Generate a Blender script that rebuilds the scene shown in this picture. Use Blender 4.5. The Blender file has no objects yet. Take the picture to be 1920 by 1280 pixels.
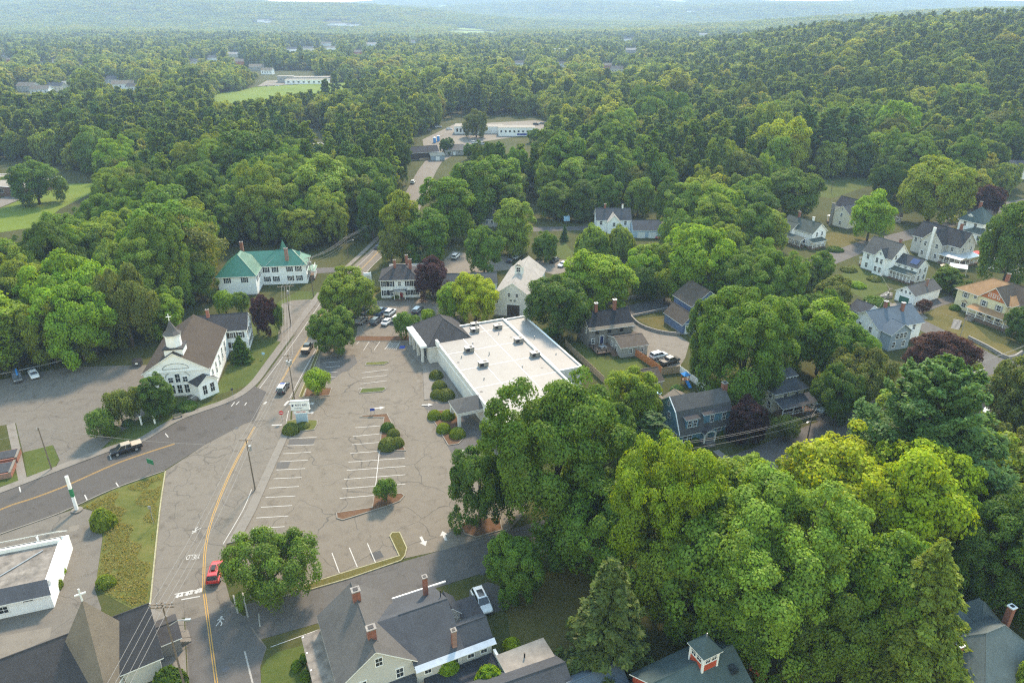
import bpy, bmesh, math, random
import numpy as np
from mathutils import Vector, Matrix
from mathutils.geometry import tessellate_polygon

R = math.radians
scene = bpy.context.scene
col = scene.collection
random.seed(7)

# ------------------------------------------------------------------ camera
CAM_H, FOC, HORIZON = 78.0, 1330.0, 22.0
PITCH = math.atan((640 - HORIZON) / FOC)
cam_d = bpy.data.cameras.new('camera'); cam = bpy.data.objects.new('camera', cam_d); col.objects.link(cam)
cam_d.sensor_width = 36.0; cam_d.lens = 36.0 * FOC / 1920.0
cam_d.clip_start = 1.0; cam_d.clip_end = 40000.0
cam.location = (0, 0, CAM_H); cam.rotation_euler = (math.pi / 2 - PITCH, 0, 0)
scene.camera = cam

# ------------------------------------------------------------------ sky, sun, exposure
SUN_EL, SUN_AZ = R(44), R(12)            # azimuth measured from +Y (view direction) towards +X
world = bpy.data.worlds.new('World'); scene.world = world; world.use_nodes = True
wn = world.node_tree.nodes; wl = world.node_tree.links
sky = wn.new('ShaderNodeTexSky'); sky.sky_type = 'NISHITA'; sky.sun_disc = False
sky.sun_elevation = SUN_EL; sky.sun_rotation = SUN_AZ
sky.air_density = 2.8; sky.dust_density = 0.4; sky.ozone_density = 2.1
wn['Background'].inputs['Strength'].default_value = 0.15
wl.new(sky.outputs['Color'], wn['Background'].inputs['Color'])
sun_d = bpy.data.lights.new('sun', 'SUN'); sun = bpy.data.objects.new('sun', sun_d); col.objects.link(sun)
sun_d.energy = 2.7; sun_d.angle = R(7); sun_d.color = (1.0, 0.79, 0.56)
sdir = Vector((math.sin(SUN_AZ) * math.cos(SUN_EL), math.cos(SUN_AZ) * math.cos(SUN_EL), math.sin(SUN_EL)))
sun.rotation_euler = sdir.to_track_quat('Z', 'Y').to_euler()
sun.location = (0, 200, 300)
scene.view_settings.view_transform = 'Standard'; scene.view_settings.look = 'None'
scene.view_settings.exposure = 1.52; scene.view_settings.gamma = 1.0
scene.render.engine = 'CYCLES'
cy = scene.cycles
cy.max_bounces = 8; cy.diffuse_bounces = 5; cy.glossy_bounces = 2; cy.transmission_bounces = 6
cy.transparent_max_bounces = 4; cy.volume_bounces = 1
cy.use_denoising = False
cy.filter_width = 1.2; cy.sample_clamp_indirect = 4.0
cy.caustics_reflective = False; cy.caustics_refractive = False

# ------------------------------------------------------------------ picking: where a point of the photograph lies on the ground
def S(t):
    t = np.clip(t, 0, 1); return t * t * (3 - 2 * t)
HILLS = [(-2900, 5200, 1250, 900, 190), (1100, 7600, 2600, 900, 146), (-760, 4300, 620, 420, 66), (-1800, 3900, 500, 300, 60),
         (2300, 2750, 900, 420, 92), (4200, 6200, 2200, 700, 118), (-600, 8600, 1800, 700, 128), (300, 6000, 900, 350, 75), (1750, 5200, 700, 350, 80)]
def hgt(x, y):
    x = np.asarray(x, float); y = np.asarray(y, float)
    z = 38 * S((x - 60 - 0.10 * (y - 400)) / 360) * S((y - 372) / 430) * (1 - S((y - 1050) / 800))
    z = z + 20 * S((x - 350) / 350) * S((y - 430) / 400) * (1 - S((y - 1050) / 800))
    far = S((y - 1500) / 1200)
    for cx, cy_, sx, sy, a in HILLS:
        z = z + far * a * np.exp(-0.5 * ((x - cx) / sx) ** 2 - 0.5 * ((y - cy_) / sy) ** 2)
    z = z + far * 9 * (np.sin(x / 310 + 1.3 * np.sin(y / 420)) * np.cos(y / 350 + x / 900))
    return z
def hz(x, y): return float(hgt(x, y))
CP, SP = math.cos(PITCH), math.sin(PITCH)
def ray(u, v):
    a = (u - 960) / FOC; b = (640 - v) / FOC
    return (a, CP + b * SP, -SP + b * CP)
def W(u, v, z=0.0):
    d = ray(u, v); t = (CAM_H - z) / -d[2]
    return Vector((d[0] * t, d[1] * t))
def T(c, r, zx, zy, z=0.0): return W(480 * c + zx / 4, 320 * r + zy / 4, z)
def G(u, v):
    """first hit with the terrain"""
    d = ray(u, v)
    t = 40.0
    while t < 12000:
        x, y, z = d[0] * t, d[1] * t, CAM_H + d[2] * t
        if z <= hz(x, y): break
        t += max(0.5, min(40, (z - hz(x, y)) * 0.5))
    return Vector((d[0] * t, d[1] * t))
def PX(x, y, z):
    dx, dy, dz = x, y, z - CAM_H
    dep = dy * CP - dz * SP; up = dy * SP + dz * CP
    return 960 + FOC * dx / dep, 640 - FOC * up / dep, dep

# ------------------------------------------------------------------ materials
MATS = {}
def newmat(name):
    m = bpy.data.materials.new(name); m.use_nodes = True; MATS[name] = m
    nt = m.node_tree; return m, nt, nt.nodes['Principled BSDF']
def N(nt, t, **kw):
    n = nt.nodes.new(t)
    for k, v in kw.items():
        if k in n.inputs: n.inputs[k].default_value = v
        else: setattr(n, k, v)
    return n
def ramp(nt, src, stops):
    r = nt.nodes.new('ShaderNodeValToRGB'); e = r.color_ramp.elements
    while len(e) < len(stops): e.new(0.5)
    for i, (p, c) in enumerate(stops):
        e[i].position = p; e[i].color = (*c, 1) if len(c) == 3 else c
    nt.links.new(src, r.inputs[0]); return r.outputs[0]
def mixc(nt, fac, a, b, mode='MIX'):
    m = nt.nodes.new('ShaderNodeMix'); m.data_type = 'RGBA'; m.blend_type = mode
    for s, i in ((fac, 0), (a, 6), (b, 7)):
        if isinstance(s, (int, float)): m.inputs[i].default_value = s
        elif isinstance(s, tuple): m.inputs[i].default_value = (*s, 1)
        else: nt.links.new(s, m.inputs[i])
    return m.outputs[2]
def gcoord(nt):
    return nt.nodes.new('ShaderNodeNewGeometry').outputs['Position']
def ocoord(nt):
    return nt.nodes.new('ShaderNodeTexCoord').outputs['Object']
def noise(nt, vec, scale, detail=4, rough=0.55, dist=0.0):
    n = N(nt, 'ShaderNodeTexNoise', Scale=scale, Detail=detail, Roughness=rough, Distortion=dist)
    nt.links.new(vec, n.inputs['Vector']); return n.outputs['Fac']
def bump(nt, b, h, strength=0.3, dist=0.05):
    n = N(nt, 'ShaderNodeBump', Strength=strength, Distance=dist)
    nt.links.new(h, n.inputs['Height']); nt.links.new(n.outputs[0], b.inputs['Normal'])
def plain(name, c, rough=0.7, var=0.18, scale=1.5, metallic=0.0, spec=0.3):
    m, nt, b = newmat(name)
    f = noise(nt, ocoord(nt), scale, 5, 0.65)
    d = tuple(x * (1 - var) for x in c); l = tuple(min(1, x * (1 + var)) for x in c)
    nt.links.new(ramp(nt, f, [(0.3, d), (0.7, l)]), b.inputs['Base Color'])
    b.inputs['Roughness'].default_value = rough; b.inputs['Metallic'].default_value = metallic
    b.inputs['Specular IOR Level'].default_value = spec
    return m
def asphalt(name, base, crack=0.0, cell=7.0, stain=0.35, crackcol=(0.045, 0.042, 0.038)):
    m, nt, b = newmat(name)
    p = gcoord(nt)
    big = noise(nt, p, 0.06, 5, 0.6); mid = noise(nt, p, 0.55, 6, 0.65, 0.4); fine = noise(nt, p, 9, 3, 0.7)
    c = ramp(nt, big, [(0.25, tuple(x * (1 - stain * 0.55) for x in base)), (0.75, tuple(x * (1 + stain * 0.35) for x in base))])
    c = mixc(nt, 0.55, c, ramp(nt, mid, [(0.28, tuple(x * (1 - stain) for x in base)), (0.5, base), (0.8, tuple(x * (1 + stain * 0.45) for x in base))]))
    c = mixc(nt, 0.25, c, ramp(nt, fine, [(0.3, tuple(x * 0.6 for x in base)), (0.7, tuple(x * 1.4 for x in base))]))
    st_ = noise(nt, p, 0.42, 4, 0.6, 0.6); c = mixc(nt, 1.0, c, ramp(nt, st_, [(0.56, (1, 1, 1)), (0.72, (0.72, 0.71, 0.70))]), 'MULTIPLY')
    if crack > 0:
        w = N(nt, 'ShaderNodeTexNoise', Scale=0.11, Detail=3, Roughness=0.5); nt.links.new(p, w.inputs['Vector'])
        sub = N(nt, 'ShaderNodeVectorMath', operation='SUBTRACT'); nt.links.new(w.outputs['Color'], sub.inputs[0]); sub.inputs[1].default_value = (0.5, 0.5, 0.5)
        scl = N(nt, 'ShaderNodeVectorMath', operation='SCALE'); nt.links.new(sub.outputs[0], scl.inputs[0]); scl.inputs['Scale'].default_value = 9.0
        add = N(nt, 'ShaderNodeVectorMath', operation='ADD'); nt.links.new(p, add.inputs[0]); nt.links.new(scl.outputs[0], add.inputs[1])
        flat = N(nt, 'ShaderNodeVectorMath', operation='MULTIPLY'); nt.links.new(add.outputs[0], flat.inputs[0]); flat.inputs[1].default_value = (1, 1, 0)
        for cs, wd, st in ((cell, 0.09, 1.0), (cell * 0.4, 0.03, 0.35)):
            vo = N(nt, 'ShaderNodeTexVoronoi', feature='DISTANCE_TO_EDGE', Scale=1 / cs); nt.links.new(flat.outputs[0], vo.inputs['Vector'])
            gate = noise(nt, p, 0.09 if st == 1 else 0.13, 3)
            lt = N(nt, 'ShaderNodeMapRange'); lt.inputs['From Min'].default_value = wd / cs * 0.4; lt.inputs['From Max'].default_value = wd / cs
            lt.inputs['To Min'].default_value = crack * st; lt.inputs['To Max'].default_value = 0; nt.links.new(vo.outputs['Distance'], lt.inputs['Value'])
            gm = N(nt, 'ShaderNodeMapRange'); gm.inputs['From Min'].default_value = 0.36 if st == 1 else 0.5; gm.inputs['From Max'].default_value = 0.45 if st == 1 else 0.6
            nt.links.new(gate, gm.inputs['Value'])
            mu = N(nt, 'ShaderNodeMath', operation='MULTIPLY'); nt.links.new(lt.outputs[0], mu.inputs[0]); nt.links.new(gm.outputs[0], mu.inputs[1])
            c = mixc(nt, mu.outputs[0], c, crackcol)
    nt.links.new(c, b.inputs['Base Color']); b.inputs['Roughness'].default_value = 0.85; b.inputs['Specular IOR Level'].default_value = 0.25
    bump(nt, b, fine, 0.25, 0.02)
    return m
asphalt('asphalt_lot', (0.150, 0.128, 0.101), 0.62, 10.0)
asphalt('asphalt_main', (0.146, 0.127, 0.104), 0.45, 6.0)
asphalt('asphalt_side', (0.074, 0.067, 0.061), 0.12, 9.0, 0.25)
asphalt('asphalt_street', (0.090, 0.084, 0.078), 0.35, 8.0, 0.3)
asphalt('asphalt_church', (0.132, 0.118, 0.099), 0.45, 11.0)
asphalt('asphalt_new', (0.065, 0.064, 0.064), 0.0, 9.0, 0.22)
asphalt('concrete', (0.175, 0.157, 0.135), 0.0, 3.0, 0.3)
asphalt('gravel', (0.165, 0.146, 0.12), 0.0, 3.0, 0.4)
asphalt('kerb', (0.215, 0.195, 0.165), 0.0, 3.0, 0.35)
plain('kerb_yellow', (0.27, 0.25, 0.15), 0.8, 0.35, 3)
def grassmat(name, a, b_, c_, s=0.12):
    m, nt, b = newmat(name); p = gcoord(nt)
    big = noise(nt, p, s, 5, 0.62); mid = noise(nt, p, 1.1, 5, 0.7); fine = noise(nt, p, 6, 3, 0.7)
    c = ramp(nt, big, [(0.3, a), (0.52, b_), (0.74, c_)])
    c = mixc(nt, 0.45, c, ramp(nt, mid, [(0.3, a), (0.5, b_), (0.72, c_)]))
    c = mixc(nt, 0.5, c, ramp(nt, fine, [(0.25, (0.25, 0.25, 0.25)), (0.75, (1.0, 1.0, 1.0))]), 'MULTIPLY')
    nt.links.new(c, b.inputs['Base Color']); b.inputs['Roughness'].default_value = 0.95; b.inputs['Specular IOR Level'].default_value = 0.1
    bump(nt, b, fine, 0.6, 0.15); return m
grassmat('ground', (0.035, 0.048, 0.014), (0.07, 0.078, 0.024), (0.11, 0.095, 0.04), 0.05)
grassmat('lawn', (0.055, 0.08, 0.018), (0.085, 0.11, 0.026), (0.13, 0.13, 0.04))
grassmat('lawn_bright', (0.10, 0.15, 0.022), (0.15, 0.21, 0.03), (0.20, 0.23, 0.045), 0.03)
grassmat('grass_dry', (0.075, 0.08, 0.022), (0.125, 0.11, 0.035), (0.18, 0.14, 0.055))
grassmat('grass_rough', (0.06, 0.085, 0.018), (0.125, 0.135, 0.035), (0.20, 0.165, 0.055), 0.22)
grassmat('mulch', (0.09, 0.05, 0.03), (0.15, 0.085, 0.05), (0.20, 0.12, 0.07))
grassmat('field_far', (0.19, 0.27, 0.05), (0.25, 0.33, 0.07), (0.33, 0.36, 0.10), 0.01)
def paint(name, c, under):
    m, nt, b = newmat(name); p = gcoord(nt)
    f = noise(nt, p, 3.5, 6, 0.75)
    nt.links.new(ramp(nt, f, [(0.36, under), (0.47, c)]), b.inputs['Base Color']); b.inputs['Roughness'].default_value = 0.7
paint('paint_white', (0.40, 0.385, 0.36), (0.2, 0.18, 0.155))
paint('paint_faded', (0.27, 0.255, 0.23), (0.13, 0.115, 0.1))
paint('paint_yellow', (0.36, 0.20, 0.03), (0.19, 0.13, 0.05))
def shingle(name, c, var=0.3, course=0.19):
    m, nt, b = newmat(name); o = ocoord(nt)
    sep = N(nt, 'ShaderNodeSeparateXYZ'); nt.links.new(o, sep.inputs[0])
    dv = N(nt, 'ShaderNodeMath', operation='DIVIDE'); nt.links.new(sep.outputs['Z'], dv.inputs[0]); dv.inputs[1].default_value = course * 0.55
    fr = N(nt, 'ShaderNodeMath', operation='FRACT'); nt.links.new(dv.outputs[0], fr.inputs[0])
    big = noise(nt, o, 0.35, 5, 0.65, 0.6); fine = noise(nt, o, 4.5, 4, 0.75)
    d = tuple(x * (1 - var) for x in c); l = tuple(x * (1 + var) for x in c)
    k = mixc(nt, 0.5, ramp(nt, big, [(0.3, d), (0.7, l)]), ramp(nt, fine, [(0.32, d), (0.68, l)]))
    k = mixc(nt, 1.0, k, ramp(nt, fr.outputs[0], [(0.0, (0.62,) * 3), (0.22, (1,) * 3), (1, (1,) * 3)]), 'MULTIPLY')
    nt.links.new(k, b.inputs['Base Color']); b.inputs['Roughness'].default_value = 0.9; b.inputs['Specular IOR Level'].default_value = 0.2
    bump(nt, b, fr.outputs[0], 0.35, 0.03)
for nm, c in dict(sh_grey=(0.135, 0.13, 0.125), sh_brown=(0.12, 0.097, 0.078), sh_dark=(0.06, 0.061, 0.068), sh_slate=(0.085, 0.092, 0.105), sh_tan=(0.25, 0.21, 0.165),
                  sh_green=(0.095, 0.115, 0.10), sh_teal=(0.09, 0.13, 0.13), sh_orange=(0.33, 0.195, 0.10), sh_umber=(0.078, 0.062, 0.05), sh_blgrey=(0.155, 0.19, 0.19), sh_blue=(0.13, 0.17, 0.215), sh_pale=(0.36, 0.33, 0.30), sh_charcoal=(0.075, 0.072, 0.075), sh_black=(0.03, 0.034, 0.042)).items(): shingle(nm, tuple(x * (.72 if nm not in ('sh_pale', 'sh_orange') else .9) for x in c))
def siding(name, c, pitch=0.14, var=0.06):
    m, nt, b = newmat(name); o = ocoord(nt)
    sep = N(nt, 'ShaderNodeSeparateXYZ'); nt.links.new(o, sep.inputs[0])
    dv = N(nt, 'ShaderNodeMath', operation='DIVIDE'); nt.links.new(sep.outputs['Z'], dv.inputs[0]); dv.inputs[1].default_value = pitch
    fr = N(nt, 'ShaderNodeMath', operation='FRACT'); nt.links.new(dv.outputs[0], fr.inputs[0])
    f = noise(nt, o, 0.8, 5, 0.7)
    k = ramp(nt, f, [(0.3, tuple(x * (1 - var) for x in c)), (0.7, tuple(min(1, x * (1 + var)) for x in c))])
    k = mixc(nt, 1.0, k, ramp(nt, fr.outputs[0], [(0.0, (0.72,) * 3), (0.15, (1,) * 3), (1, (1,) * 3)]), 'MULTIPLY')
    nt.links.new(k, b.inputs['Base Color']); b.inputs['Roughness'].default_value = 0.65; b.inputs['Specular IOR Level'].default_value = 0.25
    bump(nt, b, fr.outputs[0], 0.3, 0.02)
for nm, c in dict(w_white=(0.86, 0.86, 0.86), w_cream=(0.62, 0.58, 0.47), w_yellow=(0.68, 0.61, 0.40), w_grey=(0.34, 0.33, 0.31), w_ltgrey=(0.52, 0.51, 0.48), w_blue=(0.13, 0.265, 0.36), w_ltblue=(0.42, 0.54, 0.66),
                  w_blue2=(0.12, 0.17, 0.30), w_red=(0.42, 0.075, 0.035), w_taupe=(0.20, 0.19, 0.18), w_orange=(0.50, 0.17, 0.07), w_bluegrey=(0.30, 0.36, 0.42)).items(): siding(nm, c)
plain('w_barn', (0.66, 0.65, 0.62), 0.85, 0.30, 2.2)
plain('stucco', (0.60, 0.585, 0.56), 0.8, 0.07, 0.6)
plain('trim', (0.80, 0.79, 0.77), 0.6, 0.05)
plain('white_metal', (0.78, 0.78, 0.78), 0.45, 0.05)
def roofwhite():
    m, nt, b = newmat('roof_white'); o = ocoord(nt)
    c = mixc(nt, 0.5, ramp(nt, noise(nt, o, 0.10, 6, 0.65, 0.8), [(0.3, (0.155, 0.147, 0.136)), (0.55, (0.205, 0.197, 0.188)), (0.8, (0.225, 0.217, 0.208))]), ramp(nt, noise(nt, o, 0.7, 6, 0.7, 0.5), [(0.28, (0.145, 0.135, 0.122)), (0.45, (0.205, 0.197, 0.188)), (0.8, (0.235, 0.227, 0.217))]))
    nt.links.new(c, b.inputs['Base Color']); b.inputs['Roughness'].default_value = 0.6
roofwhite()
plain('roof_membrane', (0.17, 0.15, 0.13), 0.85, 0.45, 0.8)
plain('roof_dark', (0.035, 0.038, 0.045), 0.8, 0.3, 0.8)
plain('roof_gravel', (0.24, 0.215, 0.185), 0.9, 0.25, 0.6)
plain('roof_metal_green', (0.022, 0.135, 0.09), 0.45, 0.12, 0.7, 0.0, 0.6)
plain('roof_metal_grey', (0.42, 0.45, 0.48), 0.4, 0.15, 1, 0.3, 0.5)
plain('solar', (0.03, 0.05, 0.14), 0.2, 0.1, 2, 0, 0.6)
plain('door_red', (0.35, 0.03, 0.02)); plain('door_green', (0.03, 0.12, 0.08)); plain('door_brown', (0.06, 0.045, 0.035)); plain('door_white', (0.76, 0.76, 0.75))
plain('black', (0.02, 0.02, 0.022), 0.5, 0.1); plain('dark_metal', (0.06, 0.06, 0.065), 0.45); plain('grey_metal', (0.36, 0.37, 0.38), 0.4, 0.12, 2, 0.5)
plain('silver', (0.55, 0.56, 0.57), 0.35, 0.05, 2, 0.6)
plain('wood_pole', (0.16, 0.125, 0.095), 0.85, 0.3, 3); plain('wood_deck', (0.15, 0.10, 0.07), 0.8, 0.3, 2)
plain('fence_orange', (0.40, 0.145, 0.05), 0.8, 0.25, 2); plain('fence_tan', (0.36, 0.27, 0.17), 0.85, 0.25, 2); plain('fence_white', (0.78, 0.78, 0.76), 0.5, 0.04)
plain('stone', (0.24, 0.22, 0.20), 0.9, 0.4, 2.5); plain('bark', (0.085, 0.067, 0.052), 0.95, 0.35, 4); plain('bark_birch', (0.55, 0.52, 0.47), 0.85, 0.3, 4)
plain('wire', (0.22, 0.21, 0.20), 0.6, 0.02); plain('sign_green', (0.02, 0.16, 0.07), 0.5, 0.05); plain('sign_blue', (0.03, 0.06, 0.30), 0.5, 0.05); plain('sign_red', (0.55, 0.02, 0.02), 0.5, 0.05); plain('navy', (0.02, 0.03, 0.10), 0.5, 0.05)
plain('blue_tarp', (0.10, 0.30, 0.62), 0.5, 0.1); plain('blue_pale', (0.35, 0.55, 0.75), 0.5, 0.1); plain('umbrella_red', (0.55, 0.04, 0.05), 0.7, 0.1); plain('tan_cloth', (0.40, 0.33, 0.25), 0.8, 0.1); plain('blue_plastic', (0.04, 0.22, 0.55), 0.4, 0.1); plain('pylon', (0.36, 0.45, 0.53), 0.6, 0.06)
plain('gold', (0.6, 0.35, 0.08), 0.5, 0.1); plain('rubber', (0.012, 0.012, 0.012), 0.8, 0.1); plain('tail_red', (0.35, 0.01, 0.01), 0.3, 0.05); plain('lamp_clear', (0.75, 0.76, 0.78), 0.15, 0.03)
def brickmat():
    m, nt, b = newmat('brick'); o = ocoord(nt)
    t = N(nt, 'ShaderNodeTexBrick', Scale=4.0); nt.links.new(o, t.inputs['Vector'])
    t.inputs['Color1'].default_value = (0.27, 0.09, 0.055, 1); t.inputs['Color2'].default_value = (0.20, 0.075, 0.05, 1); t.inputs['Mortar'].default_value = (0.28, 0.24, 0.21, 1)
    f = noise(nt, o, 2.5, 4)
    nt.links.new(mixc(nt, 0.6, t.outputs['Color'], ramp(nt, f, [(0.3, (0.15, 0.055, 0.04)), (0.7, (0.33, 0.13, 0.08))])), b.inputs['Base Color']); b.inputs['Roughness'].default_value = 0.9
brickmat()
def glassmat():
    m, nt, b = newmat('glass')
    f = noise(nt, gcoord(nt), 0.35, 2)
    nt.links.new(ramp(nt, f, [(0.4, (0.012, 0.015, 0.018)), (0.65, (0.05, 0.06, 0.07))]), b.inputs['Base Color'])
    b.inputs['Roughness'].default_value = 0.08; b.inputs['Specular IOR Level'].default_value = 0.6
glassmat()
def carpaint():
    m, nt, b = newmat('car_paint'); oi = nt.nodes.new('ShaderNodeObjectInfo')
    f = noise(nt, ocoord(nt), 2.0, 4)
    nt.links.new(mixc(nt, 1.0, oi.outputs['Color'], ramp(nt, f, [(0.3, (0.86,) * 3), (0.7, (1,) * 3)]), 'MULTIPLY'), b.inputs['Base Color'])
    b.inputs['Roughness'].default_value = 0.28; b.inputs['Specular IOR Level'].default_value = 0.5; b.inputs['Coat Weight'].default_value = 0.5
carpaint()
def leafmat(name, source):
    m, nt, b = newmat(name); nt.nodes.remove(b); out = nt.nodes['Material Output']
    at = nt.nodes.new('ShaderNodeAttribute'); at.attribute_name = 'shade'
    oi = nt.nodes.new('ShaderNodeObjectInfo')
    if source == 'object': base = oi.outputs['Color']
    elif source == 'broad':
        base = ramp(nt, oi.outputs['Random'], [(0.0, (0.085, 0.15, 0.022)), (0.25, (0.13, 0.20, 0.024)), (0.5, (0.17, 0.255, 0.027)), (0.72, (0.215, 0.28, 0.03)), (0.9, (0.235, 0.29, 0.03)), (1.0, (0.20, 0.225, 0.032))])
    else:
        base = ramp(nt, oi.outputs['Random'], [(0.0, (0.065, 0.125, 0.030)), (0.5, (0.105, 0.18, 0.032)), (1.0, (0.155, 0.225, 0.034))])
    c = mixc(nt, 1.0, mixc(nt, 1.0, base, at.outputs['Color'], 'MULTIPLY'), (1.16, 1.04, 0.95), 'MULTIPLY')
    d = N(nt, 'ShaderNodeBsdfDiffuse'); nt.links.new(c, d.inputs['Color'])
    tr = N(nt, 'ShaderNodeBsdfTranslucent'); nt.links.new(mixc(nt, 1.0, c, (1.5, 1.3, 0.4), 'MULTIPLY'), tr.inputs['Color'])
    mx = N(nt, 'ShaderNodeMixShader'); mx.inputs[0].default_value = 0.42
    nt.links.new(d.outputs[0], mx.inputs[1]); nt.links.new(tr.outputs[0], mx.inputs[2])
    gl = N(nt, 'ShaderNodeBsdfGlossy', Roughness=0.5); gl.inputs['Color'].default_value = (1, 1, 1, 1)
    m2 = N(nt, 'ShaderNodeMixShader'); m2.inputs[0].default_value = 0.012
    nt.links.new(mx.outputs[0], m2.inputs[1]); nt.links.new(gl.outputs[0], m2.inputs[2])
    nt.links.new(m2.outputs[0], out.inputs['Surface'])
leafmat('leaf', 'object'); leafmat('leaf_broad', 'broad'); leafmat('leaf_pine', 'pine')

# ------------------------------------------------------------------ mesh helpers
def link(name, data, parent=None, loc=(0, 0, 0), rz=0.0, scale=None):
    o = bpy.data.objects.new(name, data); col.objects.link(o); o.location = loc; o.rotation_euler = (0, 0, rz)
    if scale: o.scale = scale
    if parent: o.parent = parent
    return o
def tag(o, label, cat=None, group=None, kind=None):
    if label: o['label'] = label
    if cat: o['category'] = cat
    if group: o['group'] = group
    if kind: o['kind'] = kind
    return o
def thing(name, label, cat, loc=(0, 0, 0), rz=0.0, group=None):
    return tag(link(name, None, None, loc, rz), label, cat, group)
def md(name, verts, faces, mats, fm=None, smooth=False):
    me = bpy.data.meshes.new(name); me.from_pydata([tuple(v) for v in verts], [], [tuple(f) for f in faces])
    for m in (mats if isinstance(mats, (list, tuple)) else [mats]): me.materials.append(MATS[m])
    if fm is not None: me.polygons.foreach_set('material_index', fm)
    if smooth: me.polygons.foreach_set('use_smooth', [True] * len(me.polygons))
    me.update(); return me
class MB:
    """collects verts and faces for one mesh"""
    def __init__(s): s.v = []; s.f = []; s.m = []
    def add(s, vs, fs, mi=0):
        n = len(s.v); s.v += [tuple(v) for v in vs]; s.f += [tuple(i + n for i in f) for f in fs]; s.m += [mi] * len(fs); return s
    def box(s, x0, x1, y0, y1, z0, z1, mi=0):
        return s.add([(x0, y0, z0), (x1, y0, z0), (x1, y1, z0), (x0, y1, z0), (x0, y0, z1), (x1, y0, z1), (x1, y1, z1), (x0, y1, z1)],
                     [(0, 3, 2, 1), (4, 5, 6, 7), (0, 1, 5, 4), (1, 2, 6, 5), (2, 3, 7, 6), (3, 0, 4, 7)], mi)
    def tube(s, p, q, r0, r1=None, n=8, mi=0, cap=True):
        r1 = r0 if r1 is None else r1; p, q = Vector(p), Vector(q); d = (q - p).normalized()
        a = d.orthogonal().normalized(); b = d.cross(a); vs = []
        for c, r in ((p, r0), (q, r1)):
            for i in range(n):
                t = 2 * math.pi * i / n; vs.append(c + a * (r * math.cos(t)) + b * (r * math.sin(t)))
        fs = [(i, (i + 1) % n, n + (i + 1) % n, n + i) for i in range(n)]
        if cap: fs += [tuple(range(n - 1, -1, -1)), tuple(range(n, 2 * n))]
        return s.add(vs, fs, mi)
    def path(s, pts, r, n=4, mi=0):
        for i in range(len(pts) - 1): s.tube(pts[i], pts[i + 1], r if not callable(r) else r(i), None if not callable(r) else r(i + 1), n, mi, False)
        return s
    def slab(s, vs, fs, t, mi=0, side=1):
        """thick sheet: the given faces on top, thickness t downwards, rims with their own material"""
        n = len(vs); edges = {}
        for f in fs:
            for i in range(len(f)): edges.setdefault((f[i], f[(i + 1) % len(f)]), 1)
        s_v = [tuple(v) for v in vs] + [(v[0], v[1], v[2] - t) for v in vs]
        top = list(fs); bot = [tuple(reversed([i + n for i in f])) for f in fs]
        rim = [(b, a, a + n, b + n) for (a, b) in edges if (b, a) not in edges]
        k = len(s.v); s.v += s_v
        for L_, mm in ((top, mi), (bot, side), (rim, side)):
            s.f += [tuple(i + k for i in f) for f in L_]; s.m += [mm] * len(L_)
        return s
    def mesh(s, name, mats, smooth=False): return md(name, s.v, s.f, mats, s.m, smooth)
    def obj(s, name, mats, parent=None, loc=(0, 0, 0), rz=0.0, smooth=False): return link(name, s.mesh(name, mats, smooth), parent, loc, rz)

def area2(p): return sum(p[i][0] * p[(i + 1) % len(p)][1] - p[(i + 1) % len(p)][0] * p[i][1] for i in range(len(p)))
def ccw(p):
    p = [Vector((q[0], q[1])) for q in p]
    return p if area2(p) > 0 else p[::-1]
def poly_mesh(name, pts, z, mat, drape=False, maxlen=None):
    p = ccw(pts)
    tris = tessellate_polygon([[Vector((q.x, q.y, 0)) for q in p]])
    vs = [(q.x, q.y, z + (hz(q.x, q.y) if drape else 0)) for q in p]
    fs = []
    for t in tris:
        a, b, c = (p[i] for i in t)
        fs.append(t if (b - a).cross(c - a) > 0 else t[::-1])
    return md(name, vs, fs, mat)
def sheet(name, pts, z, mat, parent=None, label=None, cat=None, kind='structure'):
    o = link(name, poly_mesh(name, pts, z, mat), parent)
    if not parent: tag(o, label, cat, kind=kind)
    return o
def smoothline(pts, n=6):
    """Catmull-Rom through points"""
    P = [Vector(p) for p in pts]; out = []
    for i in range(len(P) - 1):
        p0 = P[max(0, i - 1)]; p1 = P[i]; p2 = P[i + 1]; p3 = P[min(len(P) - 1, i + 2)]
        for k in range(n):
            t = k / n
            out.append(0.5 * ((2 * p1) + (p2 - p0) * t + (2 * p0 - 5 * p1 + 4 * p2 - p3) * t * t + (3 * p1 - p0 - 3 * p2 + p3) * t ** 3))
    out.append(P[-1]); return out
def strip_mesh(name, pts, w0, w1, z, mat, h=0.0):
    """ribbon along a line, from offset w0 to w1 (left positive), draped on the terrain; h>0 gives it thickness"""
    vs = []; n = len(pts)
    for i, p in enumerate(pts):
        d = (pts[min(n - 1, i + 1)] - pts[max(0, i - 1)]).normalized(); q = Vector((-d.y, d.x))
        for w in (w0, w1):
            c = p + q * w; vs.append((c.x, c.y, hz(c.x, c.y) + z))
    mb = MB(); fs = [(2 * i, 2 * i + 2, 2 * i + 3, 2 * i + 1) if w1 > w0 else (2 * i, 2 * i + 1, 2 * i + 3, 2 * i + 2) for i in range(n - 1)]
    if h > 0: mb.slab(vs, fs, h, 0, 0)
    else: mb.add(vs, fs)
    return mb.mesh(name, mat)
def strip(name, pts, w0, w1, z, mat, parent=None, label=None, cat=None, h=0.0):
    o = link(name, strip_mesh(name, pts, w0, w1, z, mat, h), parent)
    if not parent: tag(o, label, cat, kind='structure')
    return o
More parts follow.
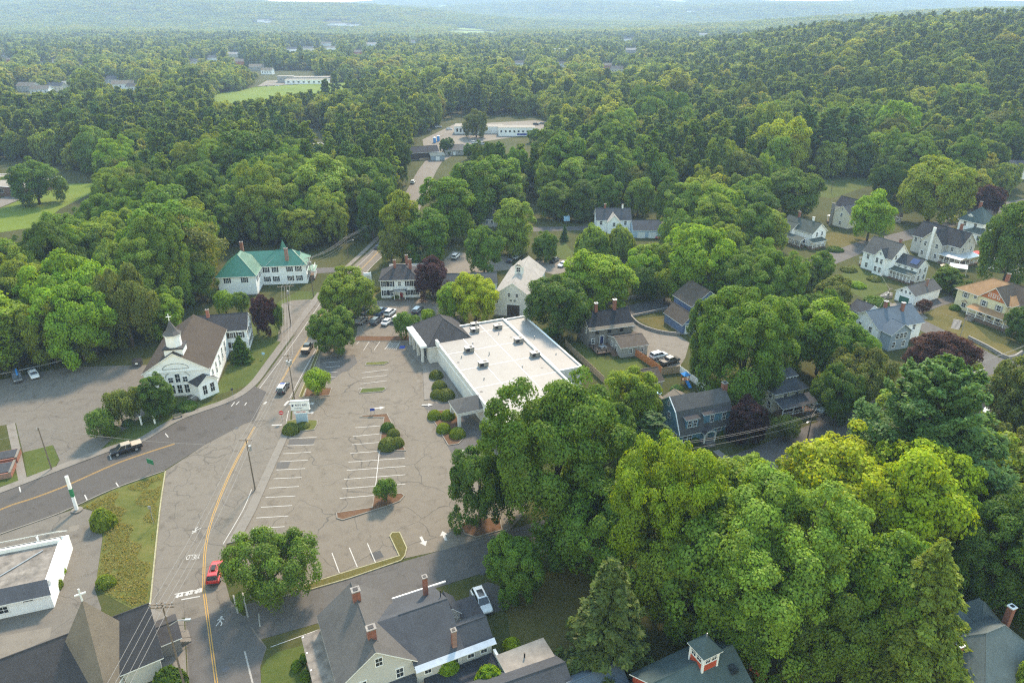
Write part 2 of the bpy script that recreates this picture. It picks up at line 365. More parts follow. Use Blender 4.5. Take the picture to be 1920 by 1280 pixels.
# ================================================================== the setting
def ground_mesh():
    ys = [-260, -120, 0, 60, 120, 180, 240, 300, 340] + list(range(360, 1300, 20)) + list(range(1300, 3000, 70)) + list(range(3000, 12001, 160))
    a = np.linspace(-1.35, 1.35, 150)
    V = []
    for y in ys:
        x = a * (y + 420); V.append(np.stack([x, np.full_like(x, y), hgt(x, y)], 1))
    V = np.concatenate(V); n = len(a); F = []
    for j in range(len(ys) - 1):
        for i in range(n - 1): F.append((j * n + i, j * n + i + 1, (j + 1) * n + i + 1, (j + 1) * n + i))
    return md('ground', V.tolist(), F, 'ground', smooth=True)
tag(link('ground', ground_mesh()), 'rough grassy ground of the town and valley floor', None, kind='structure')

def px(l): return [W(*q) for q in l]
def tt(c, r, l): return [T(c, r, *q) for q in l]

# --- roads
main_l = [(355, 1330), (347, 1157), (330, 1160), (281, 1137), (300, 960), (311, 882), (382, 835), (440, 800), (480, 728), (512, 685), (547, 637), (580, 590), (612, 545), (652, 508), (690, 473), (726, 437)]
main_r = [(764, 437), (735, 465), (700, 497), (660, 545), (622, 605), (600, 645), (547, 747), (543, 800), (530, 812), (480, 917), (462, 957), (425, 1020), (414, 1060), (432, 1125), (480, 1185), (500, 1213), (488, 1250), (492, 1330)]
main_road = sheet('main_road', px(main_l + main_r), 0.030, 'asphalt_main', label='pale cracked main road running past the parking lot')
side_road = sheet('side_road', px([(-160, 985), (0, 925), (210, 845), (265, 830), (340, 787), (435, 752), (478, 724), (500, 735), (478, 788), (457, 795), (382, 835), (311, 880), (210, 917), (115, 960), (0, 1001), (-160, 1062)]), 0.040, 'asphalt_side', label='darker asphalt side road curving off to the left past the church')
north = smoothline(px([(745, 437), (762, 400), (780, 362), (800, 322), (817, 296), (826, 272), (845, 250)]), 6)
north_road = strip('north_road', north, -5.0, 5.0, 0.026, 'asphalt_main', label='far end of the main road curving towards the warehouse')
street_line = smoothline(px([(462, 1168), (700, 1102), (930, 1032), (1200, 945), (1440, 856), (1485, 837), (1640, 775), (1802, 722), (1880, 690), (1975, 662), (2100, 640)]), 8)
street = strip('cross_street', street_line, -3.7, 3.7, 0.026, 'asphalt_street', label='grey residential street passing under the big trees')
lane = smoothline(px([(1885, 690), (1800, 645), (1720, 605), (1668, 578), (1640, 560)]), 6)
strip('side_lane', lane, -3.2, 3.2, 0.020, 'asphalt_street', label='pale lane climbing to the white houses')
upper = smoothline(px([(1500, 508), (1545, 490), (1625, 460), (1705, 440), (1797, 412), (1870, 390), (1960, 372)]), 6)
strip('upper_street', upper, -4.0, 4.0, 0.020, 'asphalt_street', label='upper street in front of the white farmhouse')
patch = sheet('road_patch', px([(1570, 470), (1578, 465), (1606, 477), (1600, 481)]), 0.03, 'asphalt_new', label='dark asphalt patch in the upper street')

sheet('branch_lane', px([(655, 500), (580, 503), (535, 510), (535, 516), (590, 513), (648, 509)]), 0.016, 'asphalt_street', label='short lane branching off beside the green roofed house')
sheet('road_apron', px([(528, 570), (548, 563), (606, 560), (556, 624), (538, 640), (520, 640)]), 0.014, 'asphalt_main', label='wide asphalt apron beside the main road below the green roofed house')
sheet('darker_intersection', px([(349, 1164), (440, 1136), (478, 1188), (498, 1214), (488, 1250), (491, 1330), (357, 1330)]), 0.0325, 'asphalt_street', label='darker grey surface of the crossing at the bottom edge')  # darker sheet laid over the main road surface
# --- lots and drives
lot = sheet('parking_lot', px([(540, 815), (480, 957), (455, 1000), (446, 1060), (470, 1118), (570, 1098), (600, 1086), (760, 1046), (945, 1006), (985, 960), (1010, 800), (1010, 640), (770, 640), (655, 640), (600, 646), (549, 747), (547, 805)]), 0.022, 'asphalt_lot', label='faded cracked parking lot of the flat roofed store')
church_lot = sheet('church_lot', px([(-220, 745), (0, 712), (125, 688), (275, 684), (275, 725), (283, 770), (210, 822), (177, 853), (100, 884), (112, 862), (100, 835), (43, 848), (30, 793), (0, 798), (-220, 850)]), 0.018, 'asphalt_church', label='pale asphalt lot beside the white church')
fed_lot = sheet('house_lot', px([(668, 634), (782, 636), (870, 600), (850, 575), (800, 561), (745, 560), (690, 566), (672, 595)]), 0.016, 'asphalt_lot', label='small parking lot in front of the white hip roofed house')
yard_lot = sheet('yard_asphalt', px([(-160, 1065), (0, 1003), (115, 962), (150, 951), (188, 962), (192, 1010), (178, 1105), (190, 1140), (150, 1330), (-160, 1330)]), 0.014, 'asphalt_church', label='worn asphalt yard between the low white building and the weedy strip')
sheet('store_drive', tt(1, 2, [(1240, 470), (1480, 455), (1700, 640), (1720, 720), (1560, 880), (1500, 900), (1440, 790), (1285, 520)]), 0.030, 'asphalt_street', label='drive through lane under the store canopy')
sheet('gable_drive', px([(880, 1105), (915, 1090), (935, 1098), (948, 1140), (922, 1150), (880, 1150)]), 0.016, 'asphalt_street', label='short parking bay beside the grey house')
sheet('new_drive', tt(2, 1, [(880, 1085), (835, 1015), (1245, 940), (1300, 962), (1365, 985), (892, 1098)]), 0.016, 'asphalt_new', label='new dark asphalt drive behind the charcoal roofed house')
sheet('shared_drive', tt(2, 1, [(895, 1100), (1000, 1190), (1270, 1245), (1330, 1290), (1300, 1400), (1240, 1500), (1010, 1400), (1020, 1290), (905, 1200)]), 0.014, 'gravel', label='pale drive with the parked pickup')
sheet('barn_yard', px([(990, 490), (1075, 486), (1078, 505), (1040, 515), (1000, 505)]), 0.014, 'gravel', label='gravel yard behind the barn')
sheet('rear_lot', px([(835, 512), (830, 490), (850, 470), (890, 478), (960, 482), (960, 505), (900, 512)]), 0.014, 'gravel', label='gravel parking behind the hip roofed house')
strip('back_lane', smoothline(px([(960, 432), (1000, 430), (1080, 428), (1150, 425), (1250, 418), (1290, 415)]), 4), -3, 3, 0.018, 'asphalt_street', label='lane in front of the slate roofed house')
sheet('driveway', px([(1655, 572), (1690, 566), (1712, 574), (1740, 596), (1715, 606)]), 0.026, 'concrete', label='concrete apron of the green doored garage')
strip('yellow_drive', smoothline(px([(1700, 590), (1745, 572), (1795, 557)]), 4), -2, 2, 0.028, 'asphalt_street', label='drive beside the yellow house')
sheet('hip_drive', px([(1530, 785), (1545, 765), (1575, 775), (1580, 795), (1545, 812)]), 0.016, 'asphalt_new', label='drive of the grey hip roofed house')
sheet('warehouse_lot', px([(792, 262), (850, 234), (1000, 226), (1085, 232), (1075, 240), (985, 254), (890, 268), (835, 300), (800, 303)]), 0.018, 'gravel', label='pale yard in front of the white warehouse')
sheet('school_path', px([(-60, 400), (0, 389), (66, 362), (45, 356), (0, 372), (-60, 385)]), 0.022, 'concrete', label='concrete path by the brick school')
sheet('school_lawn', px([(-60, 425), (0, 391), (68, 363), (120, 345), (186, 344), (172, 362), (112, 392), (72, 425), (-60, 445)]), 0.014, 'lawn_bright', label='bright mown lawn by the brick school')
sheet('walkway', px([(12, 797), (28, 792), (51, 899), (35, 903)]), 0.030, 'concrete', label='concrete walkway beside the church lot')
sheet('entry_walk', px([(281, 1139), (345, 1160), (353, 1330), (300, 1330), (292, 1180)]), 0.02, 'concrete', label='concrete walk beside the corner utility pole')
for nm, l, lab in (('concrete_pad', [(125, 999), (130, 987), (149, 983), (147, 993)], 'small concrete pad with a manhole in the yard'), ('concrete_slab', [(-60, 1232), (0, 1192), (97, 1175), (94, 1195), (-40, 1262)], 'long concrete slab with round covers behind the shingled church')):
    sheet(nm, px(l), 0.024, 'gravel', label=lab)

# --- lawns
sheet('church_lawn', px([(392, 745), (478, 718), (512, 674), (545, 628), (600, 548), (560, 545), (480, 590), (440, 670)]), 0.010, 'lawn', label='lawn along the church side wall')
sheet('church_garden', px([(280, 770), (300, 725), (380, 757), (432, 748), (340, 783), (265, 826), (210, 841), (178, 851), (212, 822)]), 0.022, 'lawn', label='planted lawn bed in front of the church')
sheet('verge_plot', px([(43, 848), (99, 834), (111, 862), (100, 880), (51, 893)]), 0.022, 'lawn', label='grass plot with a utility pole by the side road')
sheet('school_verge', px([(-100, 925), (0, 893), (33, 888), (34, 902), (0, 912), (-100, 945)]), 0.022, 'lawn', label='strip of lawn by the side road')
median = sheet('grass_strip', px([(309, 884), (298, 960), (280, 1135), (250, 1142), (178, 1104), (193, 1010), (189, 961), (152, 950), (210, 919)]), 0.020, 'grass_rough', label='weedy grass strip between side road and main road')
sheet('corner_lawn', px([(492, 1330), (489, 1255), (500, 1236), (520, 1222), (572, 1208), (602, 1330)]), 0.034, 'lawn', label='lawn beside the porch of the grey house')
sheet('rear_yard', px([(925, 1100), (1080, 1060), (1180, 1100), (1120, 1230), (960, 1210), (950, 1150)]), 0.010, 'grass_dry', label='shaded brown yard behind the grey house')
sheet('side_yard', tt(2, 2, [(380, 20), (540, 0), (700, 140), (960, 130), (1000, 260), (700, 300)]), 0.010, 'lawn', label='green yard inside the wooden fence')
sheet('oval_lawn', tt(2, 1, [(935, 1112), (1330, 1060), (1300, 1180), (1255, 1232), (1090, 1195)]), 0.018, 'grass_dry', label='dry lawn behind the stone wall')
sheet('yellow_lawn', px([(1715, 612), (1765, 568), (1800, 585), (1860, 640), (1920, 655), (1990, 660), (1990, 690), (1880, 668), (1800, 636)]), 0.010, 'grass_dry', label='terraced dry lawn in front of the yellow house')
sheet('farm_lawn', px([(1560, 530), (1600, 495), (1660, 520), (1665, 545), (1620, 560)]), 0.010, 'lawn', label='lawn and garden of the white farmhouse')
sheet('beech_lawn', px([(1690, 705), (1720, 690), (1805, 668), (1838, 695), (1760, 715), (1700, 725)]), 0.010, 'lawn', label='corner lawn under the copper beech')
sheet('porch_lawn', px([(1545, 440), (1560, 435), (1640, 450), (1600, 462), (1560, 475)]), 0.010, 'grass_dry', label='lawn of the white porch house')
sheet('hill_lawn', px([(1460, 340), (1520, 312), (1600, 318), (1640, 345), (1560, 372), (1500, 365)]), 0.010, 'lawn', label='sloping lawn under the tall pines')
sheet('barn_lawn', px([(1030, 470), (1060, 455), (1080, 480), (1060, 490)]), 0.010, 'lawn', label='little lawn behind the barn')
sheet('house_verge', px([(712, 540), (728, 500), (700, 515), (690, 545), (700, 562)]), 0.010, 'grass_dry', label='verge beside the white hip roofed house')
def field(name, l, mat, label, lift=0.4, cuts=4):
    bm = bmesh.new(); P = ccw([G(*q) for q in l])
    f = bm.faces.new([bm.verts.new((q.x, q.y, 0)) for q in P]); bmesh.ops.triangulate(bm, faces=[f])
    for _ in range(cuts): bmesh.ops.subdivide_edges(bm, edges=bm.edges[:], cuts=1, use_grid_fill=True)
    for v in bm.verts: v.co.z = hz(v.co.x, v.co.y) + lift
    me = bpy.data.meshes.new(name); bm.to_mesh(me); bm.free(); me.materials.append(MATS[mat])
    tag(link(name, me), label, None, kind='structure'); return P
FIELDS = []
for nm, l, m, lab in (('playing_field', [(395, 178), (480, 164), (600, 157), (690, 154), (700, 168), (620, 176), (520, 184), (425, 196), (400, 190)], 'lawn_bright', 'bright playing field by the long flat building'),
                      ('field_lot', [(482, 163), (500, 152), (598, 148), (602, 156), (540, 160)], 'gravel', 'pale lot around the long flat building'),
                      ('far_meadow', [(815, 66), (838, 55), (870, 51), (955, 61), (950, 69), (880, 70)], 'field_far', 'pale green meadow far down the valley'),
                      ('far_pasture', [(790, 17), (820, 9), (848, 10), (838, 17)], 'field_far', 'small pasture on the far hillside'),
                      ('tan_field', [(596, 42), (625, 36), (660, 42), (640, 47)], 'grass_dry', 'tan clearing by far white buildings'),
                      ('hay_field', [(1140, 82), (1150, 75), (1185, 76), (1182, 84)], 'grass_dry', 'tan hay field beyond the wooded hill'),
                      ('hill_meadow', [(1225, 4), (1240, -2), (1300, 2), (1290, 8)], 'field_far', 'pale meadow high on the far hills'),
                      ('town_yard', [(520, 103), (545, 93), (600, 95), (640, 101), (590, 106), (550, 108)], 'gravel', 'pale yard among distant houses'),
                      ('ball_field', [(895, 104), (960, 100), (985, 107), (930, 113)], 'lawn_bright', 'distant green beneath the trees')):
    FIELDS.append(field(nm, l, m, lab))

# --- raised walks and kerbs
def raised(name, pts, z0, h, mat, label, parent=None):
    p = ccw(pts); n = len(p)
    me = poly_mesh(name, p, z0 + h, mat)
    vs = [tuple(v.co) for v in me.vertices]; fs = [tuple(f.vertices) for f in me.polygons]; bpy.data.meshes.remove(me)
    o = MB().slab(vs, fs, h, 0, 0).obj(name, [mat], parent)
    if not parent: tag(o, label, None, kind='structure')
    return o
raised('sidewalk', px([(530, 812), (480, 917), (462, 957), (425, 1020), (440, 1016), (458, 998), (480, 957), (497, 917), (541, 816)]), 0.0, 0.15, 'concrete', 'concrete sidewalk between main road and parking lot')
church_walk = smoothline(px([(-160, 985), (0, 925), (210, 845), (265, 830), (340, 787), (435, 752), (480, 722), (512, 680), (547, 632), (580, 587), (607, 549)]), 5)
strip('sidewalk', church_walk, 0.0, 1.9, 0.14, 'concrete', label='sidewalk curving past the white church', h=0.14)
strip('sidewalk', smoothline(px([(612, 541), (652, 504), (690, 469), (726, 433)]), 5), 0.1, 1.7, 0.13, 'concrete', label='sidewalk beside the main road below the wood', h=0.13)
raised('store_walk', tt(1, 2, [(1130, 60), (1175, -10), (1300, -10), (1420, 180), (1530, 440), (1340, 432), (1262, 440), (1250, 185)]), 0.0, 0.15, 'concrete', 'concrete walk along the store front')
def shrink(p, d):
    n = len(p); out = []
    for i in range(n):
        a, b, c = p[i - 1], p[i], p[(i + 1) % n]
        e1 = (b - a).normalized(); e2 = (c - b).normalized()
        n1 = Vector((-e1.y, e1.x)); n2 = Vector((-e2.y, e2.x)); m = (n1 + n2)
        m = m.normalized() if m.length > 1e-3 else n1
        out.append(b + m * min(d / max(0.35, m.dot(n1)), 2.2 * d))
    return out
def island(name, pts, inner, label, kerb='kerb', h=0.14, w=0.17):
    p = ccw(pts); q = shrink(p, w); n = len(p)
    root = link(name, poly_mesh(name, q, h + 0.0, inner)); tag(root, label, None, kind='structure')
    vs = [(a.x, a.y, 0.0) for a in p] + [(a.x, a.y, h + 0.03) for a in p] + [(a.x, a.y, h + 0.03) for a in q] + [(a.x, a.y, h - 0.06) for a in q]
    fs = []
    for i in range(n):
        j = (i + 1) % n
        fs += [(i, j, n + j, n + i), (n + i, n + j, 2 * n + j, 2 * n + i), (2 * n + i, 2 * n + j, 3 * n + j, 3 * n + i)]
    link('kerb', md('kerb', vs, fs, kerb), root); return root
ISL = {}
for k, l, inner, lab, kb in (
    ('i1', tt(1, 2, [(815, 182), (828, 158), (995, 152), (1000, 158), (960, 177)]), 'grass_rough', 'narrow grassy parking island farthest from the sign', 'kerb'),
    ('i2', tt(1, 2, [(772, 392), (792, 357), (965, 345), (978, 358), (950, 378)]), 'lawn', 'narrow grass parking island above the painted arrow', 'kerb'),
    ('i3', tt(1, 2, [(355, 422), (378, 347), (572, 350), (552, 408)]), 'mulch', 'mulched island holding the small round tree by the main road', 'kerb'),
    ('i4', tt(1, 2, [(218, 690), (228, 600), (300, 585), (462, 592), (462, 625), (440, 664), (255, 686)]), 'grass_rough', 'kerbed island under the store sign', 'kerb'),
    ('i5', tt(1, 2, [(775, 570), (800, 558), (985, 542), (1125, 822), (925, 822), (935, 700), (958, 572)]), 'mulch', 'wedge shaped island with clipped shrubs', 'kerb'),
    ('i6', tt(1, 2, [(1285, 522), (1480, 515), (1570, 680), (1560, 730), (1520, 770), (1440, 782)]), 'mulch', 'island with round topiary shrubs at the drive through', 'kerb'),
    ('i8', [T(1, 2, 885, 1150), T(1, 2, 1095, 1140), T(1, 2, 1118, 1158), T(1, 2, 1080, 1200), T(1, 2, 980, 1240), T(1, 3, 650, 62), T(1, 3, 605, 48), T(1, 3, 600, 5), T(1, 2, 870, 1245)], 'mulch', 'long kerbed island with a young tree in the middle of the lot', 'kerb'),
    ('i9', tt(1, 3, [(340, 575), (355, 548), (700, 440), (1070, 328), (1000, 180), (1020, 152), (1080, 150), (1135, 270), (1120, 330), (1090, 365), (700, 500), (380, 592)]), 'grass_dry', 'hook shaped grassy island along the cross street', 'kerb_yellow'),
    ('i10', tt(1, 3, [(1530, 100), (1582, 48), (1830, 40), (1850, 135), (1650, 192), (1560, 162)]), 'mulch', 'mulched bed under the big trees at the lot exit', 'kerb'),
    ('i11', px([(468, 1120), (478, 1098), (560, 1092), (567, 1100), (545, 1115), (488, 1132)]), 'grass_rough', 'grassy island under the spreading corner tree', 'kerb'),
    ('i12', px([(664, 640), (668, 630), (782, 631), (780, 640)]), 'mulch', 'mulched strip between the two parking lots', 'kerb'),
    ('i13', px([(560, 745), (595, 655), (602, 655), (568, 745)]), 'grass_dry', 'narrow weedy strip between main road and lot', 'kerb_yellow')):
    ISL[k] = island('parking_island', l, inner, lab, kb)
strip('kerb', smoothline(px([(309, 884), (298, 960), (280, 1135)]), 4), 0, 0.22, 0.15, 'kerb_yellow', label='pale kerb between weedy strip and main road', h=0.15)
strip('kerb', smoothline(px([(-160, 1062), (0, 1001), (115, 960), (210, 917), (309, 882)]), 4), -0.2, 0, 0.13, 'kerb', label='kerb along the lower edge of the side road', h=0.13)

# --- painted markings, each a part of the sheet it lies on
def line(a, b, z, w, mat, parent, name='parking_line'):
    a, b = Vector(a), Vector(b); d = (b - a).normalized(); q = Vector((-d.y, d.x)) * (w / 2)
    return link(name, md(name, [(p.x, p.y, z) for p in (a - q, b - q, b + q, a + q)], [(0, 1, 2, 3)], mat), parent)
ZL = 0.028
for a in ((248, 728, 455, 716), (235, 781, 435, 773), (205, 841, 412, 829), (178, 901, 390, 888), (155, 963, 368, 952), (132, 1028, 345, 1018), (100, 1098, 322, 1086), (72, 1168, 295, 1158), (38, 1242, 272, 1229), (0, 1322, 243, 1307), (-30, 1402, 215, 1387),
          (745, 646, 930, 632), (725, 711, 925, 693), (720, 773, 922, 756), (705, 838, 920, 822), (692, 904, 1118, 874), (680, 966, 1120, 935), (660, 1033, 1120, 998), (645, 1103, 1120, 1068), (627, 1175, 885, 1153),
          (800, 235, 995, 210), (795, 273, 985, 253), (785, 318, 980, 294), (765, 355, 812, 345), (805, 70, 850, 0), (885, 65, 930, 0), (965, 60, 1010, 0), (1050, 62, 1082, 0), (755, 20, 775, 0),
          (520, 195, 630, 185), (545, 232, 610, 228), (555, 268, 598, 265), (500, 160, 640, 150)):
    line(T(1, 2, a[0], a[1]), T(1, 2, a[2], a[3]), ZL, 0.14, 'paint_white', lot)
line(T(1, 2, 925, 824), T(1, 2, 880, 1240), ZL + .003, 0.14, 'paint_white', lot)
for i in range(5): line(T(1, 2, 968 + i * 17, 58), T(1, 2, 1016 + i * 15, 8), ZL + .003, 0.12, 'paint_white', lot)
for a in ((570, 305, 625, 452), (700, 265, 760, 410), (835, 232, 897, 378), (462, 415, 488, 493)): line(T(1, 3, a[0], a[1]), T(1, 3, a[2], a[3]), ZL, 0.14, 'paint_white', lot)
for l in ([(250, 735), (445, 728), (430, 772), (240, 778)], [(935, 830), (1110, 828), (1115, 868), (930, 872)], [(480, 120), (740, 100), (760, 160), (700, 215), (650, 230), (560, 300), (480, 190)], [(160, 905), (260, 900), (240, 950), (150, 955)]):  # repairs, and painted shade below the wedge island shrubs and the corner tree
    sheet('repair_and_shade_patch', tt(1, 2, l), ZL - .003, 'asphalt_street', lot)
sheet('repair_and_shade_patch', tt(1, 3, [(850, 310), (930, 285), (960, 335), (880, 362)]), ZL - .003, 'asphalt_new', lot)
def arrow(a, b, parent, z=ZL, w=0.22):
    a, b = Vector(a), Vector(b); d = (b - a); L = d.length; d.normalize(); q = Vector((-d.y, d.x)); m = a + d * (L * 0.55)
    pts = [a - q * w, m - q * w, m - q * 3 * w, b, m + q * 3 * w, m + q * w, a + q * w]
    return link('direction_arrow', poly_mesh('direction_arrow', pts, z, 'paint_white'), parent)
arrow(T(1, 3, 1235, 182), T(1, 3, 1272, 252), lot); arrow(T(1, 3, 1425, 212), T(1, 3, 1398, 140), lot)
arrow(T(1, 2, 880, 503), T(1, 2, 968, 494), lot); arrow(T(1, 2, 1243, 480), T(1, 2, 1330, 478), lot, 0.16 + .0); arrow(T(1, 2, 1558, 815), T(1, 2, 1488, 852), lot, 0.037)
arrow(T(1, 2, 390, 470), T(1, 2, 440, 462), lot); arrow(T(1, 2, 390, 538), T(1, 2, 437, 531), lot)
sheet('accessible_stall', tt(1, 2, [(1072, 52), (1082, 33), (1122, 33), (1112, 53)]), ZL + .003, 'sign_blue', lot)
for q in ((1175, 150), (1215, 300), (1210, 348), (1305, 662), (1482, 1000), (1485, 1040)):
    sheet('drain_patch', tt(1, 2, [(q[0] - 12, q[1] - 14), (q[0] + 12, q[1] - 16), (q[0] + 16, q[1] + 12), (q[0] - 10, q[1] + 14)]), ZL + .002, 'gravel', lot)
for a in ((212, 482, 245, 445), (250, 474, 280, 444), (350, 458, 375, 432), (0, 470, 30, 448), (60, 470, 78, 452)): line(T(1, 2, a[0], a[1]), T(1, 2, a[2], a[3]), 0.036, 0.5, 'paint_white', main_road, 'crosswalk_bar')
line(T(1, 2, 118, 628), T(1, 2, 195, 625), 0.036, 0.45, 'paint_white', main_road, 'stop_bar')
for i in range(6):
    u = 1322 + i * 36; line(T(0, 3, u, 640 - i * 8), T(0, 3, u + (26 if i % 2 == 0 else 4), 608 - i * 8), 0.036, 0.5, 'paint_white', main_road, 'crosswalk_bar')
line(T(0, 3, 1310, 615), T(0, 3, 1500, 580), 0.039, 0.22, 'paint_white', main_road, 'crosswalk_bar'); line(T(0, 3, 1360, 655), T(0, 3, 1500, 630), 0.039, 0.22, 'paint_white', main_road, 'crosswalk_bar')
for a in ((1750, 620, 1785, 760), (1820, 600, 1860, 790), (1835, 1040, 1895, 1280)): line(T(0, 3, a[0], a[1]), T(0, 3, a[2], a[3]), 0.036, 0.22, 'paint_faded', main_road, 'edge_line')
for a in ((822, 850, 835, 885), (1240, 690, 1262, 718), (870, 1058, 893, 1095), (635, 1150, 655, 1190), (145, 1090, 155, 1130), (1735, 487, 1760, 455), (1770, 475, 1795, 450), (1835, 480, 1850, 458)):
    line(T(0, 2, a[0], a[1]), T(0, 2, a[2], a[3]), 0.047, 0.2, 'paint_white', side_road, 'stall_tick')
line(T(1, 3, 110, 1010), T(1, 3, 470, 880), 0.036, 0.12, 'paint_white', main_road, 'edge_line'); line(T(1, 3, 20, 760), T(1, 3, 30, 860), 0.036, 0.2, 'paint_faded', main_road, 'edge_line')
def pline(pts, off, w, z, mat, parent, name):
    return link(name, strip_mesh(name, pts, off - w / 2, off + w / 2, z, mat), parent)
yl = smoothline(px([(410, 1310), (395, 1200), (385, 1125), (382, 1095), (386, 1022), (402, 960), (435, 880), (478, 800)]), 8)
for o_ in (-0.14, 0.14): pline(yl, o_, 0.13, 0.037, 'paint_yellow', main_road, 'centre_line')
yl2 = smoothline(px([(525, 720), (529, 712), (562, 657), (575, 637), (616, 567), (650, 530), (684, 498), (715, 466), (748, 430)]), 6)
for o_ in (-0.13, 0.13): pline(yl2, o_, 0.12, 0.037, 'paint_yellow', main_road, 'centre_line')
yl3 = smoothline([W(-160, 1030)] + tt(0, 2, [(0, 1262), (250, 1175), (500, 1080), (900, 905), (1310, 768)]), 6)
for o_ in (-0.13, 0.13): pline(yl3, o_, 0.12, 0.047, 'paint_yellow', side_road, 'centre_line')
for l in ([(480, 737), (512, 694), (549, 644), (582, 596), (615, 550), (655, 513), (693, 478), (728, 441)], [(543, 747), (570, 695), (598, 645)], [(618, 605), (657, 547), (697, 500), (731, 468), (758, 441)], [(472, 917), (455, 957), (418, 1020)], [(535, 800), (541, 770)]):
    pline(smoothline(px(l), 4), 0, 0.12, 0.036, 'paint_white', main_road, 'edge_line')
def disc(p, r, z, mat, name, parent):
    n = 14; return link(name, md(name, [(p.x + r * math.cos(2 * math.pi * i / n), p.y + r * math.sin(2 * math.pi * i / n), z) for i in range(n)], [tuple(range(n))], mat), parent)
for q in ((0, 3, 1695, 1175, .45), (0, 3, 1820, 835, .4), (1, 3, 1700, 452, .5)): disc(T(*q[:4]), q[4], 0.036 if q[0] == 0 else 0.032, 'dark_metal', 'manhole_cover', main_road)
disc(T(0, 2, 1775, 650), .4, .047, 'dark_metal', 'manhole_cover', side_road)
for q in ((0, 3, 1820, 835, 1.5), (0, 3, 1560, 950, 1.0), (0, 3, 1690, 700, .8)): disc(T(*q[:4]), q[4], 0.0335, 'asphalt_street', 'repair_and_shade_patch', main_road)
def to_mesh(o):
    me = bpy.data.meshes.new_from_object(o); n = bpy.data.objects.new(o.name, me); col.objects.link(n); n.parent = o.parent; n.location = o.location; n.rotation_euler = o.rotation_euler; n.scale = o.scale
    nm = o.name; bpy.data.objects.remove(o); n.name = nm; return n
def flattext(txt, p, size, ang, z, mat, parent, name):
    c = bpy.data.curves.new(name, 'FONT'); c.body = txt; c.size = size; c.align_x = 'CENTER'; c.align_y = 'CENTER'; c.materials.append(MATS[mat])
    o = bpy.data.objects.new(name, c); col.objects.link(o); o.location = (p.x, p.y, z); o.rotation_euler = (0, 0, ang); o.parent = parent; return to_mesh(o)
t_ = flattext('YIELD', T(0, 3, 1450, 333), 1.05, math.pi + R(6), 0.037, 'paint_white', main_road, 'yield_lettering'); t_.scale = (0.8, 1.5, 1)
def walker(p, ang, s):
    mb = MB(); L = lambda pts: mb.add([(x, y, 0) for x, y in pts], [tuple(range(len(pts)))])
    L([(.12 * math.cos(i), .85 + .12 * math.sin(i)) for i in np.linspace(0, 5.6, 9)])
    L([(-.08, .25), (.08, .25), (.12, .7), (-.1, .7)]); L([(-.06, .25), (-.3, -.4), (-.18, -.4), (.04, .25)]); L([(0, .25), (.25, -.1), (.2, -.42), (.32, -.42), (.38, -.05), (.1, .28)])
    L([(-.1, .7), (-.35, .4), (-.28, .34), (-.04, .58)]); L([(.1, .7), (.42, .5), (.38, .42), (.08, .56)])
    o = mb.obj('pedestrian_symbol', ['paint_white'], main_road, (p.x, p.y, 0.037), ang); o.scale = (s, s, 1)
walker(T(0, 3, 1480, 128), math.pi - .4, 1.2); walker(T(0, 3, 1645, 830), 0.1, 1.3)
# ================================================================== buildings
WCACHE = {}
def win_mesh(w, h, trim, muntin=True):
    k = (round(w, 2), round(h, 2), trim)
    if k not in WCACHE:
        t = 0.10; mb = MB()
        for b in ((-w / 2 - t, w / 2 + t, -h / 2 - t * 1.3, -h / 2), (-w / 2 - t, w / 2 + t, h / 2, h / 2 + t), (-w / 2 - t, -w / 2, -h / 2, h / 2), (w / 2, w / 2 + t, -h / 2, h / 2), (-w / 2, w / 2, -0.03, 0.03)):
            mb.box(b[0], b[1], -0.09, 0.0, b[2], b[3])
        if muntin and w > 0.6: mb.box(-0.02, 0.02, -0.075, -0.002, -h / 2, h / 2)
        fr = mb.mesh('window', [trim])
        pn = MB().box(-w / 2, w / 2, -0.045, -0.005, -h / 2, h / 2).mesh('pane', ['glass'])
        WCACHE[k] = (fr, pn)
    return WCACHE[k]
SHUT = {}
FACE = {'f': 0.0, 'r': math.pi / 2, 'b': math.pi, 'l': -math.pi / 2}
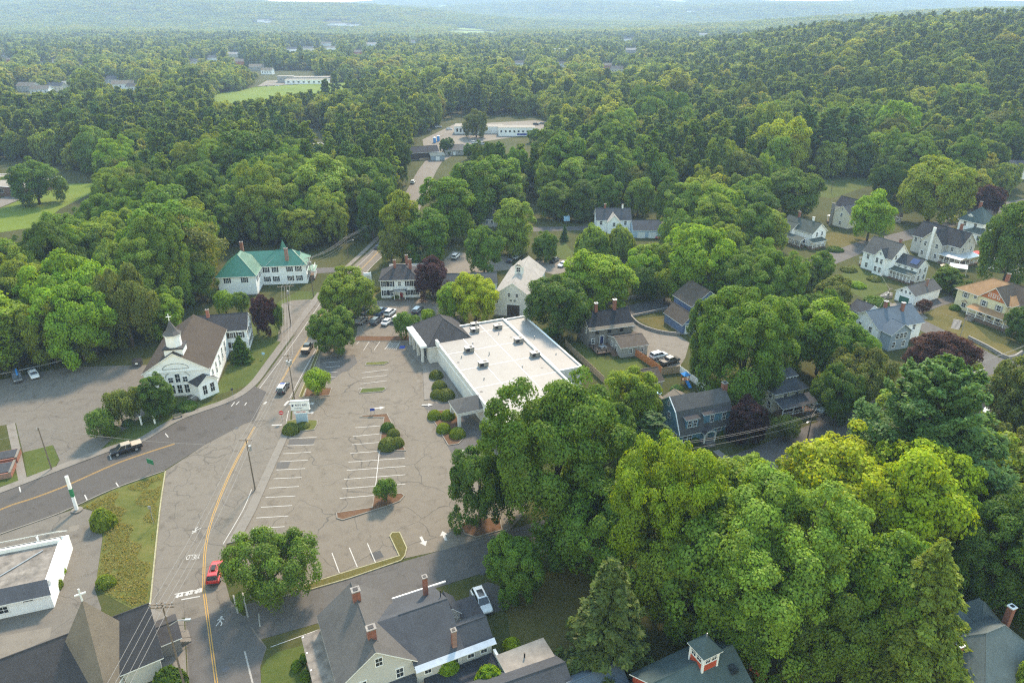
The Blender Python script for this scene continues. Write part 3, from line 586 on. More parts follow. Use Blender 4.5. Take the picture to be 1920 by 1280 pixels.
class House:
    def __init__(s, name, label, O, ang, cat='house', z=None):
        s.a = R(ang); s.O = O; s.e = thing(name, label, cat, (O[0], O[1], hz(O[0], O[1]) if z is None else z), s.a)
        s.foot = []
    def vol(s, x0, x1, y0, y1, h, kind='gable', axis='x', rise=2.5, wall='w_white', roof='sh_grey', over=0.35, z0=-0.3, th=0.16, trim='trim', base=True, lower=0.6):
        s.foot.append((x0, x1, y0, y1))
        fl = axis == 'y'
        A0, A1, B0, B1 = (y0, y1, x0, x1) if fl else (x0, x1, y0, y1)
        m = lambda a, b, z: (b, a, z) if fl else (a, b, z)
        Bm = (B0 + B1) / 2; half = (B1 - B0) / 2; o = over; sl = rise / half
        mb = MB()
        def face(vs):
            mb.add(vs, [tuple(range(len(vs)))])
        prof = [(B0, z0), (B0, h), (B1, h), (B1, z0)]
        if kind == 'gable': prof = [(B0, z0), (B0, h), (Bm, h + rise), (B1, h), (B1, z0)]
        if kind == 'gambrel': prof = [(B0, z0), (B0, h), (B0 + half * lower * 0.45, h + rise * 0.66), (Bm, h + rise), (B1 - half * lower * 0.45, h + rise * 0.66), (B1, h), (B1, z0)]
        if kind == 'shed': prof = [(B0, z0), (B0, h), (B1, h + rise), (B1, z0)]
        n = len(prof)
        vs = [m(A0, b, z) for b, z in prof] + [m(A1, b, z) for b, z in prof]
        fs = [tuple(range(n)), tuple(range(2 * n - 1, n - 1, -1)), (0, n, n + 1, 1), (n - 2, 2 * n - 2, 2 * n - 1, n - 1)]
        if fl: fs = [f[::-1] for f in fs]
        mb.add(vs, fs)
        wl_ = mb.obj('wall', [wall], s.e)
        if base:
            bb = MB().box(x0 - .04, x1 + .04, y0 - .04, y1 + .04, z0, 0.35); bb.obj('foundation', ['stone'], s.e)
        rb = MB(); e = h - o * sl + th
        if kind == 'gable':
            rv = [m(A0 - o, B0 - o, e), m(A1 + o, B0 - o, e), m(A1 + o, Bm, h + rise + th), m(A0 - o, Bm, h + rise + th), m(A0 - o, B1 + o, e), m(A1 + o, B1 + o, e)]
            rf = [(0, 1, 2, 3), (3, 2, 5, 4)]
        elif kind == 'hip':
            ins = half if (A1 - A0) > 2 * half else (A1 - A0) / 2
            rv = [m(A0 - o, B0 - o, e), m(A1 + o, B0 - o, e), m(A1 + o, B1 + o, e), m(A0 - o, B1 + o, e), m(A0 + ins, Bm, h + rise + th), m(A1 - ins + 1e-4, Bm, h + rise + th)]
            rf = [(0, 1, 5, 4), (1, 2, 5), (2, 3, 4, 5), (3, 0, 4)]
        elif kind == 'gambrel':
            k = half * lower * 0.45; zk = h + rise * 0.66 + th; sl2 = rise * .66 / k
            rv = []
            for a in (A0 - o, A1 + o): rv += [m(a, B0 - .25, h - .25 * sl2 + th), m(a, B0 + k, zk), m(a, Bm, h + rise + th), m(a, B1 - k, zk), m(a, B1 + .25, h - .25 * sl2 + th)]
            rf = [(i, i + 5, i + 6, i + 1) for i in range(4)]
        elif kind == 'shed':
            sl = rise / (B1 - B0)
            rv = [m(A0 - o, B0 - o, h - o * sl + th), m(A1 + o, B0 - o, h - o * sl + th), m(A1 + o, B1 + o * .3, h + rise + o * .3 * sl + th), m(A0 - o, B1 + o * .3, h + rise + o * .3 * sl + th)]
            rf = [(0, 1, 2, 3)]
        elif kind == 'flat':
            rv = [(x0 - o, y0 - o, h + th), (x1 + o, y0 - o, h + th), (x1 + o, y1 + o, h + th), (x0 - o, y1 + o, h + th)]; rf = [(0, 1, 2, 3)]
        P = [Vector(v) for v in rv]; rf2 = []
        for f in rf:
            nn = (P[f[1]] - P[f[0]]).cross(P[f[2]] - P[f[0]]); rf2.append(f if nn.z > 0 else f[::-1])
        rb.slab(rv, rf2, th, 0, 1); ro = rb.obj('roof', [roof, trim], s.e)
        if kind == 'hip':
            for a_, b_ in ((0, 4), (3, 4), (1, 5), (2, 5)): MB().tube(rv[a_], rv[b_], 0.08, n=5).obj('hip_cap', [roof], ro)
        if kind == 'hip' or kind == 'gable':   # ridge cap
            r0, r1 = (rv[3], rv[2]) if kind == 'gable' else (rv[4], rv[5])
            if (Vector(r0) - Vector(r1)).length > 1.0: MB().tube(r0, r1, 0.09, n=6).obj('ridge_cap', [roof], ro)
        return wl_
    def win(s, face, c, ps, z, w=0.85, h=1.45, shut=None, trim='trim'):
        fr, pn = win_mesh(w, h, trim)
        for p in (ps if isinstance(ps, (list, tuple)) else [ps]):
            l = {'f': (p, c, z), 'b': (p, c, z), 'l': (c, p, z), 'r': (c, p, z)}[face]
            o = link('window', fr, s.e, l, FACE[face]); link('pane', pn, o)
            if shut:
                k = (shut, h, w)
                if k not in SHUT: SHUT[k] = MB().box(-.2, .2, -.06, -.003, -h / 2 - .05, h / 2 + .05).mesh('shutter', [shut])
                for sg in (-1, 1): link('shutter', SHUT[k], o, (sg * (w / 2 + .33), 0, 0))
    def door(s, face, c, p, w=1.0, h=2.1, mat='door_white', z=0.05, name='door'):
        l = {'f': (p, c, z), 'b': (p, c, z), 'l': (c, p, z), 'r': (c, p, z)}[face]
        mb = MB()
        for b in ((-w / 2 - .12, -w / 2, 0, h), (w / 2, w / 2 + .12, 0, h), (-w / 2 - .12, w / 2 + .12, h, h + .14)): mb.box(b[0], b[1], -.10, 0, b[2], b[3], 1)
        mb.box(-w / 2, w / 2, -.05, -.004, 0, h, 0)
        nb = max(2, int(h / .55))
        for i in range(nb): mb.box(-w / 2 + .1, w / 2 - .1, -.065, -.05, h * i / nb + .08, h * (i + 1) / nb - .05, 0)
        return mb.obj(name, [mat, 'trim'], s.e, l, FACE[face])
    def chimney(s, x, y, z0, z1, w=0.7, d=0.6, mat='brick', cap='stone'):
        mb = MB().box(x - w / 2, x + w / 2, y - d / 2, y + d / 2, z0, z1, 0).box(x - w / 2 - .08, x + w / 2 + .08, y - d / 2 - .08, y + d / 2 + .08, z1, z1 + .15, 1)
        mb.box(x - w * .3, x + w * .3, y - d * .3, y + d * .3, z1 + .15, z1 + .22, 2)
        return mb.obj('chimney', [mat, cap, 'black'], s.e)
    def porch(s, x0, x1, y0, y1, h=2.9, rise=.6, high='b', posts=4, roof='sh_grey', wall='trim', floor=.6, rail=True, over=.3):
        """roof slab higher on side `high`, a floor and posts along the open sides"""
        zf = {'f': (h + rise, h + rise, h, h), 'b': (h, h, h + rise, h + rise), 'l': (h + rise, h, h, h + rise), 'r': (h, h + rise, h + rise, h), 'n': (h, h, h, h)}[high]
        o = over
        c = [(x0 - (o if high != 'l' else 0), y0 - (o if high != 'f' else 0)), (x1 + (o if high != 'r' else 0), y0 - (o if high != 'f' else 0)), (x1 + (o if high != 'r' else 0), y1 + (o if high != 'b' else 0)), (x0 - (o if high != 'l' else 0), y1 + (o if high != 'b' else 0))]
        MB().slab([(a[0], a[1], z + .12) for a, z in zip(c, zf)], [(0, 1, 2, 3)], .2, 0, 1).obj('porch_roof', [roof, 'trim'], s.e)
        MB().box(x0, x1, y0, y1, -.2, floor).obj('porch_floor', ['wood_deck' if wall == 'trim' else wall], s.e)
        pm = MB().box(-.09, .09, -.09, .09, 0, h - floor).box(-.13, .13, -.13, .13, h - floor - .2, h - floor).mesh('porch_post', ['trim'])
        pts = []
        if high in 'bn': pts += [(x0 + .1 + (x1 - x0 - .2) * i / (posts - 1), y0 + .1) for i in range(posts)]
        if high == 'f': pts += [(x0 + .1 + (x1 - x0 - .2) * i / (posts - 1), y1 - .1) for i in range(posts)]
        if high == 'l': pts += [(x1 - .1, y0 + .1 + (y1 - y0 - .2) * i / (posts - 1)) for i in range(posts)]
        if high == 'r': pts += [(x0 + .1, y0 + .1 + (y1 - y0 - .2) * i / (posts - 1)) for i in range(posts)]
        for q in pts: link('porch_post', pm, s.e, (q[0], q[1], floor))
        if rail:
            mb = MB()
            for i in range(len(pts) - 1):
                a, b = pts[i], pts[i + 1]
                for z in (.25, .9): mb.tube((a[0], a[1], floor + z), (b[0], b[1], floor + z), .05, n=4)
                for k in range(1, 8):
                    t = k / 8; q = (a[0] + (b[0] - a[0]) * t, a[1] + (b[1] - a[1]) * t); mb.tube((q[0], q[1], floor + .25), (q[0], q[1], floor + .9), .025, n=4, cap=False)
            mb.obj('railing', ['trim'], s.e)
    def steps(s, x, y, w, n=4, face='f', mat='concrete', rise=.17, run=.32):
        mb = MB()
        for i in range(n):
            z = rise * (n - i)
            if face == 'f': mb.box(x - w / 2, x + w / 2, y - run * (i + 1), y - run * i, -.1, z)
            elif face == 'r': mb.box(x + run * i, x + run * (i + 1), y - w / 2, y + w / 2, -.1, z)
            else: mb.box(x - run * (i + 1), x - run * i, y - w / 2, y + w / 2, -.1, z)
        return mb.obj('steps', [mat], s.e)
    def dormer(s, x, y, z, w, d, h, face='f', rise=.8, wall='w_white', roof='sh_grey', nwin=1, shed=False):
        """gabled dormer whose front stands at (x,y); runs back by d"""
        e = link('dormer', None, s.e, (x, y, z), FACE[face])
        mb = MB()
        if shed:
            mb.add([(-w / 2, 0, 0), (w / 2, 0, 0), (w / 2, 0, h), (-w / 2, 0, h), (-w / 2, d, 0), (w / 2, d, 0), (w / 2, d, h + rise), (-w / 2, d, h + rise)], [(0, 1, 2, 3), (1, 5, 6, 2), (4, 0, 3, 7)])
            MB().slab([(-w / 2 - .2, -.25, h), (w / 2 + .2, -.25, h), (w / 2 + .2, d, h + rise + .12), (-w / 2 - .2, d, h + rise + .12)], [(0, 1, 2, 3)], .14, 0, 1).obj('dormer_roof', [roof, 'trim'], e)
        else:
            mb.add([(-w / 2, 0, 0), (w / 2, 0, 0), (w / 2, 0, h), (0, 0, h + rise), (-w / 2, 0, h), (-w / 2, d, 0), (w / 2, d, 0), (w / 2, d, h), (-w / 2, d, h)], [(0, 1, 2, 3, 4), (1, 6, 7, 2), (5, 0, 4, 8)])
            k = rise / (w / 2) * .2
            MB().slab([(-w / 2 - .2, -.25, h - k + .12), (0, -.25, h + rise + .12), (w / 2 + .2, -.25, h - k + .12), (-w / 2 - .2, d, h - k + .12), (0, d, h + rise + .12), (w / 2 + .2, d, h - k + .12)], [(1, 0, 3, 4), (2, 1, 4, 5)], .14, 0, 1).obj('dormer_roof', [roof, 'trim'], e)
        mb.obj('dormer_wall', [wall], e)
        fr, pn = win_mesh(min(.75, w / nwin * .6), h * .6, 'trim')
        for i in range(nwin):
            xx = (i - (nwin - 1) / 2) * w / nwin * .85
            o = link('dormer_window', fr, e, (xx, 0, h * .52)); 
        pm = MB()
        ww = min(.75, w / nwin * .6)
        for i in range(nwin):
            xx = (i - (nwin - 1) / 2) * w / nwin * .85; pm.box(xx - ww / 2, xx + ww / 2, -.04, -.004, h * .52 - h * .3, h * .52 + h * .3)
        pm.obj('dormer_pane', ['glass'], e)
    def mesh(s, name, mb, mats): return mb.obj(name, mats, s.e)
HOUSES = []
def house(*a, **k):
    h = House(*a, **k); HOUSES.append(h); return h

# ---- flat roofed store
st = house('store', 'large grey store with white flat roof and dark hipped entrance tower', T(1, 2, 1370, 25, 5.5), 23, 'store')
def flatroof(h, x0, x1, y0, y1, z, wall, roof, par=.45, cap='white_metal'):
    h.foot.append((x0, x1, y0, y1))
    MB().box(x0, x1, y0, y1, -.3, z - .25).obj('wall', [wall], h.e)
    mb = MB(); t = .3
    for b in ((x0, x1, y0, y0 + t), (x0, x1, y1 - t, y1), (x0, x0 + t, y0 + t, y1 - t), (x1 - t, x1, y0 + t, y1 - t)): mb.box(b[0], b[1], b[2], b[3], z - .25, z + par - .05)
    mb.obj('parapet', [wall], h.e)
    mb = MB(); t = .36; k = .03
    for b in ((x0 - k, x1 + k, y0 - k, y0 + t), (x0 - k, x1 + k, y1 - t, y1 + k), (x0 - k, x0 + t, y0 + t, y1 - t), (x1 - t, x1 + k, y0 + t, y1 - t)): mb.box(b[0], b[1], b[2], b[3], z + par - .05, z + par + .03)
    mb.obj('parapet_cap', [cap], h.e)
    MB().box(x0 + .3, x1 - .3, y0 + .3, y1 - .3, z - .25, z).obj('flat_roof', [roof], h.e)
flatroof(st, 0, 20.5, -41, 9, 5.1, 'stucco', 'roof_white', .4)
flatroof(st, 20.53, 26.5, -23.3, 8.7, 5.1, 'stucco', 'roof_white', .3)
for yy in (-32, -23, -14, -5, 4): st.mesh('roof_seam', MB().box(.4, 20.1, yy - .06, yy + .06, 5.1, 5.125), ['trim'])
for xx in (6.8, 13.6): st.mesh('roof_seam', MB().box(xx - .06, xx + .06, -40.5, 8.5, 5.126, 5.145), ['trim'])
[st.mesh('roof_vent', MB().tube((x_, y_, 5.1), (x_, y_, 5.1 + h_), .12, n=8), ['grey_metal']) for x_, y_, h_ in ((3, -8, .6), (9.5, -9, .8), (14, -18, .5), (16, 1, .7), (4, -20, .6), (11, -25, .6), (23, -5, .7), (24, -15, .5), (8, -2, .5))]
[st.mesh('roof_drain', MB().tube((x_, y_, 5.1), (x_, y_, 5.13), .3, n=10), ['dark_metal']) for x_, y_ in ((1.5, -10), (1.5, -25), (18, -20), (18, -2))]
st.vol(-1.9, 9.0, 1.6, 15.4, 4.9, 'hip', 'y', 4.0, 'stucco', 'sh_charcoal', .55, base=False)
st.mesh('wall_band', MB().box(-.06, -.005, -40.9, 1.5, 3.7, 4.05), ['trim'])
st.mesh('roof_brace', MB().box(-.35, .15, -.3, 1.5, 4.9, 6.3), ['trim'])
for yy in (3.2, 7.0, 10.8, 14.0): st.mesh('column', MB().box(-3.6, -3.0, yy - .3, yy + .3, 0, 4.3), ['stucco'])
st.mesh('entrance_canopy', MB().box(-3.9, -1.95, 2.2, 15.0, 4.2, 4.75), ['white_metal'])
st.mesh('storefront_glass', MB().box(-1.98, -1.92, 4.2, 13.2, .4, 3.5), ['glass'])
for yy in (4.2, 6.0, 7.8, 9.6, 11.4, 13.2): st.mesh('storefront_mullion', MB().box(-2.05, -1.985, yy - .06, yy + .06, .2, 3.6), ['silver'])
# drive through canopy
mb = MB(); zc = 4.0
mb.slab([(-5.7, -30.0, zc), (.15, -30.0, zc), (.15, -24.0, zc), (-5.7, -24.0, zc), (-2.8, -27.0, zc + 1.7), (.15, -27.0, zc + 1.7)], [(0, 1, 5, 4), (2, 3, 4, 5), (3, 0, 4)], .12, 0, 1)
st.mesh('canopy_roof', mb, ['sh_grey', 'trim'])
st.mesh('canopy_fascia', MB().box(-5.5, -.02, -29.8, -24.2, 3.2, 3.85), ['stucco'])
for yy in (-29.4, -24.6): st.mesh('canopy_column', MB().box(-5.4, -4.8, yy - .3, yy + .3, 0, 3.2), ['stucco'])
for i, (x, y, s_) in enumerate([(5.8, -5.5, 1), (6.1, -14.0, 1), (6.5, -28.3, 1), (19.0, -14.0, 1), (18.6, -5.4, 1), (10.9, 4.5, .95), (17.0, 4.2, .95), (12.0, 7.6, .9)]):
    c = Matrix.Rotation(st.a, 2) @ Vector((x, y)); p = st.O + c
    lab = ['rooftop unit on the store roof nearest the grey tower', 'rooftop unit above the round shrubs of the store wall', 'rooftop unit half behind the big green tree', 'rooftop unit near the stepped right edge of the store roof', 'rooftop unit beside the dark round tree on the store roof', 'rooftop unit just right of the dark hipped tower', 'grey rooftop unit farthest back and right of two by the barn', 'small rooftop unit at the back edge of the store roof'][i]
    t = thing('rooftop_unit', lab, 'air conditioner', (p.x, p.y, 5.1), st.a, 'rooftop units on the store')
    MB().box(-1.05 * s_, 1.05 * s_, -.7 * s_, .7 * s_, .18, 1.15 * s_).obj('housing', ['roof_gravel'], t)
    MB().box(-1.1 * s_, 1.1 * s_, -.75 * s_, .75 * s_, 1.15 * s_, 1.22 * s_).obj('lid', ['grey_metal'], t)
    MB().box(-1.0, 1.0, -.6, .6, 0, .18).obj('roof_curb', ['roof_white'], t)
    MB().box(-.95 * s_, -.1, -.72 * s_, -.705 * s_, .3, 1.0).obj('grille', ['black'], t)
    MB().tube((.45 * s_, 0, 1.22 * s_), (.45 * s_, 0, 1.32 * s_), .42 * s_, n=12).obj('fan', ['dark_metal'], t)

# ---- shingled church at the lower left
A = T(0, 3, 0, 1100, 8); bl = house('shingled_church', 'grey shingled church with long roof, pointed centre and small cross', A, 33, 'church')
bl.vol(-8, 7.5, -5.2, 5.2, 3.6, 'gable', 'x', 4.2, 'w_ltgrey', 'sh_charcoal', .5); bl.vol(11.6, 15.8, -5.0, 5.0, 3.6, 'gable', 'x', 4.2, 'w_ltgrey', 'sh_charcoal', .5, base=False)
mb = MB(); ax, ay, r = 9.6, -.6, 7.3
cs = [(ax, ay - r, 2.9), (ax + r * .78, ay, 2.9), (ax, ay + r, 2.9), (ax - r * .78, ay, 2.9), (ax, ay, 12.6)]
mb.slab(cs, [(0, 1, 4), (1, 2, 4), (2, 3, 4), (3, 0, 4)], .2, 0, 1); bl.mesh('spire_roof', mb, ['sh_tan', 'trim'])
bl.mesh('spire_wall', MB().add([(ax, ay - r + .7, -.2), (ax + r * .78 - .6, ay, -.2), (ax, ay + r - .7, -.2), (ax - r * .78 + .6, ay, -.2), (ax, ay - r + .7, 3), (ax + r * .78 - .6, ay, 3), (ax, ay + r - .7, 3), (ax - r * .78 + .6, ay, 3)], [(0, 1, 5, 4), (1, 2, 6, 5), (2, 3, 7, 6), (3, 0, 4, 7)]), ['w_ltgrey'])
bl.mesh('cross', MB().box(ax - .09, ax + .09, ay - .09, ay + .09, 12.5, 14.4).box(ax - .6, ax + .6, ay - .08, ay + .08, 13.5, 13.68), ['white_metal'])
bl.win('r', 15.8, [-3, 3], 2.2); bl.door('r', 15.8, 0, 1.6, 2.3, 'door_brown'); bl.win('f', -5.2, [-6, -3, 0, 3], 2.0, 1.0, 1.6)
bl.vol(16.1, 18.6, -2.2, 2.2, 2.5, 'gable', 'x', .9, 'w_taupe', 'sh_charcoal', .3, base=False); bl.steps(18.6, 0, 2.4, 4, 'r'); [bl.mesh('entry_rail', MB().path([(18.7, y_, 1.5), (20.0, y_, .9)], .04), ['black']) for y_ in (1.3, -1.3)]

# ---- low white building at the left edge
wf = house('flat_office', 'low white flat roofed building with grey shingled mansard bands', T(0, 3, 0, 690, 2.8), 19, 'building')
wf.foot.append((-14, 6.2, 0, 14))
wf.mesh('wall', MB().box(-14, 6.0, 0.3, 13.4, -.3, 2.75), ['w_white']); wf.mesh('flat_roof', MB().box(-13.5, 5.3, 1.9, 11.0, 2.75, 3.35), ['roof_membrane'])
wf.mesh('mansard', MB().slab([(-14.4, -.2, 2.75), (6.3, -.2, 2.75), (5.6, 2.0, 3.9), (-14.4, 2.0, 3.9)], [(0, 1, 2, 3)], .15, 0, 1), ['sh_slate', 'trim'])
wf.mesh('mansard', MB().slab([(-14.4, 13.8, 3.4), (5.9, 13.8, 3.4), (5.3, 12.2, 4.7), (-14.4, 12.2, 4.7)], [(1, 0, 3, 2)], .15, 0, 1), ['sh_slate', 'trim'])
wf.mesh('roof_band', MB().box(-14, 5.5, 10.9, 11.3, 3.35, 4.0), ['trim']); wf.mesh('roof_deck', MB().box(-14, 5.3, 11.3, 12.2, 2.8, 3.5), ['roof_dark'])
wf.mesh('right_parapet', MB().box(5.3, 5.95, 2.0, 11.0, 2.75, 3.7), ['w_white']); wf.mesh('roof_pipe', MB().tube((-4, 3.0, 3.45), (3.4, 9.6, 3.5), .09), ['grey_metal']); wf.mesh('roof_vent', MB().tube((2.4, 11.8, 3.4), (2.4, 11.8, 4.6), .16), ['white_metal'])
wf.win('f', .3, [-8, -5.2, -2.0, .0], 1.5, 1.1, 1.1); wf.mesh('wall_vent', MB().box(2.6, 3.8, .22, .3, 2.1, 2.35), ['dark_metal'])

# ---- grey cross gabled house at the bottom
gh = house('grey_house', 'large light grey cross gabled house with four brick chimneys', T(1, 3, 840, 830, 8), 25)
gh.vol(-5.1, 4.1, -5.6, 6.2, 5.5, 'gable', 'y', 3.6, 'w_ltgrey', 'sh_grey', .35)
gh.vol(4.12, 10.2, -6.2, 5.4, 4.9, 'gable', 'x', 3.0, 'w_ltgrey', 'sh_slate', .3, base=False)
mb = MB(); mb.slab([(4.1, -.4, 8.05), (-.4, -.4, 8.05), (3.9, 4.9, 5.45), (3.9, -5.7, 5.45)], [(0, 2, 1), (0, 1, 3)], .1, 0, 0); gh.mesh('valley_roof', mb, ['sh_slate'])
gh.vol(10.22, 14.3, -6.1, -1.6, 4.6, 'gable', 'x', 1.7, 'w_ltgrey', 'sh_slate', .25, base=False)
gh.mesh('metal_eave', MB().slab([(3.9, -7.1, 4.75), (14.6, -7.1, 4.75), (14.6, -6.35, 5.1), (3.9, -6.35, 5.1)], [(0, 1, 2, 3)], .07), ['roof_metal_grey', 'trim'])
gh.vol(10.22, 12.5, .6, 3.6, 3.9, 'gable', 'y', 1.2, 'w_ltgrey', 'sh_slate', .25, base=False)
gh.mesh('flat_extension', MB().box(12.52, 15.6, -1.0, 3.4, 0, 2.9), ['w_ltgrey']); gh.mesh('flat_roof', MB().box(12.5, 15.7, -1.1, 3.5, 2.9, 3.05), ['roof_dark'])
gh.mesh('gutter', MB().box(4.6, 12.4, 5.75, 5.95, 4.75, 4.95), ['trim'])
gh.mesh('porch_roof', MB().slab([(-7.8, -9, 3.1), (-5.15, -9, 3.4), (-5.15, 6.2, 3.4), (-7.8, 6.2, 3.1)], [(0, 1, 2, 3)], .2, 0, 1), ['roof_membrane', 'trim'])
pm = MB().box(-.1, .1, -.1, .1, 0, 2.95).mesh('porch_post', ['trim'])
for yy in (-8.5, -5.5, -2.6, .3, 3.2, 6.0): link('porch_post', pm, gh.e, (-7.6, yy, .2))
gh.mesh('porch_floor', MB().box(-7.8, -5.15, -9, 6.2, -.2, .3), ['wood_deck'])
gh.chimney(-.5, 3.5, 8.0, 10.6, 1.0, .9); gh.chimney(-.3, -3.3, 8.0, 10.5, 1.05, .85); gh.chimney(8.7, 3.4, 5.8, 9.2, .6, .6); gh.chimney(9.4, -5.6, 5.2, 7.9, .6, .55)
for x, y in ((-.5, 3.5), (-.3, -3.3)): gh.mesh('chimney_flashing', MB().box(x - .62, x + .62, y - .6, y + .6, 8.1, 8.75), ['dark_metal'])
for x, z in ((10.0, 8.1), (9.9, 7.0)): gh.mesh('vent_pipe', MB().tube((x, .9 if z > 8 else -1, 7), (x, .9 if z > 8 else -1, z + .5), .07), ['black'])
gh.win('f', -5.6, [-.2], 7.2, .8, 1.2); gh.win('f', -5.6, [-2.4, 2.2], 4.2, .85, 1.4); gh.win('f', -5.6, [-2.6, -.2], 1.7); gh.win('f', -6.2, [5.6, 9.2], 3.7, .8, 1.2); gh.win('f', -6.1, [11.4, 13.2], 3.5, .8, 1.25); gh.win('f', -6.1, [12], 1.4); gh.win('l', -5.1, [-4, -1, 2, 5], 4.4)
gh.mesh('wing_step_roof', MB().slab([(-.6, -8.2, 2.5), (4.0, -8.2, 2.5), (4.0, -5.65, 3.2), (-.6, -5.65, 3.2)], [(0, 1, 2, 3)], .15, 0, 1), ['sh_slate', 'trim']); gh.mesh('wing_step_wall', MB().box(-.4, 3.8, -7.9, -5.62, -.2, 2.5), ['w_ltgrey'])
gh.mesh('rear_terrace', MB().box(5, 14.4, -11, -6.25, 0, 2.4), ['roof_dark']); gh.mesh('terrace_rail', MB().box(14.4, 14.75, -11, -6.3, 0, 3.0), ['trim'])
gh.mesh('porch_shrub_edge', MB().box(-8.6, -7.9, -6, 1, 0, .1), ['mulch'])

# ---- flat shed and slate gables at the bottom
fs_ = house('flat_annex', 'weathered flat roofed annex beside the slate gables', T(2, 3, 0, 1030, 4), 25, 'building')
fs_.vol(-2.0, 4.4, -4.6, 0, 3.7, 'flat', wall='w_ltgrey', roof='roof_gravel', over=.2); fs_.mesh('vent_pipe', MB().tube((1, -1.6, 3.7), (1, -1.6, 4.6), .1), ['black']); fs_.win('r', 4.4, [-2.2], 2)
g1 = house('slate_gable_house', 'pale gabled house end with slate grey roof behind the annex', T(2, 3, 0, 1270, 5.2), 22)
g1.vol(-5, 6.8, -3.0, 3.0, 3.4, 'gable', 'x', 1.9, 'w_ltgrey', 'sh_slate', .3); g1.win('r', 6.8, [-1.2, 1.2], 2.0)
g2 = house('slate_shed', 'small slate roofed outbuilding touching the red barn yard', T(2, 3, 460, 1250, 4.5), 26, 'shed')
g2.vol(-.6, 6.2, -3.2, 2.4, 2.7, 'gable', 'x', 1.8, 'w_ltgrey', 'sh_blue', .3); g2.door('r', 6.2, -.5, 1.0, 2.0, 'door_white')

# ---- red barn with cupola
rbn = house('red_barn', 'red barn with teal roof and windowed cupola', T(2, 3, 1230, 1210, 7), 27, 'barn')
rbn.vol(-3.4, 8.4, -3.6, 3.6, 4.9, 'gable', 'x', 2.3, 'w_red', 'sh_teal', .35)
rbn.vol(-6.2, -3.42, -3.0, 3.4, 3.6, 'gable', 'x', 1.6, 'w_red', 'sh_teal', .3, base=False)
c0 = (4.2, .1); rbn.mesh('cupola_wall', MB().box(c0[0] - 1.15, c0[0] + 1.15, c0[1] - 1.15, c0[1] + 1.15, 6.2, 9.2), ['w_red'])
rbn.mesh('cupola_corner', MB().box(c0[0] - 1.24, c0[0] - 1.0, c0[1] - 1.24, c0[1] - 1.0, 6.2, 9.2).box(c0[0] + 1.0, c0[0] + 1.24, c0[1] - 1.24, c0[1] - 1.0, 6.2, 9.2).box(c0[0] - 1.24, c0[0] - 1.0, c0[1] + 1.0, c0[1] + 1.24, 6.2, 9.2).box(c0[0] + 1.0, c0[0] + 1.24, c0[1] + 1.0, c0[1] + 1.24, 6.2, 9.2), ['trim'])
mb = MB(); k = 1.5; mb.slab([(c0[0] - k, c0[1] - k, 9.2), (c0[0] + k, c0[1] - k, 9.2), (c0[0] + k, c0[1] + k, 9.2), (c0[0] - k, c0[1] + k, 9.2), (c0[0], c0[1], 10.9)], [(0, 1, 4), (1, 2, 4), (2, 3, 4), (3, 0, 4)], .12, 0, 1); rbn.mesh('cupola_roof', mb, ['sh_teal', 'trim'])
rbn.mesh('finial', MB().tube((c0[0], c0[1], 10.8), (c0[0], c0[1], 11.4), .07), ['grey_metal'])
rbn.win('f', c0[1] - 1.15, [c0[0] - .48, c0[0] + .48], 8.45, .7, .9); rbn.win('l', c0[0] - 1.15, [c0[1] - .48, c0[1] + .48], 8.45, .7, .9); rbn.win('f', -3.6, [0, 5], 2.5); rbn.mesh('skylight', MB().box(6.6, 7.5, -2.6, -1.6, 5.9, 6.45), ['glass'])

# ---- teal hip roofed house, lower right
th = house('teal_hip_house', 'house with teal shingled hip roofs and two brick chimneys', T(3, 3, 1690, 890, 9), 22)
th.vol(-5.2, 5.9, -3.9, 3.9, 5.4, 'hip', 'x', 3.6, 'w_bluegrey', 'sh_blgrey', .5); th.vol(-.6, 3.2, 3.4, 7.6, 5.2, 'hip', 'y', 2.3, 'w_bluegrey', 'sh_blgrey', .4, base=False); th.vol(3.4, 6.6, 3.0, 6.8, 5.2, 'hip', 'y', 2.3, 'w_bluegrey', 'sh_blgrey', .4, base=False); th.vol(1.6, 6.2, -7.2, -3.2, 5.2, 'gable', 'y', 2.2, 'w_bluegrey', 'sh_blgrey', .4, base=False)
th.chimney(-5.0, .4, 0, 8.3, .75, .7, cap='white_metal'); th.chimney(5.9, 1.8, 5, 9.0, .75, .7, cap='white_metal'); th.win('f', -3.9, [-3, -1], 4.0); th.win('l', -5.2, [-2.4, 2.4], 3.8)
sd = house('garden_shed', 'pale shed half hidden under the olive hemlock', W(1540, 1262), 24, 'shed')
sd.vol(0, 7.5, 0, 4.5, 2.5, 'gable', 'x', 1.3, 'w_ltgrey', 'sh_pale', .3); sd.door('f', 0, 2, 1.6, 1.9, 'door_white')
sd2 = house('carport', 'pale metal roofed carport behind the teal roofed house', W(1690, 1285), 24, 'carport')
sd2.vol(0, 6, 0, 5, 2.4, 'gable', 'x', 1.0, 'w_ltgrey', 'roof_metal_grey', .3)

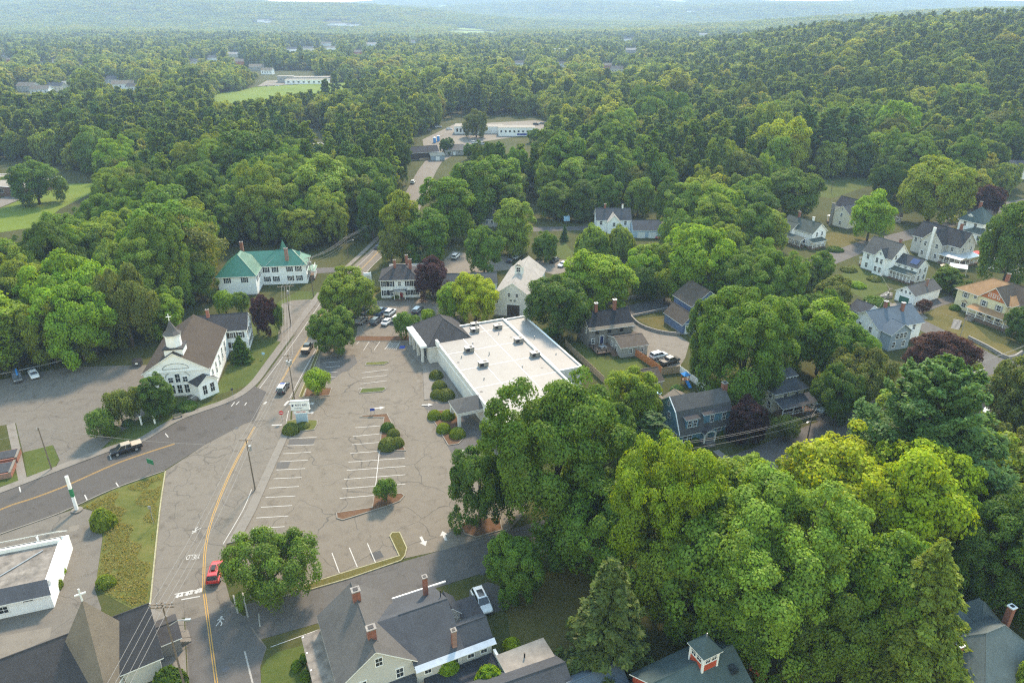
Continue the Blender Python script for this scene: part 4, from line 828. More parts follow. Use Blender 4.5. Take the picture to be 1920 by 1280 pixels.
# ---- white church with steeple
ch = house('white_church', 'white clapboard church with steeple, cross and brown roof', W(268, 700, 6.5), 11, 'church')
ch.vol(0, 13.6, 0, 21.7, 6.4, 'gable', 'y', 4.3, 'w_white', 'sh_umber', .35)
ch.mesh('cornice', MB().box(-.2, 13.8, -.12, -.01, 6.1, 6.5), ['trim']); ch.mesh('steeple_base', MB().box(4.9, 8.7, .9, 4.6, 8.2, 11.2), ['w_white']); ch.mesh('steeple_cornice', MB().box(4.65, 8.95, .65, 4.85, 11.2, 11.45), ['sh_charcoal'])
cx, cy2 = 6.8, 2.75
mb = MB(); n = 8; r = 1.6
ring = lambda z, r_: [(cx + r_ * math.cos(math.pi / 8 + i * math.pi / 4), cy2 + r_ * math.sin(math.pi / 8 + i * math.pi / 4), z) for i in range(8)]
mb.add(ring(11.45, r) + ring(14.2, r), [(i, (i + 1) % 8, 8 + (i + 1) % 8, 8 + i) for i in range(8)]); ch.mesh('belfry', mb, ['w_white'])
ch.mesh('belfry_cornice', MB().add(ring(14.0, 1.85) + ring(14.3, 1.85), [(i, (i + 1) % 8, 8 + (i + 1) % 8, 8 + i) for i in range(8)] + [tuple(range(7, -1, -1)), tuple(range(8, 16))]), ['trim'])
mb = MB(); mb.add(ring(14.3, 2.0) + ring(15.0, 1.2) + ring(16.2, .6) + [(cx, cy2, 17.4)], [(j * 8 + i, j * 8 + (i + 1) % 8, j * 8 + 8 + (i + 1) % 8, j * 8 + 8 + i) for j in range(2) for i in range(8)] + [(16 + i, 16 + (i + 1) % 8, 24) for i in range(8)]); ch.mesh('spire', mb, ['sh_grey'])
ch.mesh('cross', MB().box(cx - .07, cx + .07, cy2 - .07, cy2 + .07, 17.3, 18.8).box(cx - .5, cx + .5, cy2 - .06, cy2 + .06, 18.1, 18.25), ['white_metal'])
for xx in (5.3, 6.8, 8.3): ch.win('f', 0, [xx], 2.0, .95, 2.0)
ch.win('f', 0, [5.3, 8.3], 4.3, .95, 1.2); ch.win('f', 0, [6.8], 4.7, .95, 2.0)
mb = MB()
def arc(cx_, cz, rx, rz_, n=14, full=False):
    return [(cx_ + rx * math.cos(math.pi * i / n), -.05, cz + rz_ * math.sin(math.pi * i / n)) for i in range(n + 1)]
for c_ in (arc(6.8, 5.0, 2.5, 1.4), arc(6.8, 7.0, 2.7, 1.3), [(4.1, -.05, 7.0), (9.5, -.05, 7.0)]): mb.path(c_, .06)
ch.mesh('arch_trim', mb, ['grey_metal'])
ch.win('r', 13.6, [2.5, 6.3, 10.1, 13.9, 17.7], 3.6, 1.0, 2.9)
po = link('portico', None, ch.e, (11.2, -2.4, 0), R(42))
MB().add([(0, -.1, -.2), (4.6, -.1, -.2), (4.6, -.1, 3.6), (2.3, -.1, 5.2), (0, -.1, 3.6), (0, 5, -.2), (4.6, 5, -.2), (4.6, 5, 3.6), (2.3, 5, 5.2), (0, 5, 3.6)], [(0, 1, 2, 3, 4), (1, 6, 7, 2), (5, 0, 4, 9)]).obj('portico_wall', ['w_white'], po)
MB().slab([(-.35, -.5, 3.5), (2.3, -.5, 5.35), (4.95, -.5, 3.5), (-.35, 4.6, 3.5), (2.3, 4.6, 5.35), (4.95, 4.6, 3.5)], [(1, 0, 3, 4), (2, 1, 4, 5)], .15, 0, 1).obj('portico_roof', ['sh_charcoal', 'trim'], po)
fr, pn = win_mesh(.95, 2.1, 'trim')
for xx in (1.4, 3.2): link('portico_window', fr, po, (xx, -.1, 2.0)); link('portico_pane', pn, po, (xx, -.1, 2.0))
MB().box(-1.4, 0, .6, 2.4, -.1, .5).box(-1.9, -1.4, .6, 2.4, -.1, .25).obj('portico_steps', ['concrete'], po); MB().path([(-1.9, .6, 1.0), (0, .6, 1.4)], .04).path([(-1.9, 2.4, 1.0), (0, 2.4, 1.4)], .04).obj('handrail', ['white_metal'], po)
pr = house('parish_house', 'white gabled parish house behind the church with one brick chimney', T(0, 1, 1700, 1190, 6.2), 11)
pr.vol(-8.2, 4.6, 0, 7.8, 5.9, 'gable', 'x', 2.8, 'w_white', 'sh_charcoal', .35); pr.chimney(-4.6, 3.5, 8, 10.4, .7, .6); pr.win('f', 0, [-1, .9, 3], 4.5, .8, 1.4, 'door_brown'); pr.win('f', 0, [-1, .9, 3], 1.8, .8, 1.4, 'door_brown'); pr.win('r', 4.6, [1.6, 3.9, 6.2], 4.5, .8, 1.4, 'door_brown'); pr.win('r', 4.6, [1.6, 3.9, 6.2], 1.8, .8, 1.4, 'door_brown'); pr.win('r', 4.6, [3.9], 7.1, .7, 1.0)

# ---- green roofed white building
gr = house('green_roofed_house', 'long white house with green metal roof, turret and black shutters', T(0, 1, 1625, 790, 6.5), 7)
gr.vol(0, 11, 0, 15, 6.4, 'hip', 'y', 4.6, 'w_white', 'roof_metal_green', .5); gr.vol(11.02, 24.6, 8.6, 17.2, 6.4, 'hip', 'x', 3.4, 'w_white', 'roof_metal_green', .5, base=False)
gr.mesh('roof_link', MB().slab([(4.6, 12.9, 9.8), (17, 12.9, 9.85), (12.3, 7.9, 6.2), (12.3, 17.2, 6.2)], [(0, 2, 1), (1, 3, 0)], .1), ['roof_metal_green', 'trim'])
for i in range(22): gr.mesh('roof_seam', MB().tube((11.3 - i * .26 if i < 0 else 11.55, .4 + i * .68, 6.08), (11.55 - 5.4 * min(1, min(.4 + i * .68, 14.6 - i * .68) / 5.5 if min(.4 + i * .68, 14.6 - i * .68) > 0 else 0), .4 + i * .68, 6.08 + 4.95 * min(1, max(0, min(.4 + i * .68, 14.6 - i * .68)) / 5.5)), .035, n=4), ['roof_metal_green'])
ring = lambda z, r_, x_, y_, n_=8: [(x_ + r_ * math.cos(math.pi / 8 + i * math.pi / 4), y_ + r_ * math.sin(math.pi / 8 + i * math.pi / 4), z) for i in range(8)]
gr.mesh('turret_roof', MB().add(ring(8.0, 1.6, 17.2, 15.4) + [(17.2, 15.4, 12.6)], [(i, (i + 1) % 8, 8) for i in range(8)]), ['roof_metal_green']); gr.mesh('turret_wall', MB().add(ring(5.5, 1.4, 17.2, 15.4) + ring(8.05, 1.4, 17.2, 15.4), [(i, (i + 1) % 8, 8 + (i + 1) % 8, 8 + i) for i in range(8)]), ['w_white'])
gr.chimney(19.0, 9.9, 7.0, 11.2, 1.0, .8); gr.chimney(4.8, 14.5, 8.0, 12.4, .9, .8); gr.dormer(22.6, 12.9, 7.4, 2.4, 2.6, 1.0, 'r', .8, 'w_white', 'roof_metal_green', 2)
for z in (4.9, 1.9):
    gr.win('f', 0, [2.8, 7.8], z if z > 4 else -2, .95, 1.5, 'black') if z > 4 else None
    gr.win('f', 8.6, [12.5, 15.2, 19.6, 22.3], z, .9, 1.5, 'black'); gr.win('r', 24.6, [10.0, 12.0, 15.2], z, .9, 1.5, 'black')
gr.porch(24.62, 26.6, 11.5, 16.6, 3.0, .4, 'l', 3, 'roof_metal_green'); gr.mesh('balcony_rail', MB().path([(26.4, 11.6, 4.3), (26.4, 16.4, 4.3)], .06).path([(26.4, 11.6, 3.7), (26.4, 16.4, 3.7)], .06), ['trim'])
gr.win('r', 11.0, [2.5, 6.0], 4.6, .95, 1.5, 'black')

# ---- white hip roofed house with link and barn
fd = house('hip_roofed_house', 'white two storey house with dark hip roof and red front door', T(1, 1, 930, 815, 6.2), 4)
fd.vol(0, 11.4, 0, 9.5, 6.1, 'hip', 'x', 2.9, 'w_white', 'sh_charcoal', .45); fd.chimney(4.2, 3.8, 8, 10.8, .7, .65); fd.chimney(8.8, 3.6, 8, 11.0, .9, .65); fd.chimney(7.6, 6.4, 8, 11.4, .7, .65)
fd.win('f', 0, [1.2, 3.1, 8.2, 10.2], 4.7, .85, 1.5, 'black'); fd.win('f', 0, [5.6], 4.7, .8, 1.3); fd.win('f', 0, [1.2, 3.1, 8.2, 10.2], 1.9, .85, 1.5, 'black'); fd.door('f', 0, 5.9, 1.0, 2.2, 'door_red')
fd.porch(3.9, 7.3, -1.9, -.02, 2.8, .12, 'b', 3, 'sh_charcoal', rail=False, floor=.4); fd.mesh('balustrade', MB().path([(3.9, -1.9, 3.6), (7.3, -1.9, 3.6), (7.3, -.1, 3.6)], .06).path([(3.9, -1.9, 3.1), (7.3, -1.9, 3.1)], .06), ['trim'])
fd.vol(1.5, 12.5, 9.52, 16.5, 5.2, 'flat', wall='w_white', roof='roof_gravel', over=.2, base=False)
lk = house('link_ell', 'long low grey roofed ell joining the hip roofed house to the barn', T(1, 1, 1420, 850, 4), 6, 'building')
lk.vol(-4.5, 15.5, .6, 6.6, 3.6, 'gable', 'x', 2.2, 'w_white', 'sh_grey', .3); lk.win('f', .6, [-2, 1, 4, 7], 2.0)
bn = house('white_barn', 'weathered white barn with pale roof and small cupola', Vector((-5.0, 185.2)), -12, 'barn')
bn.vol(0, 10.4, 0, 24, 6.4, 'gable', 'y', 3.7, 'w_barn', 'sh_pale', .3); bn.door('f', 0, 5.5, 3.6, 3.7, 'door_brown', name='barn_door'); bn.win('f', 0, [4.3, 6.5], 6.6, .7, 1.1); bn.win('f', 0, [4.8, 5.9], 5.0, .7, .6); bn.win('f', 0, [.8], 4.6, .7, 1.0); bn.win('l', 0, [3, 7, 11], 4.0)
bn.mesh('cupola', MB().box(4.1, 6.3, 8.4, 10.6, 9.4, 12.2), ['w_barn']); mb = MB(); mb.slab([(3.8, 8.0, 12.0), (5.2, 8.0, 13.4), (6.6, 8.0, 12.0), (3.8, 11.0, 12.0), (5.2, 11.0, 13.4), (6.6, 11.0, 12.0)], [(1, 0, 3, 4), (2, 1, 4, 5)], .12, 0, 1); bn.mesh('cupola_roof', mb, ['sh_pale', 'trim']); bn.win('f', 8.4, [5.2], 11.2, 1.1, 1.3); bn.win('l', 4.1, [9.5], 11.2, 1.0, 1.3)
bn.mesh('roof_brace', MB().tube((5.2, 8.4, 10.2), (5.2, 4.2, 10.3), .08, n=5), ['grey_metal'])

# ---- charcoal roofed grey house with deck
g12 = house('deck_house', 'grey house with black roof, two brick chimneys and a deck', T(2, 1, 580, 1180, 5.5), 17)
g12.vol(0, 12, 0, 7.6, 5.4, 'gable', 'x', 2.7, 'w_taupe', 'sh_black', .3); g12.mesh('front_eave_roof', MB().slab([(-.3, -1.0, 5.1), (12.3, -1.0, 5.1), (12.3, .6, 5.85), (-.3, .6, 5.85)], [(0, 1, 2, 3)], .12, 0, 1), ['sh_tan', 'trim'])
g12.chimney(3.2, 3.8, 7.6, 10.4, .75, .7, cap='white_metal'); g12.chimney(8.4, 3.8, 7.6, 10.8, .85, .7, cap='white_metal')
g12.vol(5.4, 12.6, -7.8, -.02, 2.7, 'gable', 'x', 1.2, 'w_grey', 'sh_brown', .3, base=False); g12.win('f', 0, [2.2, 5.6, 9.0], 4.2, .8, 1.3, trim='dark_metal'); g12.win('f', 0, [1.2], 1.7, .8, 1.3); g12.door('f', 0, 3.6, .95, 2.1, 'navy', z=.8); g12.win('f', -7.8, [8, 11], 1.6, .8, 1.1); g12.win('l', 5.4, [-5, -2.5], 1.6, .8, 1.1); g12.win('l', 0, [2, 5], 4.2)
g12.mesh('deck', MB().box(.2, 5.3, -5.2, -.06, .55, .75), ['wood_deck'])
for q in ((.3, -5.1), (2.7, -5.1), (5.2, -5.1), (.3, -2.5), (.3, -.2)): g12.mesh('deck_post', MB().box(q[0] - .08, q[0] + .08, q[1] - .08, q[1] + .08, 0, 1.75), ['black'])
g12.mesh('deck_rail', MB().path([(.3, -.2, 1.7), (.3, -5.1, 1.7), (5.2, -5.1, 1.7)], .05).path([(.3, -.2, 1.2), (.3, -5.1, 1.2), (5.2, -5.1, 1.2)], .04), ['black']); g12.steps(4.6, -5.2, 1.4, 4, 'f', 'wood_deck')
p = st.O + Matrix.Rotation(st.a, 2) @ Vector((0, 0)); q = g12.O + Matrix.Rotation(g12.a, 2) @ Vector((2.6, -3.0))
t = thing('patio_set', 'patio table with chairs on the grey deck', 'patio set', (q.x, q.y, .75), g12.a)
MB().box(-.9, .9, -.5, .5, .68, .74).obj('table_top', ['grey_metal'], t)
for sx in (-.8, .8):
    for sy in (-.4, .4): MB().tube((sx, sy, 0), (sx, sy, .68), .03, n=5).obj('leg', ['dark_metal'], t)
for sx in (-.5, .5):
    for sy in (-1, 1): MB().box(sx - .25, sx + .25, sy * .85 - .25, sy * .85 + .25, .4, .46).box(sx - .25, sx + .25, sy * 1.08 - .03, sy * 1.08 + .03, .46, .95).obj('chair', ['grey_metal'], t)

# ---- blue house with garage, half behind trees
b13 = house('blue_garage_house', 'slate blue house with brown roof and white garage door', T(2, 1, 1365, 1000, 6.5), 20)
b13.vol(-.5, 9.5, 0, 9, 6.0, 'gable', 'y', 3.6, 'w_blue2', 'sh_brown', .4); b13.vol(-5.6, -.52, -4.0, 5.0, 3.0, 'gable', 'y', 2.4, 'w_blue2', 'sh_brown', .35); b13.door('f', -4.0, -3.0, 3.4, 2.3, 'door_white', name='garage_door'); b13.win('f', -4.0, [-3.0], 4.3, .8, 1.0); b13.win('f', 0, [1.5, 4.5, 7.5], 4.6, .9, 1.5); b13.mesh('garage_trim', MB().box(-5.7, -.5, -4.12, -4.02, 2.85, 3.05), ['trim'])

# ---- blue gambrel house
gm = house('gambrel_house', 'blue dutch gambrel house with arched entry and brick chimney', T(2, 2, 1150, 590, 2.8), 20)
gm.vol(1.5, 12.2, -5.4, 3.2, 2.9, 'gambrel', 'x', 5.6, 'w_blue', 'sh_grey', .35, lower=.9)
gm.vol(-.3, 5.4, -5.8, 3.6, 2.85, 'gambrel', 'x', 5.9, 'w_blue', 'sh_grey', .1, lower=.95, base=False)
gm.mesh('gable_trim', MB().path([(-.42, -6.0, 2.8), (-.42, -3.8, 6.8), (-.42, -1.1, 8.9), (-.42, 1.6, 6.8), (-.42, 3.8, 2.8)], .13), ['trim'])
gm.dormer(8.8, -5.05, 3.3, 6.6, 3.6, 2.5, 'f', .5, 'w_blue', 'sh_charcoal', 2, True); gm.dormer(2.6, -5.45, 3.4, 2.8, 3, 2.3, 'f', .6, 'w_blue', 'sh_charcoal', 2, True)
gm.chimney(12.4, -1.2, 0, 9.7, 1.0, .9); gm.win('l', -.3, [-4.6, -3.4, -2.2], 1.6, .8, 1.5); gm.win('l', -.3, [-1.6], 5.0, .75, 1.2); gm.win('l', -.3, [-1.1], 7.4, .5, .9); gm.win('f', -5.8, [1.0, 2.1], 1.6, .85, 1.5); gm.win('f', -5.4, [9.2, 11.2], 1.6, .85, 1.5); gm.win('r', 12.2, [-3.5], 4.5); gm.win('l', -.3, [1.6], 5.0, .75, 1.2)
gm.mesh('entry_roof', MB().slab([(4.6, -7.2, 2.5), (5.2, -7.2, 3.1), (6.0, -7.2, 3.35), (6.8, -7.2, 3.1), (7.4, -7.2, 2.5), (4.6, -5.3, 2.5), (5.2, -5.3, 3.1), (6.0, -5.3, 3.35), (6.8, -5.3, 3.1), (7.4, -5.3, 2.5)], [(1, 0, 5, 6), (2, 1, 6, 7), (3, 2, 7, 8), (4, 3, 8, 9)], .15, 0, 1), ['sh_charcoal', 'trim'])
for xx in (4.8, 7.2): gm.mesh('entry_post', MB().box(xx - .12, xx + .12, -7.1, -6.86, .4, 2.5), ['trim'])
gm.mesh('entry_arch', MB().path([(6 + 1.2 * math.cos(a_), -7.1, 2.2 + .8 * math.sin(a_)) for a_ in np.linspace(0, math.pi, 9)], .1), ['trim']); gm.mesh('stoop', MB().box(4.7, 7.3, -7.2, -5.42, -.1, .5), ['concrete']); gm.steps(6, -7.2, 1.8, 3); gm.door('f', -5.4, 6, 1.0, 2.1, 'door_white', z=.5)
gm.vol(-2.4, 4.4, 3.62, 9.4, 2.7, 'hip', 'x', 2.0, 'w_cream', 'sh_tan', .35); gm.win('l', -2.4, [4.6, 6.2, 7.8], 1.6, 1.0, 1.3); gm.vol(4.42, 10, 3.22, 8.4, 2.6, 'gable', 'y', 1.5, 'w_cream', 'sh_tan', .3, base=False)
front = gm.O + Matrix.Rotation(gm.a, 2) @ Vector((6, -9.3)); fr2 = gm.O + Matrix.Rotation(gm.a, 2) @ Vector((6.2, -14.5))
strip('front_path', [front, fr2], -.7, .7, .03, 'concrete', label='concrete path to the arched entry of the blue house')
g15 = house('grey_garage', 'small grey garage with hipped roof beside the wooden fence', T(2, 2, 1010, 310, 2.6), 20, 'garage')
g15.vol(-2.6, 4.2, 0, 6.4, 2.5, 'gable', 'x', 1.7, 'w_grey', 'sh_brown', .3); g15.door('r', 4.2, 3, 2.6, 2.1, 'door_white', name='garage_door')

# ---- grey hip house with porch and parked cars
g16 = house('hip_house', 'pale house with dark hip roof, wide dormer and front porch', T(3, 2, 75, 370, 5.5), 21)
g16.vol(-.6, 7.2, 0, 9.5, 5.4, 'hip', 'y', 3.4, 'w_cream', 'sh_slate', .6); g16.dormer(4.6, 1.6, 6.2, 3.0, 2.4, 1.2, 'f', .5, 'w_cream', 'sh_slate', 3, True); g16.porch(-.4, 8.2, -2.8, -.02, 2.7, .8, 'b', 4, 'sh_slate'); g16.win('f', 0, [2.2, 5.2], 4.1, .8, 1.5); g16.win('l', -.6, [1.2, 4], 4.1, .8, 1.5); g16.win('l', -.6, [1.2, 4], 1.7, .9, 1.5); g16.win('f', 0, [1.5, 5.6], 1.7); g16.chimney(1.8, 6.0, 7.5, 10, .6, .6); g16.steps(6.4, -2.8, 1.4, 4)
# ---- garage with skylights
sk = house('skylight_garage', 'low building with dark roof and two white skylights by the street', T(3, 2, 1405, 490, 3), -62, 'building')
sk.vol(-1.0, 9.5, .2, 8.0, 2.9, 'gable', 'x', 1.9, 'w_cream', 'sh_charcoal', .35)
for xx in (1.0, 4.2):
    z0 = 2.9 + 1.9 * (2.2 - .2) / 3.9; sk.mesh('skylight', MB().slab([(xx, 1.7, z0 - .05), (xx + 1.0, 1.7, z0 - .05), (xx + 1.0, 3.2, z0 + .68), (xx, 3.2, z0 + .68)], [(0, 1, 2, 3)], .1), ['white_metal', 'trim'])
sk.win('f', .2, [1.5, 3.4], 1.5, 1.2, 1.2); sk.dormer(5.4, .1, 1.8, 2.4, 3, 1.0, 'f', .7, 'w_cream', 'sh_charcoal', 1)
# ---- blue roofed house above the copper beech
b18 = house('blue_roofed_house', 'white house with smooth blue grey roof and a rounded bay', W(1640, 650, 0), 20)
b18.vol(0, 14.5, 0, 9.5, 5.0, 'gable', 'x', 3.0, 'w_white', 'sh_blue', .5); b18.vol(1.0, 7.5, -3.2, .02, 4.8, 'gable', 'y', 2.2, 'w_bluegrey', 'sh_blue', .5, base=False); b18.chimney(6.2, 5.0, 7.0, 9.8, .7, .7, cap='white_metal'); b18.chimney(10.5, 3.4, 6.5, 9.4, .7, .7, cap='white_metal'); b18.win('f', -3.2, [3, 4.4, 5.6], 3.9, .9, 1.4); b18.win('f', -3.2, [2.4, 5.6], 1.6, .9, 1.4); b18.win('f', 0, [9.5, 12], 3.8); b18.win('l', 0, [2.5, 6], 3.8)
b18.mesh('bay', MB().add([(8.2, -.02, 1), (8.9, -1.1, 1), (11.1, -1.1, 1), (11.8, -.02, 1), (8.2, -.02, 3.2), (8.9, -1.1, 3.2), (11.1, -1.1, 3.2), (11.8, -.02, 3.2), (10, -.02, 4.1)], [(0, 1, 5, 4), (1, 2, 6, 5), (2, 3, 7, 6), (4, 5, 8), (5, 6, 8), (6, 7, 8)]), ['w_white'])
b19 = house('blue_shed', 'little pale blue gabled cottage among the trees', W(1617, 608), 28, 'shed')
b19.vol(0, 6, 0, 5, 3.2, 'gable', 'y', 1.8, 'w_ltblue', 'sh_slate', .35); b19.win('f', 0, [1.6, 4.2], 1.9, .8, 1.2); b19.win('r', 6, [2.5], 1.9, .8, 1.2)
# ---- yellow victorian
ye = house('yellow_house', 'pale yellow victorian house with orange roof and long porch', T(3, 1, 1430, 870, 6.5), -65)
ye.vol(0, 15.2, 0, 11, 6.3, 'hip', 'x', 3.6, 'w_yellow', 'sh_orange', .6); ye.vol(7.0, 14.6, -.9, 5.5, 6.3, 'gable', 'y', 3.6, 'w_yellow', 'sh_brown', .5, base=False); ye.mesh('gable_shingles', MB().add([(7.2, -.96, 6.4), (14.4, -.96, 6.4), (10.8, -.96, 9.7)], [(0, 1, 2)]), ['w_orange']); ye.vol(9, 19, 3, 10.6, 6.2, 'gable', 'x', 3.6, 'w_yellow', 'sh_brown', .5, base=False)
ye.chimney(8.4, 7.0, 8.5, 12.0, .8, .8); ye.porch(6.2, 19.2, -3.6, -.95, 3.0, .7, 'b', 6, 'sh_orange', floor=.9); ye.win('f', -.9, [9.6, 10.8, 12.0], 7.6, .6, .9); ye.win('f', 0, [2.6], 4.9, .9, 1.4, 'w_grey'); ye.win('f', 0, [5.4], 5.2, .8, .7); ye.win('f', -.9, [8.6, 12.8], 4.7, 1.0, 1.5, 'w_grey'); ye.win('f', 0, [2.8], 1.9, 1.2, 1.2); ye.win('f', -.9, [8.5, 11, 13.5], 1.9, 1.0, 1.5); ye.mesh('window_hood', MB().slab([(1.8, -.7, 3.0), (2.8, -.7, 3.5), (3.8, -.7, 3.0), (1.8, 0, 3.0), (2.8, 0, 3.5), (3.8, 0, 3.0)], [(1, 0, 3, 4), (2, 1, 4, 5)], .1), ['sh_orange', 'trim']); ye.steps(8.0, -3.6, 2.0, 5, 'f'); ye.win('r', 19, [5, 8], 4.7)
# ---- garage with green door
ga = house('green_door_garage', 'small white garage with green door and grey roof', T(3, 1, 965, 890, 3.5), -60, 'garage')
ga.vol(0, 5.8, 0, 12.5, 3.3, 'gable', 'y', 2.0, 'w_white', 'sh_grey', .3); ga.door('f', 0, 2.9, 3.0, 2.1, 'door_green', name='garage_door'); ga.win('f', 0, [1.6, 2.9, 4.2], 3.7, .6, .7); ga.chimney(4.2, 7.5, 4, 6.6, .5, .5)
# ---- white farmhouse
fa = house('white_farmhouse', 'white farmhouse with grey gable roof, bay windows and glazed porch', T(3, 1, 720, 595, 6.3), -62)
fa.vol(0, 10.3, 0, 8.4, 6.2, 'gable', 'x', 4.2, 'w_white', 'sh_grey', .4); fa.vol(5.0, 8.6, -.9, 3.5, 6.2, 'gable', 'y', 2.3, 'w_white', 'sh_slate', .3, base=False); fa.vol(10.32, 17.8, 2.4, 8.0, 4.9, 'gable', 'x', 2.3, 'w_white', 'sh_slate', .3, base=False); fa.porch(10.5, 18.0, -.2, 2.38, 2.8, .7, 'b', 7, 'sh_green', floor=.5); fa.porch(-2.2, -.02, 2, 6.5, 2.8, .4, 'r', 3, 'sh_grey'); fa.chimney(8.4, 5.4, 9, 11.6, .7, .6)
fa.win('f', 0, [2.0], 4.7); fa.win('f', 0, [2.0], 1.8); fa.win('f', -.9, [6.0, 7.6], 4.7, .8, 1.6); fa.win('f', -.9, [6.0, 7.6], 1.8, .8, 1.6); fa.win('f', -.9, [6.8], 7.1, .6, .7); fa.win('r', 10.3, [2, 5.8], 6.4, .8, 1.3); fa.win('r', 17.8, [4, 6.6], 3.8, .8, 1.4); fa.win('r', 17.8, [4, 6.6], 1.5, .8, 1.4); fa.win('f', 2.4, [11.8, 14.0, 16.2], 4.3, .7, .9); fa.mesh('solar_panel', MB().slab([(14.5, 3.0, 5.75), (17.0, 3.0, 5.75), (17.0, 4.6, 7.05), (14.5, 4.6, 7.05)], [(0, 1, 2, 3)], .06), ['solar', 'silver'])
# ---- cream victorian behind it
vi = house('cream_victorian', 'pale grey gabled house with tall white chimney and dark roof', T(3, 1, 1080, 480, 6.3), -62)
vi.vol(0, 17, 1.0, 9.5, 6.2, 'gable', 'x', 4.2, 'w_ltgrey', 'sh_dark', .4); vi.vol(5.0, 12.5, -1.8, 6, 6.2, 'gable', 'y', 4.0, 'w_ltgrey', 'sh_dark', .4, base=False); vi.mesh('white_chimney', MB().box(8.3, 9.2, -2.4, -1.82, 0, 11.4), ['trim']); vi.chimney(12.8, 6.0, 9, 12.6, .8, .7); vi.porch(12.6, 20.0, -2.4, .98, 3.0, .6, 'b', 5, 'roof_metal_grey'); vi.porch(17.02, 20, 1.0, 8, 3.0, .6, 'l', 4, 'roof_metal_grey')
vi.win('f', 1.0, [1.2, 3.2], 4.8); vi.win('f', -1.8, [6.6, 10.8], 5.2); vi.win('f', -1.8, [6.2, 11], 1.8); vi.win('f', 1.0, [14.5], 4.8); vi.win('r', 17, [3, 7.4], 4.8); vi.win('r', 17, [5.2], 7.8, .7, 1.1); vi.win('f', 1, [14, 16], 1.8)
# ---- pale house with pyramid roof
tw = house('pyramid_roofed_house', 'pale house with steep slate pyramid roof and small dormer', T(3, 1, 1440, 350, 7), -62)
tw.vol(0, 9, 0, 9, 6.8, 'hip', 'x', 4.6, 'w_white', 'sh_teal', .5); tw.chimney(3.2, 5.6, 9, 13, .8, .8); tw.dormer(3.2, 1.0, 7.4, 1.8, 2.2, 1.0, 'f', .6, 'w_white', 'sh_teal', 1); tw.vol(4.2, 12.5, -2.6, 3, 3.4, 'hip', 'x', 1.4, 'w_white', 'sh_green', .4); tw.win('f', 0, [2.4, 6.4], 5.2, 1.0, 1.6); tw.win('f', -2.6, [6, 10], 1.8, 1.0, 1.6)
# ---- house with stone chimney
h25 = house('stone_chimney_house', 'cream house with dark roof and tall stone chimney', T(3, 1, 500, 300, 6), -60)
h25.vol(0, 7.0, 0, 9, 6.0, 'gable', 'y', 2.6, 'w_cream', 'sh_slate', .4); h25.vol(-6, 13, 8.2, 15, 6.0, 'gable', 'x', 3.2, 'w_cream', 'sh_dark', .4); h25.chimney(-.6, -.3, 0, 8.8, 1.1, .9, 'stone'); h25.win('f', 0, [3.4], 5.0, .8, 1.4); h25.win('f', 0, [3.4], 1.8, .8, 1.4); h25.win('f', 0, [3.4], 7.2, .7, .8); h25.win('r', 7, [3, 6], 4.5); h25.porch(-4.2, -1.3, 2.0, 8.0, 2.7, .4, 'r', 4, 'w_white')
# ---- white house with big porch
ph = house('porch_house', 'white gabled house with green roofs and wraparound porch', T(3, 1, 105, 390, 6), -60)
ph.vol(.0, 14.0, 0, 7.6, 5.4, 'gable', 'x', 3.0, 'w_white', 'sh_green', .4); ph.vol(0, 6.2, -1.6, 4, 5.2, 'gable', 'x', 1.7, 'w_white', 'sh_green', .35, base=False); ph.porch(.0, 12.5, -4.0, -1.62, 2.7, .8, 'b', 6, 'sh_green'); ph.porch(14.02, 16.4, -2, 5, 2.7, .6, 'l', 4, 'sh_green'); ph.chimney(4.0, 4.0, 7.5, 10.6, .7, .7); ph.chimney(10.0, 4.4, 7.5, 9.8, .6, .6, 'trim', 'trim'); ph.win('f', -1.6, [1.2, 3.2, 5.2], 4.3, .7, 1.1); ph.win('r', 14, [2.4, 5.2], 4.6, .8, 1.5); ph.win('f', 0, [8, 11], 1.8)
# ---- slate roofed house and its garage
h27 = house('slate_roofed_house', 'house with slate blue roof, front gable and two chimneys', T(2, 1, 625, 330, 5.5), 0)
h27.vol(0, 13, -6.5, 2.5, 5.2, 'gable', 'x', 3.4, 'w_white', 'sh_slate', .4); h27.vol(4.0, 8.6, -9.0, -2.0, 5.0, 'gable', 'y', 2.4, 'w_white', 'sh_pale', .3, base=False); h27.chimney(3.4, -2, 8, 10.2, .7, .6); h27.chimney(10.2, -2, 8, 10.0, .6, .6, 'trim'); h27.win('f', -6.5, [1.6, 11], 4.0); h27.win('f', -9, [6.3], 4.0)
h27b = house('slate_garage', 'long garage with slate roof and pale blue front', W(1187, 447), 0, 'garage')
h27b.vol(0, 10.5, 0, 9, 3.2, 'gable', 'x', 2.6, 'w_ltblue', 'sh_slate', .3); h27b.door('f', 0, 3.0, 2.6, 2.2, 'door_white', name='garage_door'); h27b.door('f', 0, 7.2, 2.6, 2.2, 'door_white', name='garage_door')
h28 = house('tree_hidden_house', 'grey house with dark roof between tall trees by the road', W(885, 420), 3)
h28.vol(0, 10.5, 0, 9, 5.6, 'gable', 'y', 3.4, 'w_grey', 'sh_slate', .4); h28.vol(4, 13, -4.5, .02, 3.0, 'gable', 'x', 1.4, 'w_grey', 'sh_green', .3, base=False); h28.win('f', 0, [2.5, 6], 4.5, .9, 1.5, 'black'); h28.win('f', -4.5, [6, 8, 10.5], 1.8); h28.chimney(7, 5, 8, 10.4, .6, .6, 'trim')
sh28 = house('blue_roof_shed', 'low shed with pale blue roof beside the tree hidden house', W(925, 424), 0, 'shed'); sh28.vol(0, 6, 0, 5, 2.4, 'gable', 'x', 1.0, 'w_white', 'roof_metal_grey', .2); sh28.door('f', 0, 3, 1.4, 1.9, 'door_white')
